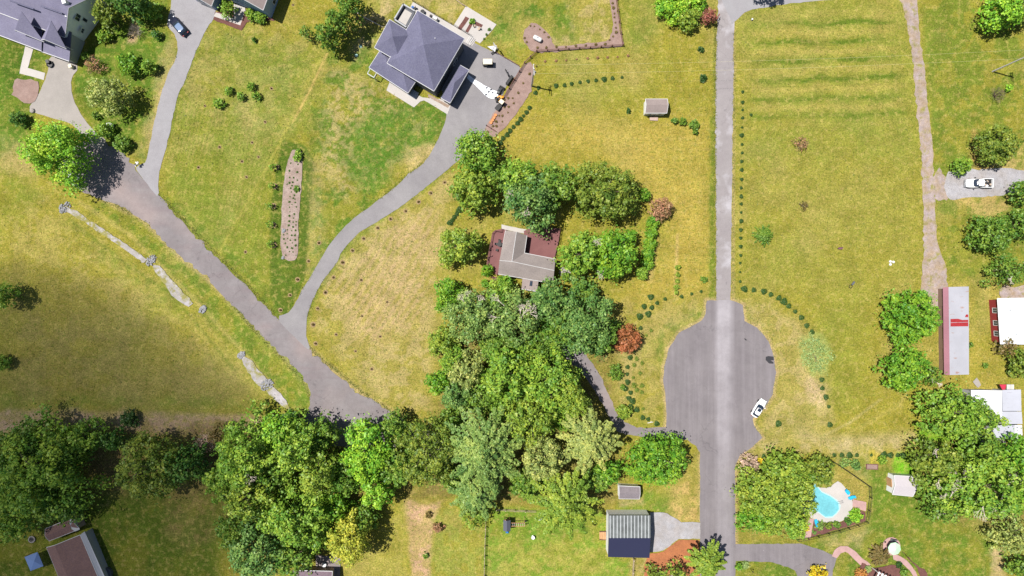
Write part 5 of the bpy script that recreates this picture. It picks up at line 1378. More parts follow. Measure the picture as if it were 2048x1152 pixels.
# vents along the ridge, chimney box and a rear wing
for (x0, y0, x1, y1) in ((18, 0, 66, 17), (81, 11, 123, 26)):
    a_ = W(x0, y0, 8.9); b_ = W(x1, y1, 8.9)
    MB().tube(a_ - Vector((0, 0, .25)), b_ - Vector((0, 0, .25)), .16, .16, 6).build('ridge_vent', R_slate, gh, off=off)
p = W(127, 3, 9.6); MB().box((p.x, p.y, 8.6), (.8, .8, 2), .3).build('chimney', M_trim, gh, off=off)
p = W(132, 29, 8.5); MB().lathe([(.05, 0), (.3, .08), (.32, .1), (.3, .14)], (p.x - .3, p.y, 8.0), 14).build('satellite_dish', M_trim, gh, off=off)
house('', '', '', [(140,-50),(176,-36),(158,12),(122,-2)], 5.0, 6.6, 'gable', R_lilac, W_grey, root=gh, axis=1, roofname='wing_roof', wallname='wing_wall', wins=[(0,.5,3.2,1.2,1.2),(2,.6,3.2,1.0,1.0)])
q = [W(x, y, 2.4) for x, y in ((158,-8),(186,2),(180,22),(152,12))]
MB().prism([tuple(p.xy) for p in q], 2.2, 2.38).build('back_deck', M_woodpale, gh, off=off)
mb = MB()
for i in range(4):
    mb.tube(q[i] + Vector((0, 0, 1)), q[(i + 1) % 4] + Vector((0, 0, 1)), .05, .05, 4); mb.tube((q[i].x, q[i].y, 0), q[i] + Vector((0, 0, 1)), .08, .08, 4)
mb.build('deck_rail', M_trim, gh, off=off)

# --- blue grey house at the top edge
bl, P, I = house('blue_grey_house', 'blue grey house with pale roof cut by the top edge right of the black car', 'house',
    [(508,-12),(506,14),(421,-16),(445,-86)], 5.6, 5.6, 'mono', R_grey, W_blue, ins=.2) if False else (None, None, None)
bl = thing('blue_grey_house', 'blue grey house with pale roof cut by the top edge right of the black car', 'house', (W(480, -20, 0).x, W(480, -20, 0).y, 0))
off = Vector(bl.location)
def blk(ground, h, roofm, wallm, hr, nm, wins=(), ov=.35, axis=0):
    G = [W(x, y, 0) for x, y in ground]
    c = sum((g.xy for g in G), Vector((0, 0))) / 4
    P = [Vector((g.x, g.y, h)) for g in G]
    O = inset(P, -ov); P2 = [Vector((o.x, o.y, h)) for o in O]
    if axis: P2 = P2[1:] + P2[:1]; G = G[1:] + G[:1]
    r0 = P2[0].lerp(P2[3], .5); r1 = P2[1].lerp(P2[2], .5); r0.z = r1.z = hr
    m = MB(); m.slab([P2[0], P2[1], r1, r0], .15); m.slab([r0, r1, P2[2], P2[3]], .15)
    rf_ = m.build(nm + 'roof', roofm, bl, off=off)
    m = MB()
    for i in range(4):
        if i % 2 == 0: m.tube(P2[i], P2[(i + 1) % 4], .08, .08, 4)
    m.tube(P2[1], r1, .07, .07, 4); m.tube(r1, P2[2], .07, .07, 4); m.tube(P2[3], r0, .07, .07, 4); m.tube(r0, P2[0], .07, .07, 4)
    m.build('gutter', M_trim, rf_, off=off)
    g0_ = G[0].lerp(G[3], .5); g1_ = G[1].lerp(G[2], .5); hg = hr - .35
    vs = [(g.x, g.y, 0) for g in G] + [(g.x, g.y, h - .05) for g in G] + [(g0_.x, g0_.y, hg), (g1_.x, g1_.y, hg)]
    m = MB(); m.add(vs, [(0, 1, 5, 4), (2, 3, 7, 6), (1, 2, 6, 9, 5), (3, 0, 4, 8, 7)]); m.build(nm + 'wall', wallm, bl, off=off)
    for (i, tt, z, w, hh) in wins: window(bl, G[i].xy, G[(i + 1) % 4].xy, tt, z, w, hh, c, off)
blk([(480,10),(543,37),(575,-50),(512,-77)], 5.2, R_tan, W_blue, 7.4, '', [(1,.25,3.6,1.1,1.4),(0,.35,1.5,1.6,1.2),(0,.7,1.5,1.6,1.2),(0,.5,4.0,1.4,1.1)], axis=1)
blk([(395,3),(435,21),(475,-80),(432,-98)], 3.2, R_tan, W_blue, 5.0, 'garage_', [], axis=1)
blk([(437,-6),(482,10),(500,-50),(455,-66)], 4.6, R_tan, W_blue, 6.4, 'middle_', [(0,.6,1.4,1.0,2.0)])
for i, tt in enumerate((.3, .7)):
    c = W(395 + 40 * tt, 3 + 18 * tt + .6, 0); MB().box((c.x, c.y, 1.1), (1.7, .08, 2.1), -.42).build('garage_door', M_trim, bl, off=off)
c = W(548, 20, 0); mb = MB()
mb.tube((c.x, c.y, 0), (c.x, c.y, .9), .05, .05); mb.tube((c.x - .6, c.y + 1.5, 0), (c.x - .6, c.y + 1.5, .9), .05, .05); mb.tube((c.x, c.y, .9), (c.x - .6, c.y + 1.5, .9), .04, .04)
mb.build('side_rail', M_black, bl, off=off)

# --- small shed near the lane
house('garden_shed', 'small shed with pale mauve roof on the meadow left of the lane', 'shed', [(1291,198),(1335,198),(1334,226),(1290.5,226)], 2.5, 3.4, 'gable', R_tan, W_white, ins=.15,
      wins=[(2,.25,1.4,.6,.7),(2,.75,1.4,.6,.7)])
sheet('path', [(1299,234),(1316,234),(1315,242),(1299,241)], M_tan_ := mat('ramp_wood', (.38,.28,.24), .9, noise=.1), .0, corners=True)

# --- cottage with red decks
ct = thing('cottage', 'L shaped cottage with grey brown roof and skylight among trees, red decks beside it', 'house', (W(1040, 520, 0).x, W(1040, 520, 0).y, 0))
off = Vector(ct.location)
def q_(L): return [W(*p) for p in L]
he, hr = 3.0, 4.6
A = (1011,461,he); B_ = (1054,471,he); Cc = (1049,506,he); D_ = (1111,518,he); E_ = (1106,567,he); G_ = (996,548,he); Hh = (1000,516,he)
r1_ = (1033,463.5,hr); r2_ = (1024,523,hr); r3_ = (1108.5,541,hr); r4_ = (999,521,hr)
m = MB()
for pl in ([A, r1_, r2_, r4_, (1000.5,517,he)], [r1_, B_, Cc, r2_], [r2_, Cc, D_, r3_], [r4_, r2_, r3_, E_, G_]):
    m.slab(q_(pl), .16)
rf_ = m.build('roof', R_grey, ct, off=off)
m = MB()
for a, b in ((A, (1000,520,he)), (B_, Cc), (Cc, D_), (E_, G_), (r2_, r3_), (r1_, r2_), (r4_, r2_)): m.tube(W(*a), W(*b), .07 if a[2] < 4 else .05, .07 if a[2] < 4 else .05, 4)
m.build('gutter', M_trim, rf_, off=off)
ft = [W(*p) for p in (A, B_, Cc, D_, E_, G_, Hh)]; I = inset(ft, .45)
MB().prism([tuple(p) for p in I], 0, he - .12).build('wall', W_tan, ct, off=off)
p = W(1016, 491, 4.0); MB().box((p.x, p.y, 3.72), (1.0, .75, .14), -.15, rx=0, ry=-.45).build('skylight', mat('skylight_glass', (.45,.62,.65), .2, spec=.6), ct, off=off)
for x, y in ((1094,519),(1099,529)):
    p = W(x, y, 3.9); MB().tube(p - Vector((0, 0, .4)), p, .08, .08).build('roof_vent', M_black, ct, off=off)
p = W(1030, 551, 2.9); MB().box((p.x, p.y, 2.2), (1.2, .5, .8), -.15).build('air_unit', M_black, ct, off=off)
pl = [(1045,556,2.7),(1077,562,2.7),(1074,583,2.5),(1043,578,2.5)]
m = MB(); m.slab(q_(pl), .14); an = m.build('annex_roof', R_tan, ct, off=off)
MB().tube(W(*pl[2]), W(*pl[3]), .07, .07, 4).build('gutter', M_trim, an, off=off)
MB().prism([tuple(p) for p in inset(q_(pl), .3)], 0, 2.35).build('annex_wall', W_tan, ct, off=off)
p = W(1062, 567, 2.75); MB().box((p.x, p.y, 2.72), (.55, 1.1, .14), -.15).build('skylight', M_glass, an, off=off)
window(ct, I[0], I[6], .3, 1.5, 1.2, 1.3, off.xy, off); window(ct, I[0], I[6], .65, 1.3, 1.6, 2.0, off.xy, off)
window(ct, I[3], I[2], .4, 1.3, 1.6, 1.8, Vector((off.x, off.y - 5)), off); window(ct, I[5], I[4], .15, 1.5, 1.2, 1.2, Vector((off.x, off.y + 3)), off)
def deck(label, pts, z, rails, loc):
    t = thing('deck', label, 'deck', (W(*loc).x, W(*loc).y, 0)); off = Vector(t.location)
    P = [W(x, y, z).xy for x, y in pts]
    MB().prism([tuple(p) for p in P], z - .18, z).build('boards', M_deck, t, off=off)
    m = MB(); 
    for p in P: m.tube((p.x, p.y, 0), (p.x, p.y, z - .18), .08, .08, 6)
    m.build('support', M_redwood, t, off=off)
    for line_ in rails:
        Q = [W(x, y, z) for x, y in line_]; m = MB(); pm = MB()
        for a, b in zip(Q[:-1], Q[1:]):
            for hz in (.95, .5): m.tube(a + Vector((0, 0, hz)), b + Vector((0, 0, hz)), .06 if hz > .9 else .03, None, 4)
            k = max(1, int((b - a).length / 1.4))
            for i in range(k + 1):
                p = a.lerp(b, i / k); pm.tube(p, p + Vector((0, 0, 1)), .05, .05, 4)
        m.build('rail', M_redwood, t, off=off); pm.build('rail_posts', M_redwood, t, off=off)
    return t
deck('narrow red deck along the left side of the cottage', [(1003,458),(1013,460),(1008,505),(1002,520),(997,541),(994,551),(973,528),(977,504),(985,466),(991,460)], .7, [[(1003,457),(1002,464),(990,462),(985,467),(979,500),(974,528),(985,540)]], (992,500))
deck('wide red deck in the angle of the cottage, trees shading it', [(1048,462),(1066,452),(1121,457),(1118,480),(1109,518),(1048,506)], .6, [[(1120,457),(1117,480),(1108,515)]], (1085,485))
deck('short red boardwalk curving down from the cottage deck', [(985,553),(992,554),(998,566),(1008,578),(1003,581),(992,573),(986,562)], .3, [[(985,554),(987,563),(993,573),(1003,581)]], (995,566))

# --- long barn
bn = thing('long_barn', 'long narrow barn with patched white tin roof and pink side slope', 'barn', (W(1911, 661, 0).x, W(1911, 661, 0).y, 0)); off = Vector(bn.location)
def tin(name, col, rust, sc=1.2):
    m = bpy.data.materials.new(name); m.use_nodes = True; nt = m.node_tree; p = nt.nodes['Principled BSDF']
    tc = N(nt, 'ShaderNodeTexCoord').outputs['Object']
    w = N(nt, 'ShaderNodeTexWave', bands_direction='Y'); w.inputs['Scale'].default_value = sc; nt.links.new(tc, w.inputs['Vector'])
    mp = N(nt, 'ShaderNodeMapping'); mp.inputs['Scale'].default_value = (.35, 1.6, 1); nt.links.new(tc, mp.inputs[0])
    k = ramp(nt, noise_node(nt, mp.outputs[0], .9, 5, .7), .60, .70)
    base = mixc(nt, k, col, rust)
    f = math_n(nt, 'MULTIPLY', ramp(nt, w.outputs['Fac'], 0, 1, .93, 1.04), ramp(nt, noise_node(nt, tc, .25, 3), .3, .7, .92, 1.06))
    nt.links.new(scale_c(nt, base, f), p.inputs['Base Color']); p.inputs['Roughness'].default_value = .5
    return m
R_tin = tin('white_tin', (.36, .36, .395), (.30, .17, .12)); R_pink = tin('pink_tin', (.36, .17, .22), (.32, .16, .19))
m = MB(); m.slab(q_([(1897,574,3.3),(1937.5,573,2.6),(1938,749,2.6),(1899.5,750,3.3)]), .08); m.build('roof', R_tin, bn, off=off)
m = MB(); m.slab(q_([(1886,575,2.2),(1897,574,3.3),(1899.5,750,3.3),(1888.5,750,2.2)]), .08); m.build('pink_roof', R_pink, bn, off=off)
M_redp = mat('red_oxide_patch', (.30, .025, .03), .6, noise=.15, nscale=1.5)
for k, pts in enumerate(([(1901,638),(1916,637.5),(1925,640),(1936.5,639.5),(1936.5,644),(1901,645)], [(1901,645.8),(1936.5,644.6),(1936.5,652.5),(1901,653)], [(1932,629),(1936.5,629),(1936.5,634),(1930,634)])):
    m = MB(); zz = lambda x: 3.3 - (x - 1897) / 40.5 * .7 + .02
    m.slab([W(x, y, zz(x)) for x, y in pts], .012); m.build('red_patch', M_redp, bn, off=off)
I = inset(q_([(1886,575,2.1),(1937,573,2.1),(1938,749,2.1),(1888.5,750,2.1)]), .3)
m = MB(); mid = (I[0] + I[1]) / 2
m.prism([tuple(p) for p in I], 0, 2.0); m.build('wall', W_brown, bn, off=off)
for t_ in (.15, .4, .65, .9):
    p = I[0].lerp(I[3], t_); MB().box((p.x - .03, p.y, 1.0), (.08, 2.2, 1.8)).build('door', W_brown, bn, off=off)
# --- white roofed building at the right edge
house('white_roofed_building', 'building with plain white flat roof and dark red wall at the right edge', 'building', [(1995,597),(2160,594),(2160,690),(2001,688)], 3.0, 3.0, 'gable', mat('white_membrane', (.60,.62,.63), .6), W_red, ins=.35, fascia=True,
      wins=[(3,.2,1.6,1.0,1.2),(3,.45,1.6,1.0,1.2),(3,.75,1.6,1.0,1.2),(2,.85,1.6,1.2,1.2)])
wr = [o for o in bpy.data.objects if o.name == 'white_roofed_building'][0]; mb = MB(); off = Vector(wr.location)
for i in range(7):
    y_ = 603 + i * 13; mb.tube(W(1997 + i * .6, y_, 3.03), W(2155, y_ - 2, 3.03), .03, None, 4)
mb.build('roof_seams', MATS['weathered_wood'] if False else M_steel, wr, off=off)
for x_, y_ in ((2020, 620), (2032, 668)):
    p_ = W(x_, y_, 3.2); MB().tube((0, 0, -.2), (0, 0, .3), .12).build('roof_vent', M_steel, wr, loc=p_ - off)
# --- white metal roofs
ms = thing('metal_roofed_sheds', 'group of joined sheds with white and silver metal roofs at the right edge', 'building', (W(2000, 820, 0).x, W(2000, 820, 0).y, 0)); off = Vector(ms.location)
R_wm = mat('white_metal', (.58,.59,.61), .5, noise=.03, nscale=.6); R_sv = tin('silver_metal', (.40, .41, .46), (.33, .33, .37), 1.6)
for nm, pl, m_ in (('white_roof', [(1942,780,3.2),(2004.5,781,3.2),(2004.5,845,2.8),(1942,846,2.8)], R_wm), ('silver_roof', [(2005,780,3.3),(2042,779,3.0),(2043,822,3.0),(2005,822,3.3)], R_sv),
                   ('lower_silver_roof', [(2005,823,3.0),(2043.5,823,2.8),(2045,848,2.8),(2005,848,3.0)], R_sv), ('back_roof', [(1986,850,2.8),(2028,850,2.8),(2028,880,2.5),(1986,874,2.5)], R_sv), ('end_roof', [(2029,850,2.6),(2044,850,2.6),(2046,886,2.4),(2029,882,2.4)], R_wm)):
    m = MB(); Q = q_(pl); m.slab(Q, .08); m.build(nm, m_, ms, off=off)
    MB().prism([tuple(p) for p in inset(Q, .25)], 0, min(p[2] for p in pl) - .1).build('wall', W_grey, ms, off=off)
m = MB(); m.slab(q_([(1999,769,2.2),(2013,769,2.2),(2010,780,2.2),(2005,780,2.2)]), .06); m.build('red_canopy', mat('crimson_canvas', (.42,.03,.06), .7), ms, off=off)
m = MB()
for i in range(6): m.slab(q_([(2014 + i * 2.5,769,2.2),(2015.4 + i * 2.5,769,2.2),(2015.4 + i * 2.5,779,2.2),(2014 + i * 2.5,779,2.2)]), .06)
m.build('awning_slats', M_trim, ms, off=off)
# --- white shed lower right
ws, P, I = house('white_shed', 'white shed with pale roof and yellowish door beside the huge tree', 'shed', [(1789,951),(1836,954),(1826,993),(1785,989)], 2.6, 3.2, 'gable', mat('pale_roof', (.40,.37,.39), .8, noise=.05), W_white, ins=.15,
      wins=[(2,.3,1.4,.6,.6),(2,.65,1.4,.6,.6)])
c = I[3].lerp(I[0], .5) - Vector(ws.location).xy; MB().box((c.x - .1, c.y, 1.0), (.1, 2.2, 1.9), .08).build('door', M_wood, ws)
c2 = W(1779, 969, 0); MB().box((c2.x - ws.location.x, c2.y - ws.location.y, .12), (1.2, 2.4, .1), .08, ry=-.2).build('ramp', M_wood, ws)
# --- lower left house and outbuildings
bh, P, I = house('brown_roofed_house', 'house with weathered brown gable roof in the shaded lower left corner', 'house', [(93,1095),(160,1070),(222,1216),(152,1240)], 3.2, 4.6, 'gable', R_brown, W_grey, axis=1, rt=.62)
off = Vector(bh.location)
m = MB(); m.slab(q_([(160,1070,3.2),(169,1063,2.7),(208,1150,2.7),(232,1216,2.7),(221,1216,3.2)]), .12); m.build('side_roof', mat('pale_grey_metal', (.36,.37,.40), .6), bh, off=off)
MB().prism([tuple(p) for p in inset(q_([(160,1070,2.6),(169,1063,2.6),(232,1216,2.6),(221,1216,2.6)]), .15)], 0, 2.6).build('side_wall', W_grey, bh, off=off)
house('brown_roofed_shed', 'mauve brown roofed shed beside the shaded lower left house', 'shed', [(90,1058),(148,1034),(159,1058),(98,1082)], 2.5, 3.1, 'gable', R_brown, W_tan, ins=.2)
bs = [o for o in bpy.data.objects if o.name == 'brown_roofed_shed'][0]; off = Vector(bs.location)
m = MB(); m.slab(q_([(139,1036.5,2.72),(149,1033,2.6),(159.5,1059,2.6),(150,1063,2.7),(143,1058,3.0),(139,1048,3.2)]), .05); m.build('end_panel', mat('pale_end_panel', (.42,.43,.44), .7), bs, off=off)
cn = thing('blue_canopy', 'square blue fabric canopy beside the shaded lower left house', 'canopy', (W(68, 1123, 0).x, W(68, 1123, 0).y, 0)); off = Vector(cn.location)
cq = [(49,1114),(75,1104),(87,1132),(61,1142)]; ap = W(68, 1123, 3.1)
m = MB(); Q = [W(x, y, 2.4) for x, y in cq]
for i in range(4): m.slab([Q[i], Q[(i + 1) % 4], ap], .04)
m.build('canopy_cloth', mat('blue_cloth', (.14, .22, .42), .8), cn, off=off)
for p in Q: MB().tube((p.x, p.y, 0), (p.x, p.y, 2.38), .05, .05).build('post', M_black, cn, off=off)
fp = thing('fire_pit', 'round stone fire pit on the lawn left of the brown roofed shed', 'fire pit', W(65, 1078, 0))
MB().lathe([(.75, 0), (.8, .3), (.55, .34), (.5, .1)], n=18).build('stone_ring', M_conc, fp); MB().lathe([(.42, .02), (.42, .12), (.3, .16)], n=10).build('ashes', M_black, fp)
sp = thing('hot_tub', 'dark round hot tub at the bottom edge by the brown roofed house', 'hot tub', W(213, 1146, 0))
MB().lathe([(1.5, 0), (1.6, .8), (1.45, .9), (1.3, .9)], n=24).build('tub', W_char, sp); MB().lathe([(1.28, .8), (1.28, .86)], n=24).build('cover', mat('tub_cover', (.10,.11,.14), .5), sp)
# --- house at the bottom edge
house('purple_roofed_house', 'house with dark plum roof cut by the bottom edge under the wood', 'house', [(586,1141),(665,1143),(663,1260),(584,1258)], 3.2, 5.0, 'gable', R_plum, W_tan, axis=0)
tb = thing('patio_table', 'round white table on the patio of the plum roofed house', 'table', W(650, 1127, 0))
MB().lathe([(.5, .70), (.52, .74), (.5, .76)], n=20).build('tabletop', M_trim, tb); MB().lathe([(.28, 0), (.05, .06), (.05, .7)], n=10).build('pedestal', M_trim, tb)
# --- metal barn
mbn = thing('metal_barn', 'white metal barn with striped grey and navy roof slopes by the gravel yard', 'barn', (W(1258, 1070, 0).x, W(1258, 1070, 0).y, 0)); off = Vector(mbn.location)
e0, e1, r0_, r1_2, s0, s1 = (1217,1031,3.9), (1301,1031,3.9), (1217,1076,5.2), (1301,1076,5.2), (1216,1114,3.9), (1299,1116,3.9)
m = MB(); m.slab(q_([e0, e1, r1_2, r0_]), .1)
R_rib = mat('bright_ribbed_metal', (.10, .11, .11), .4, noise=.35, nscale=.7, fine=.2, fscale=4)
ra = m.build('striped_roof', R_rib, mbn, off=off)
m = MB()
for i in range(12):
    t_ = (i + .5) / 12; a_ = W(*e0).lerp(W(*e1), t_); b_ = W(*r0_).lerp(W(*r1_2), t_)
    m.tube(a_ + Vector((0, 0, .03)), b_ + Vector((0, 0, .03)), .11, None, 6)
m.build('roof_ribs', mat('zinc_rib', (.38,.40,.41), .4, noise=.15, nscale=1.2), ra, off=off)
m = MB(); m.slab(q_([r0_, r1_2, s1, s0]), .1); m.build('navy_roof', mat('navy_roof_panel', (.022, .024, .055), .5), mbn, off=off)  # same metal as upper slope; shade side's dark tone put into the colour
I = inset(q_([(1217,1031,3.9), (1301,1031,3.9), (1299,1116,3.9), (1216,1114,3.9)]), .12)
g0_ = I[0].lerp(I[3], .52); g1_ = I[1].lerp(I[2], .52)
vs = [(p.x, p.y, 0) for p in I] + [(p.x, p.y, 3.75) for p in I] + [(g0_.x, g0_.y, 5.0), (g1_.x, g1_.y, 5.0)]
MB().add(vs, [(0, 1, 5, 4), (2, 3, 7, 6), (1, 2, 6, 9, 5), (3, 0, 4, 8, 7)]).build('wall', W_white, mbn, off=off)
for t_ in (.3, .7):
    p = I[1].lerp(I[2], t_); MB().box((p.x + .03, p.y, 1.5), (.08, 3.0, 3.0)).build('barn_door', W_grey, mbn, off=off)
wb = thing('wooden_steps', 'small wooden steps against the left wall of the metal barn', 'steps', W(1205, 1070, 0))
m = MB()
for i in range(4): m.box((-.55 + i * .36, 0, .1 + i * .1), (.34, 1.9, .07))
m.build('treads', M_wood, wb); MB().box((0, .9, .3), (1.5, .08, .5)).box((0, -.9, .3), (1.5, .08, .5)).build('side_boards', M_redwood, wb)
house('small_grey_shed', 'small shed with dark grey roof half under the holly like tree', 'shed', [(1238,972),(1280,974),(1279,998),(1238,997.5)], 2.4, 2.9, 'gable', R_dkgrey, W_white, ins=.12)

# --- pergola at the lower edge
pg = thing('pergola', 'white slatted pergola at the bottom edge beside the fountain like tree', 'pergola', (W(1765, 1160, 0).x, W(1765, 1160, 0).y, 0), -.45)
for i in range(9): MB().box((-3.3 + i * .8, 0, 2.6), (.3, 3.6, .12), 0).build('slat', M_trim, pg)
for s_ in (-1, 1): MB().box((0, s_ * 1.5, 2.45), (7.2, .15, .18)).build('beam', M_trim, pg)
for sx in (-1, 1):
    for s_ in (-1, 1): MB().box((sx * 3.3, s_ * 1.5, 1.2), (.15, .15, 2.4)).build('post', M_trim, pg)

# ---------------------------------------------------------------- fences
def fence(label, pts, h, postm, railm, step=2.4, rails=(.4, .9), rr=.05, pr=.07, picket=0, name='fence', board=False):
    P = [W(x, y, 0) for x, y in pts]
    t = thing(name, label, 'fence', P[0]); off = Vector(P[0])
    rm = MB(); n = 0; pk = MB()
    for a, b in zip(P[:-1], P[1:]):
        d = b - a
        for z in rails:
            u = Vector((0, 0, z))
            if board: c = (a + b) / 2; rm.box((c.x, c.y, z), (d.length, .035, .14), math.atan2(d.y, d.x))
            else: rm.tube(a + u, b + u, rr, rr, 4)
        k = max(1, round(d.length / step))
        for i in range(k):
            p = a.lerp(b, i / k); n += 1
            if n < 95: MB().box((0, 0, h / 2), (pr * 2, pr * 2, h), math.atan2(d.y, d.x)).build('post', postm, t, loc=p - off)
        if picket:
            k = int(d.length / picket)
            for i in range(k): p = a.lerp(b, i / k); pk.tube(p + Vector((0, 0, .05)), p + Vector((0, 0, h * .95)), .015, .015, 3)
    rm.build('rails', railm, t, off=off)
    if picket: pk.build('pickets', railm, t, off=off)
    return t
fence('brown board fence round the pink mulch strip and the large driveway', [(1231,-40),(1232,0),(1241,68),(1245,92),(1180,97),(1073,104),(1049,127),(1008,195)], 1.3, M_redwood, M_redwood, 2.3, (.3,.7,1.15), .06, .09, board=True)
fence('short dark rail fence at the foot of the long pink mulch bed', [(973,252),(992,264)], 1.0, M_black, M_redwood, 1.2)
fence('low brown timber fence along the top edge of the large driveway', [(990,104),(1010,116),(1039,133)], .5, M_redwood, M_redwood, 2.0, (.25,.45))
fence('black picket fence curving round the swimming pool', [(1593,1079),(1634,1071),(1676,1060),(1713,1049),(1731,1042),(1735,1019),(1738,993),(1737,972),(1707,951),(1676,930),(1650,914),(1621,908)], 1.4, M_black, M_black, 2.2, (.2,1.3), .045, .06, .22)
fence('weathered pale fence running down the lawn at the bottom edge', [(972,1034),(970,1090),(968,1170)], 1.6, M_woodpale, M_woodpale, 2.2, (.3,.8,1.3), .08, .09, board=True)
fence('short weathered fence running level above the play set', [(993,1017),(1030,1019),(1072,1021)], 1.4, M_woodpale, M_woodpale, 2.4, (.3,.8,1.2), .07, .08, board=True)
fence('weathered fence below the metal barn', [(1266,1116),(1265,1140),(1263,1170)], 1.6, M_woodpale, M_woodpale, 2.2, (.3,.8,1.3), .08, .09, board=True)
fence('black railing along the back terrace of the large house', [(826,3),(870,30),(920,59),(944,74)], 1.1, M_black, M_black, 2.4, (.2,1.0), .035, .05)
fence('pale timber edging rail beyond the patio of the large house', [(895,-12),(925,10),(933,14)], .5, M_woodpale, M_woodpale, 2.0, (.3,.45))
for i, (x, y) in enumerate(((740,26),(727,21))): pass
lg = thing('fallen_log', 'pale log lying on bare soil left of the large house', 'log', W(736, 33, 0))
MB().tube(W(712, 24, .2) - W(736, 33, 0), W(727, 34, .2) - W(736, 33, 0), .16, .14).tube(W(727, 34, .2) - W(736, 33, 0), W(766, 54, .2) - W(736, 33, 0), .14, .07).build('log_wood', M_dead, lg)

# ---------------------------------------------------------------- vehicles
def ring(x, w, z0, z1, k=.7, n=16):
    """rounded-rectangle cross-section of half width w from z0 to z1"""
    out = []; zc = (z0 + z1) / 2; hz = (z1 - z0) / 2
    for i in range(n):
        a = 2 * PI * (i + .5) / n; c, s = math.cos(a), math.sin(a)
        e = .45
        out.append((x, math.copysign(abs(c) ** e, c) * w, zc + math.copysign(abs(s) ** e, s) * hz))
    return out
def loft_part(name, st, m, parent, sub=1):
    return MB().loft([ring(*s_) for s_ in st]).build(name, m, parent, smooth=True, subsurf=sub)
M_tyre = M_rubber; M_rim = mat('alloy_rim', (.4,.4,.42), .35, metal=.6)
M_lampg = mat('headlight_glass', (.7,.72,.75), .15); M_tail = mat('tail_light_red', (.35,.02,.02), .3)
M_cglass = mat('car_glass', (.02,.03,.05), .06, spec=.9)
def wheel(parent, x, y, r=.34, w=.24):
    t = MB().lathe([(r * .6, -w / 2), (r * .95, -w / 2), (r, -w * .35), (r, w * .35), (r * .95, w / 2), (r * .6, w / 2)], (x, y, r), 18, 'Y').build('wheel', M_tyre, parent, smooth=False)
    MB().lathe([(r * .15, -w * .52), (r * .58, -w * .48), (r * .58, w * .48), (r * .15, w * .52)], (x, y, r), 14, 'Y').build('rim', M_rim, t)
def car(name, label, cat, px, py, ang, paint, L=4.6, Wd=1.85, Hh=1.5, suv=False, roofp=None, sunroof=False, rails=False):
    t = thing(name, label, cat, W(px, py, .5).xy.to_3d(), math.radians(ang))
    w = Wd / 2; l = L / 2
    loft_part('body', [(-l, w * .72, .42, .78), (-l + .12, w * .88, .30, .95), (-l + .7, w * .98, .22, 1.0), (-l * .3, w, .2, .98), (l * .25, w, .2, .95), (l - .9, w * .96, .22, .90), (l - .25, w * .82, .28, .78), (l, w * .60, .40, .66)], paint, t)
    rb = -l + (.25 if suv else .75); rf = l * .42
    gl = [(rb, w * .80, .9, 1.0), (rb + (.25 if suv else .75), w * .80, .9, Hh - .06), (rb + 1.2 + (0 if suv else .3), w * .82, .9, Hh), (.25, w * .82, .9, Hh - .02), (rf, w * .80, .88, .97)]
    loft_part('windows', gl, M_cglass, t)
    x0 = rb + (.45 if suv else .85); x1 = .12
    xm = (x0 + x1) / 2
    MB().loft([ring(x0, w * .60, Hh - .12, Hh + .005), ring(x0 + .3, w * .68, Hh - .08, Hh + .035), ring(x1 - .3, w * .68, Hh - .08, Hh + .03), ring(x1, w * .62, Hh - .12, Hh + .0)]).build('roof_panel', roofp or paint, t, smooth=True, subsurf=1)
    if sunroof: MB().box((xm + .35, 0, Hh + .035), (.75, w * .85, .02)).build('sunroof', M_cglass, t)
    if rails:
        for s_ in (-1, 1): MB().tube((x0 + .2, s_ * w * .62, Hh + .07), (x1 - .2, s_ * w * .62, Hh + .07), .03).build('roof_rail', M_black, t)
    for s_ in (-1, 1):
        wheel(t, l - .85, s_ * (w - .12)); wheel(t, -l + .85, s_ * (w - .12))
        MB().box((l - .16, s_ * w * .60, .68), (.22, .34, .14), s_ * -.35).build('headlight', M_lampg, t)
        MB().box((-l + .05, s_ * w * .66, .82), (.12, .32, .18)).build('tail_light', M_tail, t)
        MB().box((rf - .25, s_ * (w + .08), 1.0), (.2, .18, .13)).build('mirror', paint, t)
    return t
P_white = mat('white_car_paint', (.80,.81,.82), .25, spec=.5); P_blk = mat('black_car_paint', (.012,.014,.03), .18, spec=.6)
P_grey = mat('grey_car_paint', (.16,.18,.21), .3, spec=.5)
car('parked_car', 'white hatchback with dark windows parked at the lower right rim of the cul-de-sac', 'car', 1517, 816, 58, P_white, 4.5, 1.9, 1.5, suv=True, sunroof=True, rails=True)
car('parked_car', 'black estate car parked on the lilac driveway at upper left', 'car', 358, 53, 132, P_blk, 5.1, 2.05, 1.6, suv=True, roofp=mat('pano_roof', (.16,.22,.34), .12, spec=.8))  # pale blue sky reflection is put into the roof panel's colour
car('parked_car', 'grey car with only its front showing under the lime feathery tree', 'car', 146, 354, -40, P_grey, 4.4, 1.85, 1.5)
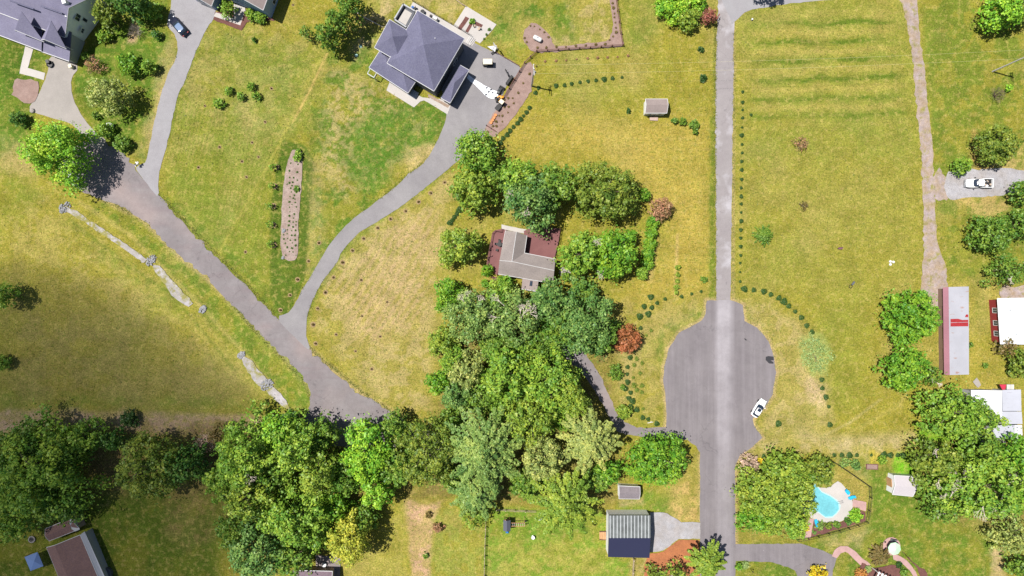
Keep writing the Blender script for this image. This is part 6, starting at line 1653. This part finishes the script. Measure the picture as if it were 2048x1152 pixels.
# pickup
pk = thing('pickup_truck', 'white pickup truck with loaded open bed on the gravel parking pad', 'truck', W(1956, 367, .5).xy.to_3d(), PI)
loft_part('body', [(-.35, .98, .45, 1.12), (.6, 1.0, .4, 1.15), (1.6, 1.0, .4, 1.12), (2.5, .96, .42, 1.08), (2.95, .80, .5, .95)], P_white, pk)
loft_part('cab', [(-.55, .80, 1.0, 1.5), (-.4, .84, 1.0, 1.84), (.3, .86, 1.0, 1.88), (.85, .84, 1.0, 1.78), (1.55, .84, 1.0, 1.16)], M_cglass, pk)
MB().loft([ring(-.55, .72, 1.72, 1.89), ring(-.2, .78, 1.74, 1.93), ring(.5, .78, 1.74, 1.92), ring(.85, .72, 1.7, 1.84)]).build('cab_roof', P_white, pk, smooth=True, subsurf=1)
m = MB()
m.box((-1.75, .96, .85), (2.4, .1, .75)); m.box((-1.75, -.96, .85), (2.4, .1, .75)); m.box((-2.95, 0, .85), (.09, 1.9, .75)); m.box((-1.75, 0, .6), (2.4, 1.84, .12)); m.box((-.5, 0, .85), (.09, 1.84, .75))
m.build('bed', P_white, pk); 
MB().box((-1.75, 0, .67), (2.3, 1.8, .03)).build('bed_liner', M_black, pk)
for sx in (1.95, -1.85):
    for s_ in (-1, 1): wheel(pk, sx, s_ * .88, .4, .28)
for s_ in (-1, 1):
    MB().box((2.85, s_ * .62, .85), (.2, .35, .2)).build('headlight', M_lampg, pk); MB().box((1.2, s_ * 1.15, 1.25), (.2, .25, .25)).build('mirror', M_black, pk)
    MB().box((-3.0, s_ * .85, .95), (.05, .15, .3)).build('tail_light', M_tail, pk)
MB().box((3.0, 0, .5), (.14, 1.7, .2)).build('front_bumper', M_steel, pk); MB().box((-3.08, 0, .5), (.12, 1.7, .2)).build('rear_bumper', M_steel, pk)
cr = random.Random(5)
for i in range(9):
    x, y = 1956 + 8 + [4, 10, 18][i // 4 if i < 8 else 2] + cr.uniform(-2, 2), 367 + cr.uniform(-6, 6)
    o = MB().box((0, 0, .15), (cr.uniform(.25, .7), cr.uniform(.2, .5), cr.uniform(.2, .4)), cr.random() * 3).build('cargo_box', [M_woodpale, M_black, M_trim, M_steel][i % 4], None, loc=(W(x, y, .8).x, W(x, y, .8).y, .69))
    tag(o, ['pale wooden', 'black', 'white', 'grey metal'][i % 4] + ' piece of cargo in the bed of the white pickup, ' + ['front end', 'middle', 'tail end'][i // 4 if i < 8 else 2], 'cargo', 'cargo in the pickup bed')
# golf cart
gc = thing('golf_cart', 'golf cart with cream roof on the large driveway', 'golf cart', W(976, 129, 0), 0)
MB().box((0, 0, 1.85), (2.1, 1.25, .08), taper=.96).build('canopy', mat('cream_roof', (.62,.56,.42), .6), gc)
loft_part('body', [(-1.25, .5, .35, .7), (-.9, .58, .3, .8), (0, .58, .28, .45), (.7, .56, .28, .5), (1.0, .5, .3, .85), (1.25, .4, .35, .6)], M_black, gc)
MB().box((-.35, 0, .72), (.5, 1.05, .14)).box((-.62, 0, 1.0), (.12, 1.05, .5)).build('seat', mat('beige_seat', (.45,.38,.28), .7), gc)
for sx, sy in ((.85, .55), (.85, -.55), (-.85, .55), (-.85, -.55)):
    MB().tube((sx, sy, .6), (sx * .95, sy, 1.83), .025).build('roof_post', M_black, gc); wheel(gc, sx * .95, sy, .23, .18)
# machines along the fence of the big driveway
def mower(px, py, ang, name, label, hood, roofm=None):
    t = thing(name, label, 'mower', W(px, py, 0), math.radians(ang))
    loft_part('hood', [(.1, .28, .45, .85), (.5, .32, .4, .95), (.95, .28, .4, .8), (1.1, .2, .45, .7)], hood, t)
    MB().box((-.35, 0, .62), (.5, .5, .12)).box((-.62, 0, .9), (.1, .5, .5)).build('seat', M_black, t)
    MB().prism([(-.6, -.62), (.5, -.62), (.6, 0), (.5, .62), (-.6, .62)], .15, .32).build('mower_deck', hood, t)
    MB().box((-.7, 0, .45), (.6, .7, .2)).build('rear_frame', M_black, t)
    for s_ in (-1, 1): wheel(t, -.7, s_ * .5, .32, .25); wheel(t, .85, s_ * .42, .2, .16)
    MB().tube((.2, 0, .8), (0, 0, 1.05), .02).lathe([(.18, 1.04), (.19, 1.07), (.17, 1.09)], (0, 0, 0), 12).build('steering_wheel', M_black, t)
    return t
P_or = mat('orange_paint', (.62,.27,.03), .4)
mower(999, 198, 20, 'riding_mower', 'orange riding mower parked by the brown fence', P_or)
tr = mower(1001, 182, 240, 'garden_tractor', 'black garden tractor parked above the orange mower', mat('dark_paint', (.03,.035,.04), .4))
tr['category'] = 'tractor'
ut = thing('utility_cart', 'small cart with cream roof below the orange mower', 'cart', W(1000, 212, 0), math.radians(52))
MB().box((.6, 0, 1.7), (.9, 1.0, .06)).build('canopy', MATS['cream_roof'], ut)
MB().box((-.2, 0, .5), (2.2, .95, .2)).build('chassis', M_black, ut); MB().box((-.8, 0, .75), (.9, .95, .3), taper=1.1).build('cargo_bed', M_black, ut)
MB().box((.3, 0, .75), (.4, .8, .12)).build('seat', M_black, ut)
for sx in (-.8, .7):
    for s_ in (-1, 1): wheel(ut, sx, s_ * .5, .25, .18)
for sx, sy in ((.2, .45), (.2, -.45), (1.0, .45), (1.0, -.45)): MB().tube((sx, sy, .6), (sx, sy, 1.68), .02).build('roof_post', M_black, ut)
for i in range(4):
    o = MB().lathe([(.26, 0), (.36, .42), (.32, .44), (.26, .38)], n=14).build('terracotta_pot', mat('terracotta', (.50,.22,.09), .8), None, loc=W(991 - i * 3, 231 + i * 5, 0))
    tag(o, 'orange pot in the short row left of the mulch bed, %s from the top' % nth(i), 'pot', 'row of orange pots')
sm = thing('storage_rack', 'dark rack of garden gear against the brown fence above the tractor', 'rack', W(1019, 163, 0), math.radians(55))
for z in (.3, .8, 1.3): MB().box((0, 0, z), (2.2, .6, .04)).build('shelf', M_black, sm)
for sx in (-1, 1):
    for sy in (-1, 1): MB().box((sx * 1.05, sy * .27, .68), (.05, .05, 1.36)).build('upright', M_black, sm)
bk = thing('motorcycle', 'dark motorcycle standing on the driveway beside the gear rack', 'motorcycle', W(1014, 147, 0), math.radians(115))
for sx in (-.7, .7): MB().lathe([(.2, -.05), (.32, -.05), (.34, 0), (.32, .05), (.2, .05)], (sx, 0, .33), 16, 'Y').build('wheel', M_tyre, bk)
loft_part('tank', [(-.1, .1, .6, .8), (.1, .17, .6, .92), (.4, .12, .6, .85)], M_black, bk); MB().box((-.4, 0, .75), (.6, .25, .1)).build('seat', M_black, bk)
MB().tube((.45, 0, .85), (.72, 0, .33), .04).tube((.45, 0, .95), (.45, 0, .8), .03).build('fork', M_steel, bk); MB().tube((.42, -.35, 1.0), (.42, .35, 1.0), .025).build('handlebar', M_black, bk)
hp = thing('basketball_hoop', 'portable basketball hoop with white backboard at the edge of the large driveway', 'hoop', W(987, 106, 0), math.radians(215))
MB().box((0, 0, .12), (1.1, .7, .24), taper=.8).build('base', M_black, hp); MB().tube((-.1, 0, .2), (.1, 0, 2.6), .06).tube((.1, 0, 2.6), (-.5, 0, 3.1), .05).build('pole', M_black, hp)
MB().box((-.6, 0, 3.2), (.05, 1.5, 1.0)).build('backboard', M_trim, hp)
m = MB(); 
for i in range(16):
    a0, a1 = 2 * PI * i / 16, 2 * PI * (i + 1) / 16; m.tube((-.9 + .23 * math.cos(a0), .23 * math.sin(a0), 3.05), (-.9 + .23 * math.cos(a1), .23 * math.sin(a1), 3.05), .015, None, 4)
m.build('rim', P_or, hp)
sail = thing('shade_sail', 'small pale triangular cloth at the edge of the large driveway', 'cloth', W(985, 96, 0))
m = MB(); b0_ = W(985, 96, 0); m.slab([W(975, 93, 1.2) - b0_, W(993, 91, 1.4) - b0_, W(990, 104, .9) - b0_], .03); m.build('cloth', M_trim, sail)
for p in ((975, 93, 1.2), (993, 91, 1.4)): q = W(*p) - b0_; MB().tube((q.x, q.y, 0), q, .03).build('pole', M_steel, sail)
tk = thing('gas_tank', 'white gas tank lying in the kidney shaped mulch bed', 'tank', W(1075, 78, .5).xy.to_3d(), math.radians(-28))
MB().lathe([(.1, -1.05), (.4, -.95), (.5, -.75), (.5, .75), (.4, .95), (.1, 1.05)], (0, 0, .75), 18, 'X').build('shell', M_trim, tk)
for sx in (-.6, .6): MB().box((sx, 0, .15), (.15, .7, .3)).build('foot', M_conc, tk)
MB().lathe([(.14, 1.22), (.16, 1.36), (.05, 1.42)], (0, 0, 0), 10).build('valve_dome', M_steel, tk)
# terrace furniture
def chair(px, py, ang, label, m, z=0.0, group=None, name='patio_chair'):
    t = thing(name, label, 'chair', W(px, py, z), math.radians(ang), group)
    MB().box((0, 0, .42), (.5, .5, .06)).build('seat', m, t); MB().box((-.25, 0, .72), (.06, .5, .55), ry=-.15).build('backrest', m, t)
    for sx in (-1, 1):
        for sy in (-1, 1): MB().box((sx * .2, sy * .2, .2), (.045, .045, .4)).build('leg', m, t)
    return t
def rtable(px, py, r, m, label, z=0.0, name='patio_table'):
    t = thing(name, label, 'table', W(px, py, z)); MB().lathe([(r * .98, .70), (r, .73), (r * .98, .75)], n=22).build('tabletop', m, t)
    MB().lathe([(r * .5, 0), (.05, .05), (.05, .7)], n=10).build('pedestal', m, t); return t
M_bluef = mat('blue_fabric', (.03,.12,.38), .8); M_aqua = mat('aqua_plastic', (.02,.36,.60), .5)
chair(826,16,40,'blue chair at the left end of the back terrace',M_bluef); chair(830,18,200,'dark chair near the blue chair on the back terrace',M_black)
rtable(846,26,.5,M_black,'small dark table on the back terrace of the large house'); chair(862,33,90,'dark chair alone in the middle of the back terrace',M_black)
gb = thing('grill', 'covered pale grill on the back terrace of the large house', 'grill', W(871, 40, 0), -.5)
MB().box((0, 0, .5), (1.2, .6, 1.0), taper=.9).build('cabinet', M_steel, gb); MB().lathe([(.3, -.5), (.32, 0), (.3, .5)], (0, 0, 1.0), 12, 'X').build('lid', M_trim, gb)
chair(949,53,10,'pale wicker chair on the white patio, left one',M_woodpale); chair(958,59,200,'pale wicker chair on the white patio, right one',M_woodpale)
chair(992,488,0,'black metal chair upper one on the narrow cottage deck',M_black,.7); rtable(999,489,.55,M_black,'black round table on the narrow cottage deck',.7); chair(994,500,70,'black metal chair lower one on the narrow cottage deck',M_black,.7)
chair(999,482,270,'black metal chair against the cottage wall on the narrow deck',M_black,.7)
# bins
for x, y, m_, l in ((101,126,M_black,'black wheeled bin at the corner of the concrete driveway'), (146,135,mat('cream_bin', (.62,.56,.42), .6),'cream bin at the right end of the garage of the grey gabled house')):
    t = thing('wheeled_bin', l, 'bin', W(x, y, 0), .3)
    MB().box((0, 0, .5), (.55, .6, .9), taper=1.15).build('bin_body', m_, t); MB().box((0, 0, 1.0), (.72, .78, .08)).build('lid', m_, t)
    for s_ in (-1, 1): MB().lathe([(.05, -.03), (.12, -.03), (.12, .03), (.05, .03)], (s_ * .25, .32, .12), 12, 'X').build('wheel', M_rubber, t)
t = thing('planter', 'dark round planter bush tub beside the black wheeled bin', 'planter', W(102, 130, 0)); MB().lathe([(.5, 0), (.7, .5), (.62, .52), (.5, .4)], n=16).build('tub', M_black, t)
t = thing('utility_box', 'pale utility box beside the bright shrub near the concrete driveway', 'utility box', W(223, 252, 0), .1)
MB().box((0, 0, .4), (1.1, .9, .8)).build('cabinet', mat('pale_green_box', (.45,.50,.50), .6), t); MB().box((0, 0, .83), (1.2, 1.0, .06)).build('lid', M_trim, t)
t = thing('mailbox', 'mailbox with paper holders at the tip between old road and lilac driveway', 'mailbox', W(279, 330, 0), -.6)
MB().box((0, 0, .55), (.12, .12, 1.1)).build('post', M_trim, t)
for k in (-1, 1): MB().loft([[(x, y * .16 + k * .28, 1.1 + z) for y, z in ((-1, 0), (1, 0), (1, .18), (.5, .28), (-.5, .28), (-1, .18))] for x in (-.3, .3)]).build('box', M_black if k < 0 else M_trim, t)
MB().box((0, 0, 1.08), (.3, 1.2, .04)).build('shelf', M_trim, t)
t = thing('boulder', 'grey boulder at the lower left corner of the concrete driveway', 'boulder', W(66, 222, 0)); MB().lathe([(.35, 0), (.6, .15), (.5, .4), (.2, .52)], n=7).build('stone', M_conc, t)
for x, y, l in ((1460,40,None),):
    pass
t = thing('ground_marker', 'small white utility marker in the grass near the top driveway', 'marker', W(1503, 40, 0)); MB().tube((0, 0, 0), (0, 0, .5), .14, .12).build('tube', M_trim, t); MB().lathe([(.2, .5), (.2, .56), (.06, .62)], n=10).build('cap', M_trim, t)
for x, y, l in ((721,93,'upper'),(713,111,'lower')):
    t = thing('tank_lid', 'pale green round tank lid in bare grass left of the large house, %s one' % l, 'lid', W(x, y, 0)); MB().lathe([(.36, 0), (.36, .08), (.3, .12)], n=18).build('cover', mat('mint_lid', (.35,.55,.48), .6), t); MB().box((0, 0, .14), (.18, .05, .04)).build('handle', M_black, t)
# things in the right field
t = thing('bench', 'small purple brown bench alone in the right field', 'bench', W(1679, 497, 0))
MB().box((0, 0, .42), (.95, .35, .06)).build('seat', mat('purple_wood', (.16,.07,.10), .8), t); MB().box((0, .22, .7), (.95, .06, .4)).build('backrest', MATS['purple_wood'], t)
for s_ in (-1, 1): MB().box((s_ * .4, 0, .2), (.07, .35, .4)).build('leg', M_black, t)
t = thing('tyre_swing_frame', 'dark hoop and rod lying in the right field', 'garden item', W(1703, 570, 0), .9)
m = MB()
for i in range(16):
    a0, a1 = 2 * PI * i / 16, 2 * PI * (i + 1) / 16; m.tube((-.45 + .36 * math.cos(a0), .36 * math.sin(a0), .15), (-.45 + .36 * math.cos(a1), .36 * math.sin(a1), .15), .07, None, 6)
m.build('hoop', M_black, t); MB().box((.5, 0, .15), (.9, .4, .18)).build('frame', W_char, t)
for i, (x, y) in enumerate(((1780,523),(1786,524),(1780,529))):
    o = MB().lathe([(.2, 0), (.32, .12), (.26, .3), (.1, .36)], n=8).build('pale_stone', M_trim, None, loc=W(x, y, 0)); tag(o, ['left upper', 'right', 'lower'][i] + ' stone of the three small white stones in the right field', 'stone', 'three white stones in the right field')
# pool things
def lounge(px, py, ang, label, m=M_aqua):
    t = thing('lounge_chair', label, 'chair', W(px, py, 0), math.radians(ang))
    MB().box((.15, 0, .32), (1.1, .6, .08)).build('seat', m, t); MB().box((-.62, 0, .55), (.7, .6, .07), ry=.9).build('backrest', m, t)
    for s_ in (-1, 1): MB().box((.1, s_ * .34, .5), (.8, .1, .05)).build('armrest', m, t)
    for sx in (-.3, .55):
        for s_ in (-1, 1): MB().box((sx, s_ * .26, .15), (.06, .06, .3)).build('leg', m, t)
    return t
lounge(1693,983,-50,'aqua blue lounge chair on the upper right of the pool deck'); lounge(1701,994,-160,'aqua blue chair on the right rim of the pool deck'); lounge(1631,1044,100,'aqua blue chair at the lower left corner of the pool bed')
t = thing('pool_ladder', 'steel handrail at the right rim of the pool', 'ladder', W(1678, 1003, 0), .3)
for s_ in (-1, 1): MB().tube((-.5, s_ * .2, .05), (-.3, s_ * .2, .8), .025).tube((-.3, s_ * .2, .8), (.6, s_ * .2, .75), .025).tube((.6, s_ * .2, .75), (.6, s_ * .2, 0), .025).build('rail', M_steel, t)
MB().box((-.5, 0, .07), (.12, .4, .03)).build('step', M_steel, t)
t = thing('plant_pot', 'round dark blue pot on the pool deck beside the lime green shrub', 'pot', W(1699, 1024, 0)); MB().lathe([(.2, 0), (.32, .4), (.3, .45), (.24, .4)], n=16).build('pot_body', mat('navy_glaze', (.02,.04,.15), .3), t); MB().lathe([(.24, .38), (.2, .41)], n=12).build('soil', M_mulch_r, t)
t = thing('raised_bed', 'brown timber raised bed between the tuft row and the white shed', 'raised bed', W(1743, 933, 0), -.03)
MB().box((0, .55, .18), (2.6, .12, .36)).box((0, -.55, .18), (2.6, .12, .36)).box((1.25, 0, .18), (.12, 1.0, .36)).box((-1.25, 0, .18), (.12, 1.0, .36)).build('boards', M_redwood, t); MB().box((0, 0, .12), (2.35, .95, .2)).build('soil', M_mulch_p, t)
# parasol patio
t = thing('parasol', 'pale mint octagonal parasol on the round brick patio', 'parasol', W(1790, 1098, 2.3).xy.to_3d(), .2)
m = MB(); n = 8; R_ = 1.45
vs = [(math.cos(2 * PI * k / n + .39) * R_, math.sin(2 * PI * k / n + .39) * R_, 2.15) for k in range(n)] + [(0, 0, 2.7)] + [(math.cos(2 * PI * k / n + .39) * R_, math.sin(2 * PI * k / n + .39) * R_, 2.02) for k in range(n)]
m.add(vs, [(k, (k + 1) % n, n) for k in range(n)] + [(k, n + 1 + k, n + 1 + (k + 1) % n, (k + 1) % n) for k in range(n)]); m.build('canopy', mat('mint_canvas', (.42,.62,.42), .8), t)
MB().tube((0, 0, 0), (0, 0, 2.7), .03).build('pole', M_steel, t); MB().lathe([(.3, 0), (.3, .08), (.05, .14)], n=14).build('base', M_conc, t)
for k in range(8): MB().tube((0, 0, 2.62), (math.cos(2 * PI * k / n + .39) * R_ * .97, math.sin(2 * PI * k / n + .39) * R_ * .97, 2.12), .012, None, 4).build('rib', M_steel, t)
t = thing('bench', 'dark bench at the top of the round brick patio', 'bench', W(1785, 1079, 0), -.2)
MB().box((0, 0, .42), (1.3, .5, .07)).build('seat', W_char, t); MB().box((0, .27, .72), (1.3, .06, .5)).build('backrest', W_char, t)
for s_ in (-1, 1): MB().box((s_ * .55, 0, .2), (.08, .45, .4)).build('leg', M_black, t)
chair(1780,1090,-30,'white chair beside the mint parasol',M_trim)
t = thing('plant_pot', 'tiny dark pot on the left of the round brick patio', 'pot', W(1769, 1083, 0)); MB().lathe([(.12, 0), (.2, .3), (.15, .3)], n=12).build('pot_body', M_black, t)
# play set on the lawn
t = thing('play_set', 'wooden play set with dark roofed tower and blue slide on the lawn', 'play set', W(1014, 1045, 1).xy.to_3d(), 0)
for sx in (-.55, .55):
    for sy in (-.9, .9): MB().box((sx, sy, 1.4), (.12, .12, 2.8)).build('post', M_wood, t)
m = MB(); m.slab([(-.8, -1.2, 2.7), (0, -1.2, 3.3), (0, 1.2, 3.3), (-.8, 1.2, 2.7)], .06); m.slab([(0, -1.2, 3.3), (.8, -1.2, 2.7), (.8, 1.2, 2.7), (0, 1.2, 3.3)], .06); m.build('roof', mat('dark_canvas', (.08,.085,.11), .8), t)
MB().box((0, 0, 1.4), (1.2, 1.9, .08)).build('platform', M_wood, t)
m = MB(); m.box((0, -1.9, .75), (.55, 2.0, .05), rx=.62).box((-.27, -1.9, .82), (.05, 2.0, .15), rx=.62).box((.27, -1.9, .82), (.05, 2.0, .15), rx=.62); m.build('slide', mat('blue_slide', (.03,.20,.55), .35), t)
for sy in (-.35, .35): MB().box((2.3, sy, 2.2), (3.4, .1, .1)).build('ladder_rail', M_wood, t)
for i in range(8): MB().tube((.9 + i * .42, -.35, 2.2), (.9 + i * .42, .35, 2.2), .025, None, 5).build('rung', M_trim, t)
for sx in (3.9,):
    for sy in (-1, 1): MB().tube((sx, sy * 1.1, 0), (sx, sy * .2, 2.25), .06, None, 6).build('swing_leg', M_wood, t)
MB().box((4.2, .1, .5), (.5, .3, .05)).build('swing_seat', M_black, t)
t = thing('bird_bath', 'white bird bath on the lawn right of the play set', 'bird bath', W(1066, 1073, 0)); MB().lathe([(.3, 0), (.1, .1), (.1, .6), (.42, .75), (.38, .8), (.1, .7)], n=16).build('bowl', M_trim, t)
t = thing('cooler_box', 'white box on the lawn beside the olive spruce', 'box', W(1081, 1036, 0), .1); MB().box((0, 0, .2), (1.0, .6, .4)).build('box_body', M_trim, t); MB().box((0, 0, .43), (1.05, .65, .06)).build('lid', M_trim, t)
t = thing('white_pot', 'small white pot under the olive spruce by the barn', 'pot', W(1187, 1041, 0)); MB().lathe([(.25, 0), (.35, .4), (.3, .42)], n=14).build('pot_body', M_trim, t)
t = thing('garden_lamp', 'small dark lamp post by the lower right driveway', 'lamp', W(1500, 1137, 0)); MB().tube((0, 0, 0), (0, 0, 1.6), .05).build('post', M_black, t); MB().lathe([(.1, 1.6), (.16, 1.75), (.05, 1.9)], n=8).build('lantern', M_black, t)
t = thing('yard_pipe', 'short white pipe lying among the last tufts by the driveway mouth', 'pipe', W(1300, 845, 0)); MB().tube((-.6, -.1, .08), (.7, .15, .08), .06).tube((0, 0, .08), (.3, .35, .08), .04).build('pipe_body', M_trim, t)

# rock check dams in the ditch
M_rock = mat('grey_rock', (.25,.25,.26), .9, noise=.25, nscale=2)
def rocks(px, py, rx, ry, rot, label, n=70):
    r = random.Random(int(px)); mb = MB(); c = W(px, py, 0)
    for i in range(n):
        a = r.random() * 2 * PI; q = math.sqrt(r.random()); x, y = math.cos(a) * q * rx / S, math.sin(a) * q * ry / S
        X = x * math.cos(rot) - y * math.sin(rot); Y = x * math.sin(rot) + y * math.cos(rot); s_ = r.uniform(.12, .26)
        k = 6; ph_ = r.random() * 6
        rings_ = []
        for zz, rr in ((0, .8), (.5, 1.0), (1.0, .55)):
            rings_.append([(X + math.cos(ph_ + 2 * PI * j / k) * s_ * rr * r.uniform(.8, 1.2), Y + math.sin(ph_ + 2 * PI * j / k) * s_ * rr * r.uniform(.8, 1.2), zz * s_ * 1.1 * r.uniform(.85, 1.1) + .02 + .18 * (1 - q) * (zz > 0)) for j in range(k)])
        mb.loft(rings_)
    o = mb.build('rock_pile', M_rock, None, loc=c); tag(o, label, 'rocks'); return o
rocks(130,415,14,9,.8,'heap of grey rocks at the upper end of the ditch near the lime tree')
rocks(303,521,12,8,.8,'heap of grey rocks half way down the ditch')
rocks(406,619,9,6,.8,'small heap of rocks where the ditch turns to grass')
rocks(483,710,8,6,.8,'small heap of rocks at the top of the lower pale gravel strip')
rocks(534,769,15,10,.6,'largest heap of rocks across the lower pale gravel strip',100)

for i, (x, y, rx, n_) in enumerate(((566,515,3,14),(568,462,4,22))):
    rocks(x, y, rx, rx, 0, ('few pale stones at the rounded foot of the tongue shaped bed', 'white stone cluster at the left side of the tongue shaped bed')[i], n_)
# utility poles and wires
M_pole = mat('pole_wood', (.42,.40,.38), .85, noise=.15, nscale=2)
M_wire = mat('aluminium_wire', (.65,.60,.35), .5)
def upole(base, h, lean, label, arms=True):
    t = thing('utility_pole', label, 'utility pole', W(*base, 0))
    MB().tube((0, 0, 0), (lean[0], lean[1], h), .19, .12, 10).build('pole_shaft', M_pole, t)
    for k, z in enumerate((h - .5, h - 1.4)):
        MB().box((lean[0] * z / h, lean[1] * z / h, z), (.12, 2.4 - k * .6, .14), .1).build('crossarm', M_pole, t)
        for s_ in (-1, 0, 1): MB().lathe([(.06, 0), (.09, .08), (.05, .2)], (lean[0] * z / h, lean[1] * z / h + s_ * (1.0 - k * .3), z + .07), 8).build('insulator', M_trim, t)
    MB().lathe([(.2, 0), (.24, .1), (.24, .75), (.18, .85)], (lean[0] * .8 + .35, lean[1] * .8, h - 2.6), 12).build('transformer', M_steel, t)
    return Vector(t.location) + Vector((lean[0], lean[1], h - .4))
a_ = upole((1063, 172), 10.5, (.2, .2), 'wooden utility pole at the right edge of the long pink mulch bed')
b_ = upole((1985, 143), 11.0, (.1, 0), 'grey utility pole standing at the right edge of the meadow')
for k, dy in enumerate((-.9, .9)):
    mb = MB(); p0 = a_ + Vector((0, dy, 0)); p1 = b_ + Vector((0, dy, 0)); pr = p0
    for i in range(1, 25):
        t_ = i / 24; p = p0.lerp(p1, t_) - Vector((0, 0, 4 * 1.6 * t_ * (1 - t_))); mb.tube(pr, p, .011, None, 4); pr = p
    o = mb.build('power_line', M_wire); tag(o, 'thin power line between the two utility poles, %s strand' % ('lower' if k == 0 else 'upper'), 'wire', 'power lines across the fields')

# weeds and long grass standing in the meadows and at the road edges
def weeds():
    r = np.random.default_rng(5); X = []; 
    def along_px(pts, w, n):
        P = np.array(pts, float); L = np.hypot(*(P[1:] - P[:-1]).T); c = np.concatenate([[0], np.cumsum(L)])
        s = r.random(n) * c[-1]; i = np.clip(np.searchsorted(c, s) - 1, 0, len(L) - 1); t = (s - c[i]) / L[i]
        q = P[i] + (P[i + 1] - P[i]) * t[:, None]; return q + r.normal(size=(n, 2)) * w
    for pts, w, n in (([(1431,50),(1430,300),(1430,600)],2.0,1500),([(1468,60),(1467,300),(1466,590)],1.6,600),([(200,395),(300,444),(410,540),(500,650),(605,758),(620,800)],2.5,1200),
        ([(318,388),(380,455),(500,574),(558,638)],2.0,700),([(616,694),(720,780),(790,828)],2,500),([(613,640),(650,530),(720,440),(820,378),(900,335)],1.6,500),
        ([(600,588),(680,468),(820,347),(858,312)],1.6,500),([(1328,740),(1340,700),(1383,654)],1.5,200),([(1489,610),(1550,720),(1545,790),(1510,850),(1525,880),(1472,930)],1.6,400)):
        X.append(along_px(pts, w, n))
    for (x0, x1, y0, y1, n) in ((345,640,60,330,1400),(640,880,110,400,1000),(1480,1840,20,560,1800),(0,400,400,800,1200),(640,860,470,800,1400),(1870,2048,0,560,900),(1000,1420,200,560,700),(1500,1650,600,880,500)):
        X.append(np.stack([r.uniform(x0, x1, n), r.uniform(y0, y1, n)], 1))
    X = np.concatenate(X)
    keep = r.random(len(X)) < .6
    for o in bpy.data.objects:
        if o.type == 'MESH' and o.get('kind') == 'structure' and o.name.split('.')[0] in ('road', 'driveway', 'lane', 'path', 'patio', 'mulch_bed', 'parking_area', 'terrace'):
            pl = [(v.co.x * S + 1024, 576 - v.co.y * S) for v in o.data.vertices]
            bx = [min(p[0] for p in pl), max(p[0] for p in pl), min(p[1] for p in pl), max(p[1] for p in pl)]
            k_ = np.where((X[:, 0] > bx[0]) & (X[:, 0] < bx[1]) & (X[:, 1] > bx[2]) & (X[:, 1] < bx[3]))[0]
            if len(k_): keep[k_[poly_sd(X[k_, 0], X[k_, 1], pl) > 1.0]] = False
    X = X[keep]; n = len(X)
    k = 5; base = np.repeat(X, k, 0); m = len(base)
    pos = np.stack([(base[:, 0] - 1024) / S + r.normal(size=m) * .16, (576 - base[:, 1]) / S + r.normal(size=m) * .16, r.uniform(.02, .16, m)], 1)
    nr = r.normal(size=(m, 3)); nr[:, 2] += .6; nr /= np.linalg.norm(nr, axis=1, keepdims=True)
    v, q = quads_from(pos, nr, r.uniform(.05, .15, m), .5, r)
    me = fast_mesh('weeds', v, q, np.repeat(r.random(n), k)); me.materials.append(leaf_mat('weed_leaf', (.20, .23, .045), var=.45, hue=.05))
    o = bpy.data.objects.new('weeds', me); C.objects.link(o); tag(o, 'loose weeds and long grass along road edges and in the meadows', 'weeds', kind='stuff')
weeds()

# the cloud whose shadow lies over the lower left corner
def cloud():
    hc = 420.0; sh = hc / math.tan(SUN_EL)
    g = W(20, 1020, 0); cx = g.x + SUN_DIR.x / math.cos(SUN_EL) * sh; cy = g.y + SUN_DIR.y / math.cos(SUN_EL) * sh
    mb = MB(); n = 28; rings_ = []; r = random.Random(4)
    for j in range(1, 14):
        a = PI * j / 14; 
        rings_.append([(math.cos(2 * PI * k / n) * math.sin(a) * 60 * (1 + .07 * math.sin(3 * 2 * PI * k / n + 1) + .05 * math.sin(5 * 2 * PI * k / n)), math.sin(2 * PI * k / n) * math.sin(a) * 58, -math.cos(a) * 28) for k in range(n)])
    mb.loft(rings_)
    m = bpy.data.materials.new('cloud_vapour'); m.use_nodes = True; nt = m.node_tree
    nt.nodes.remove(nt.nodes['Principled BSDF']); v = nt.nodes.new('ShaderNodeVolumePrincipled')
    v.inputs['Color'].default_value = (.95, .95, .95, 1); v.inputs['Density'].default_value = 0.027
    nt.links.new(v.outputs[0], nt.nodes['Material Output'].inputs['Volume'])
    o = mb.build('cloud', m, loc=(cx, cy, hc), smooth=True); tag(o, 'white cloud high above the lower left corner', 'cloud', kind='stuff')
cloud()
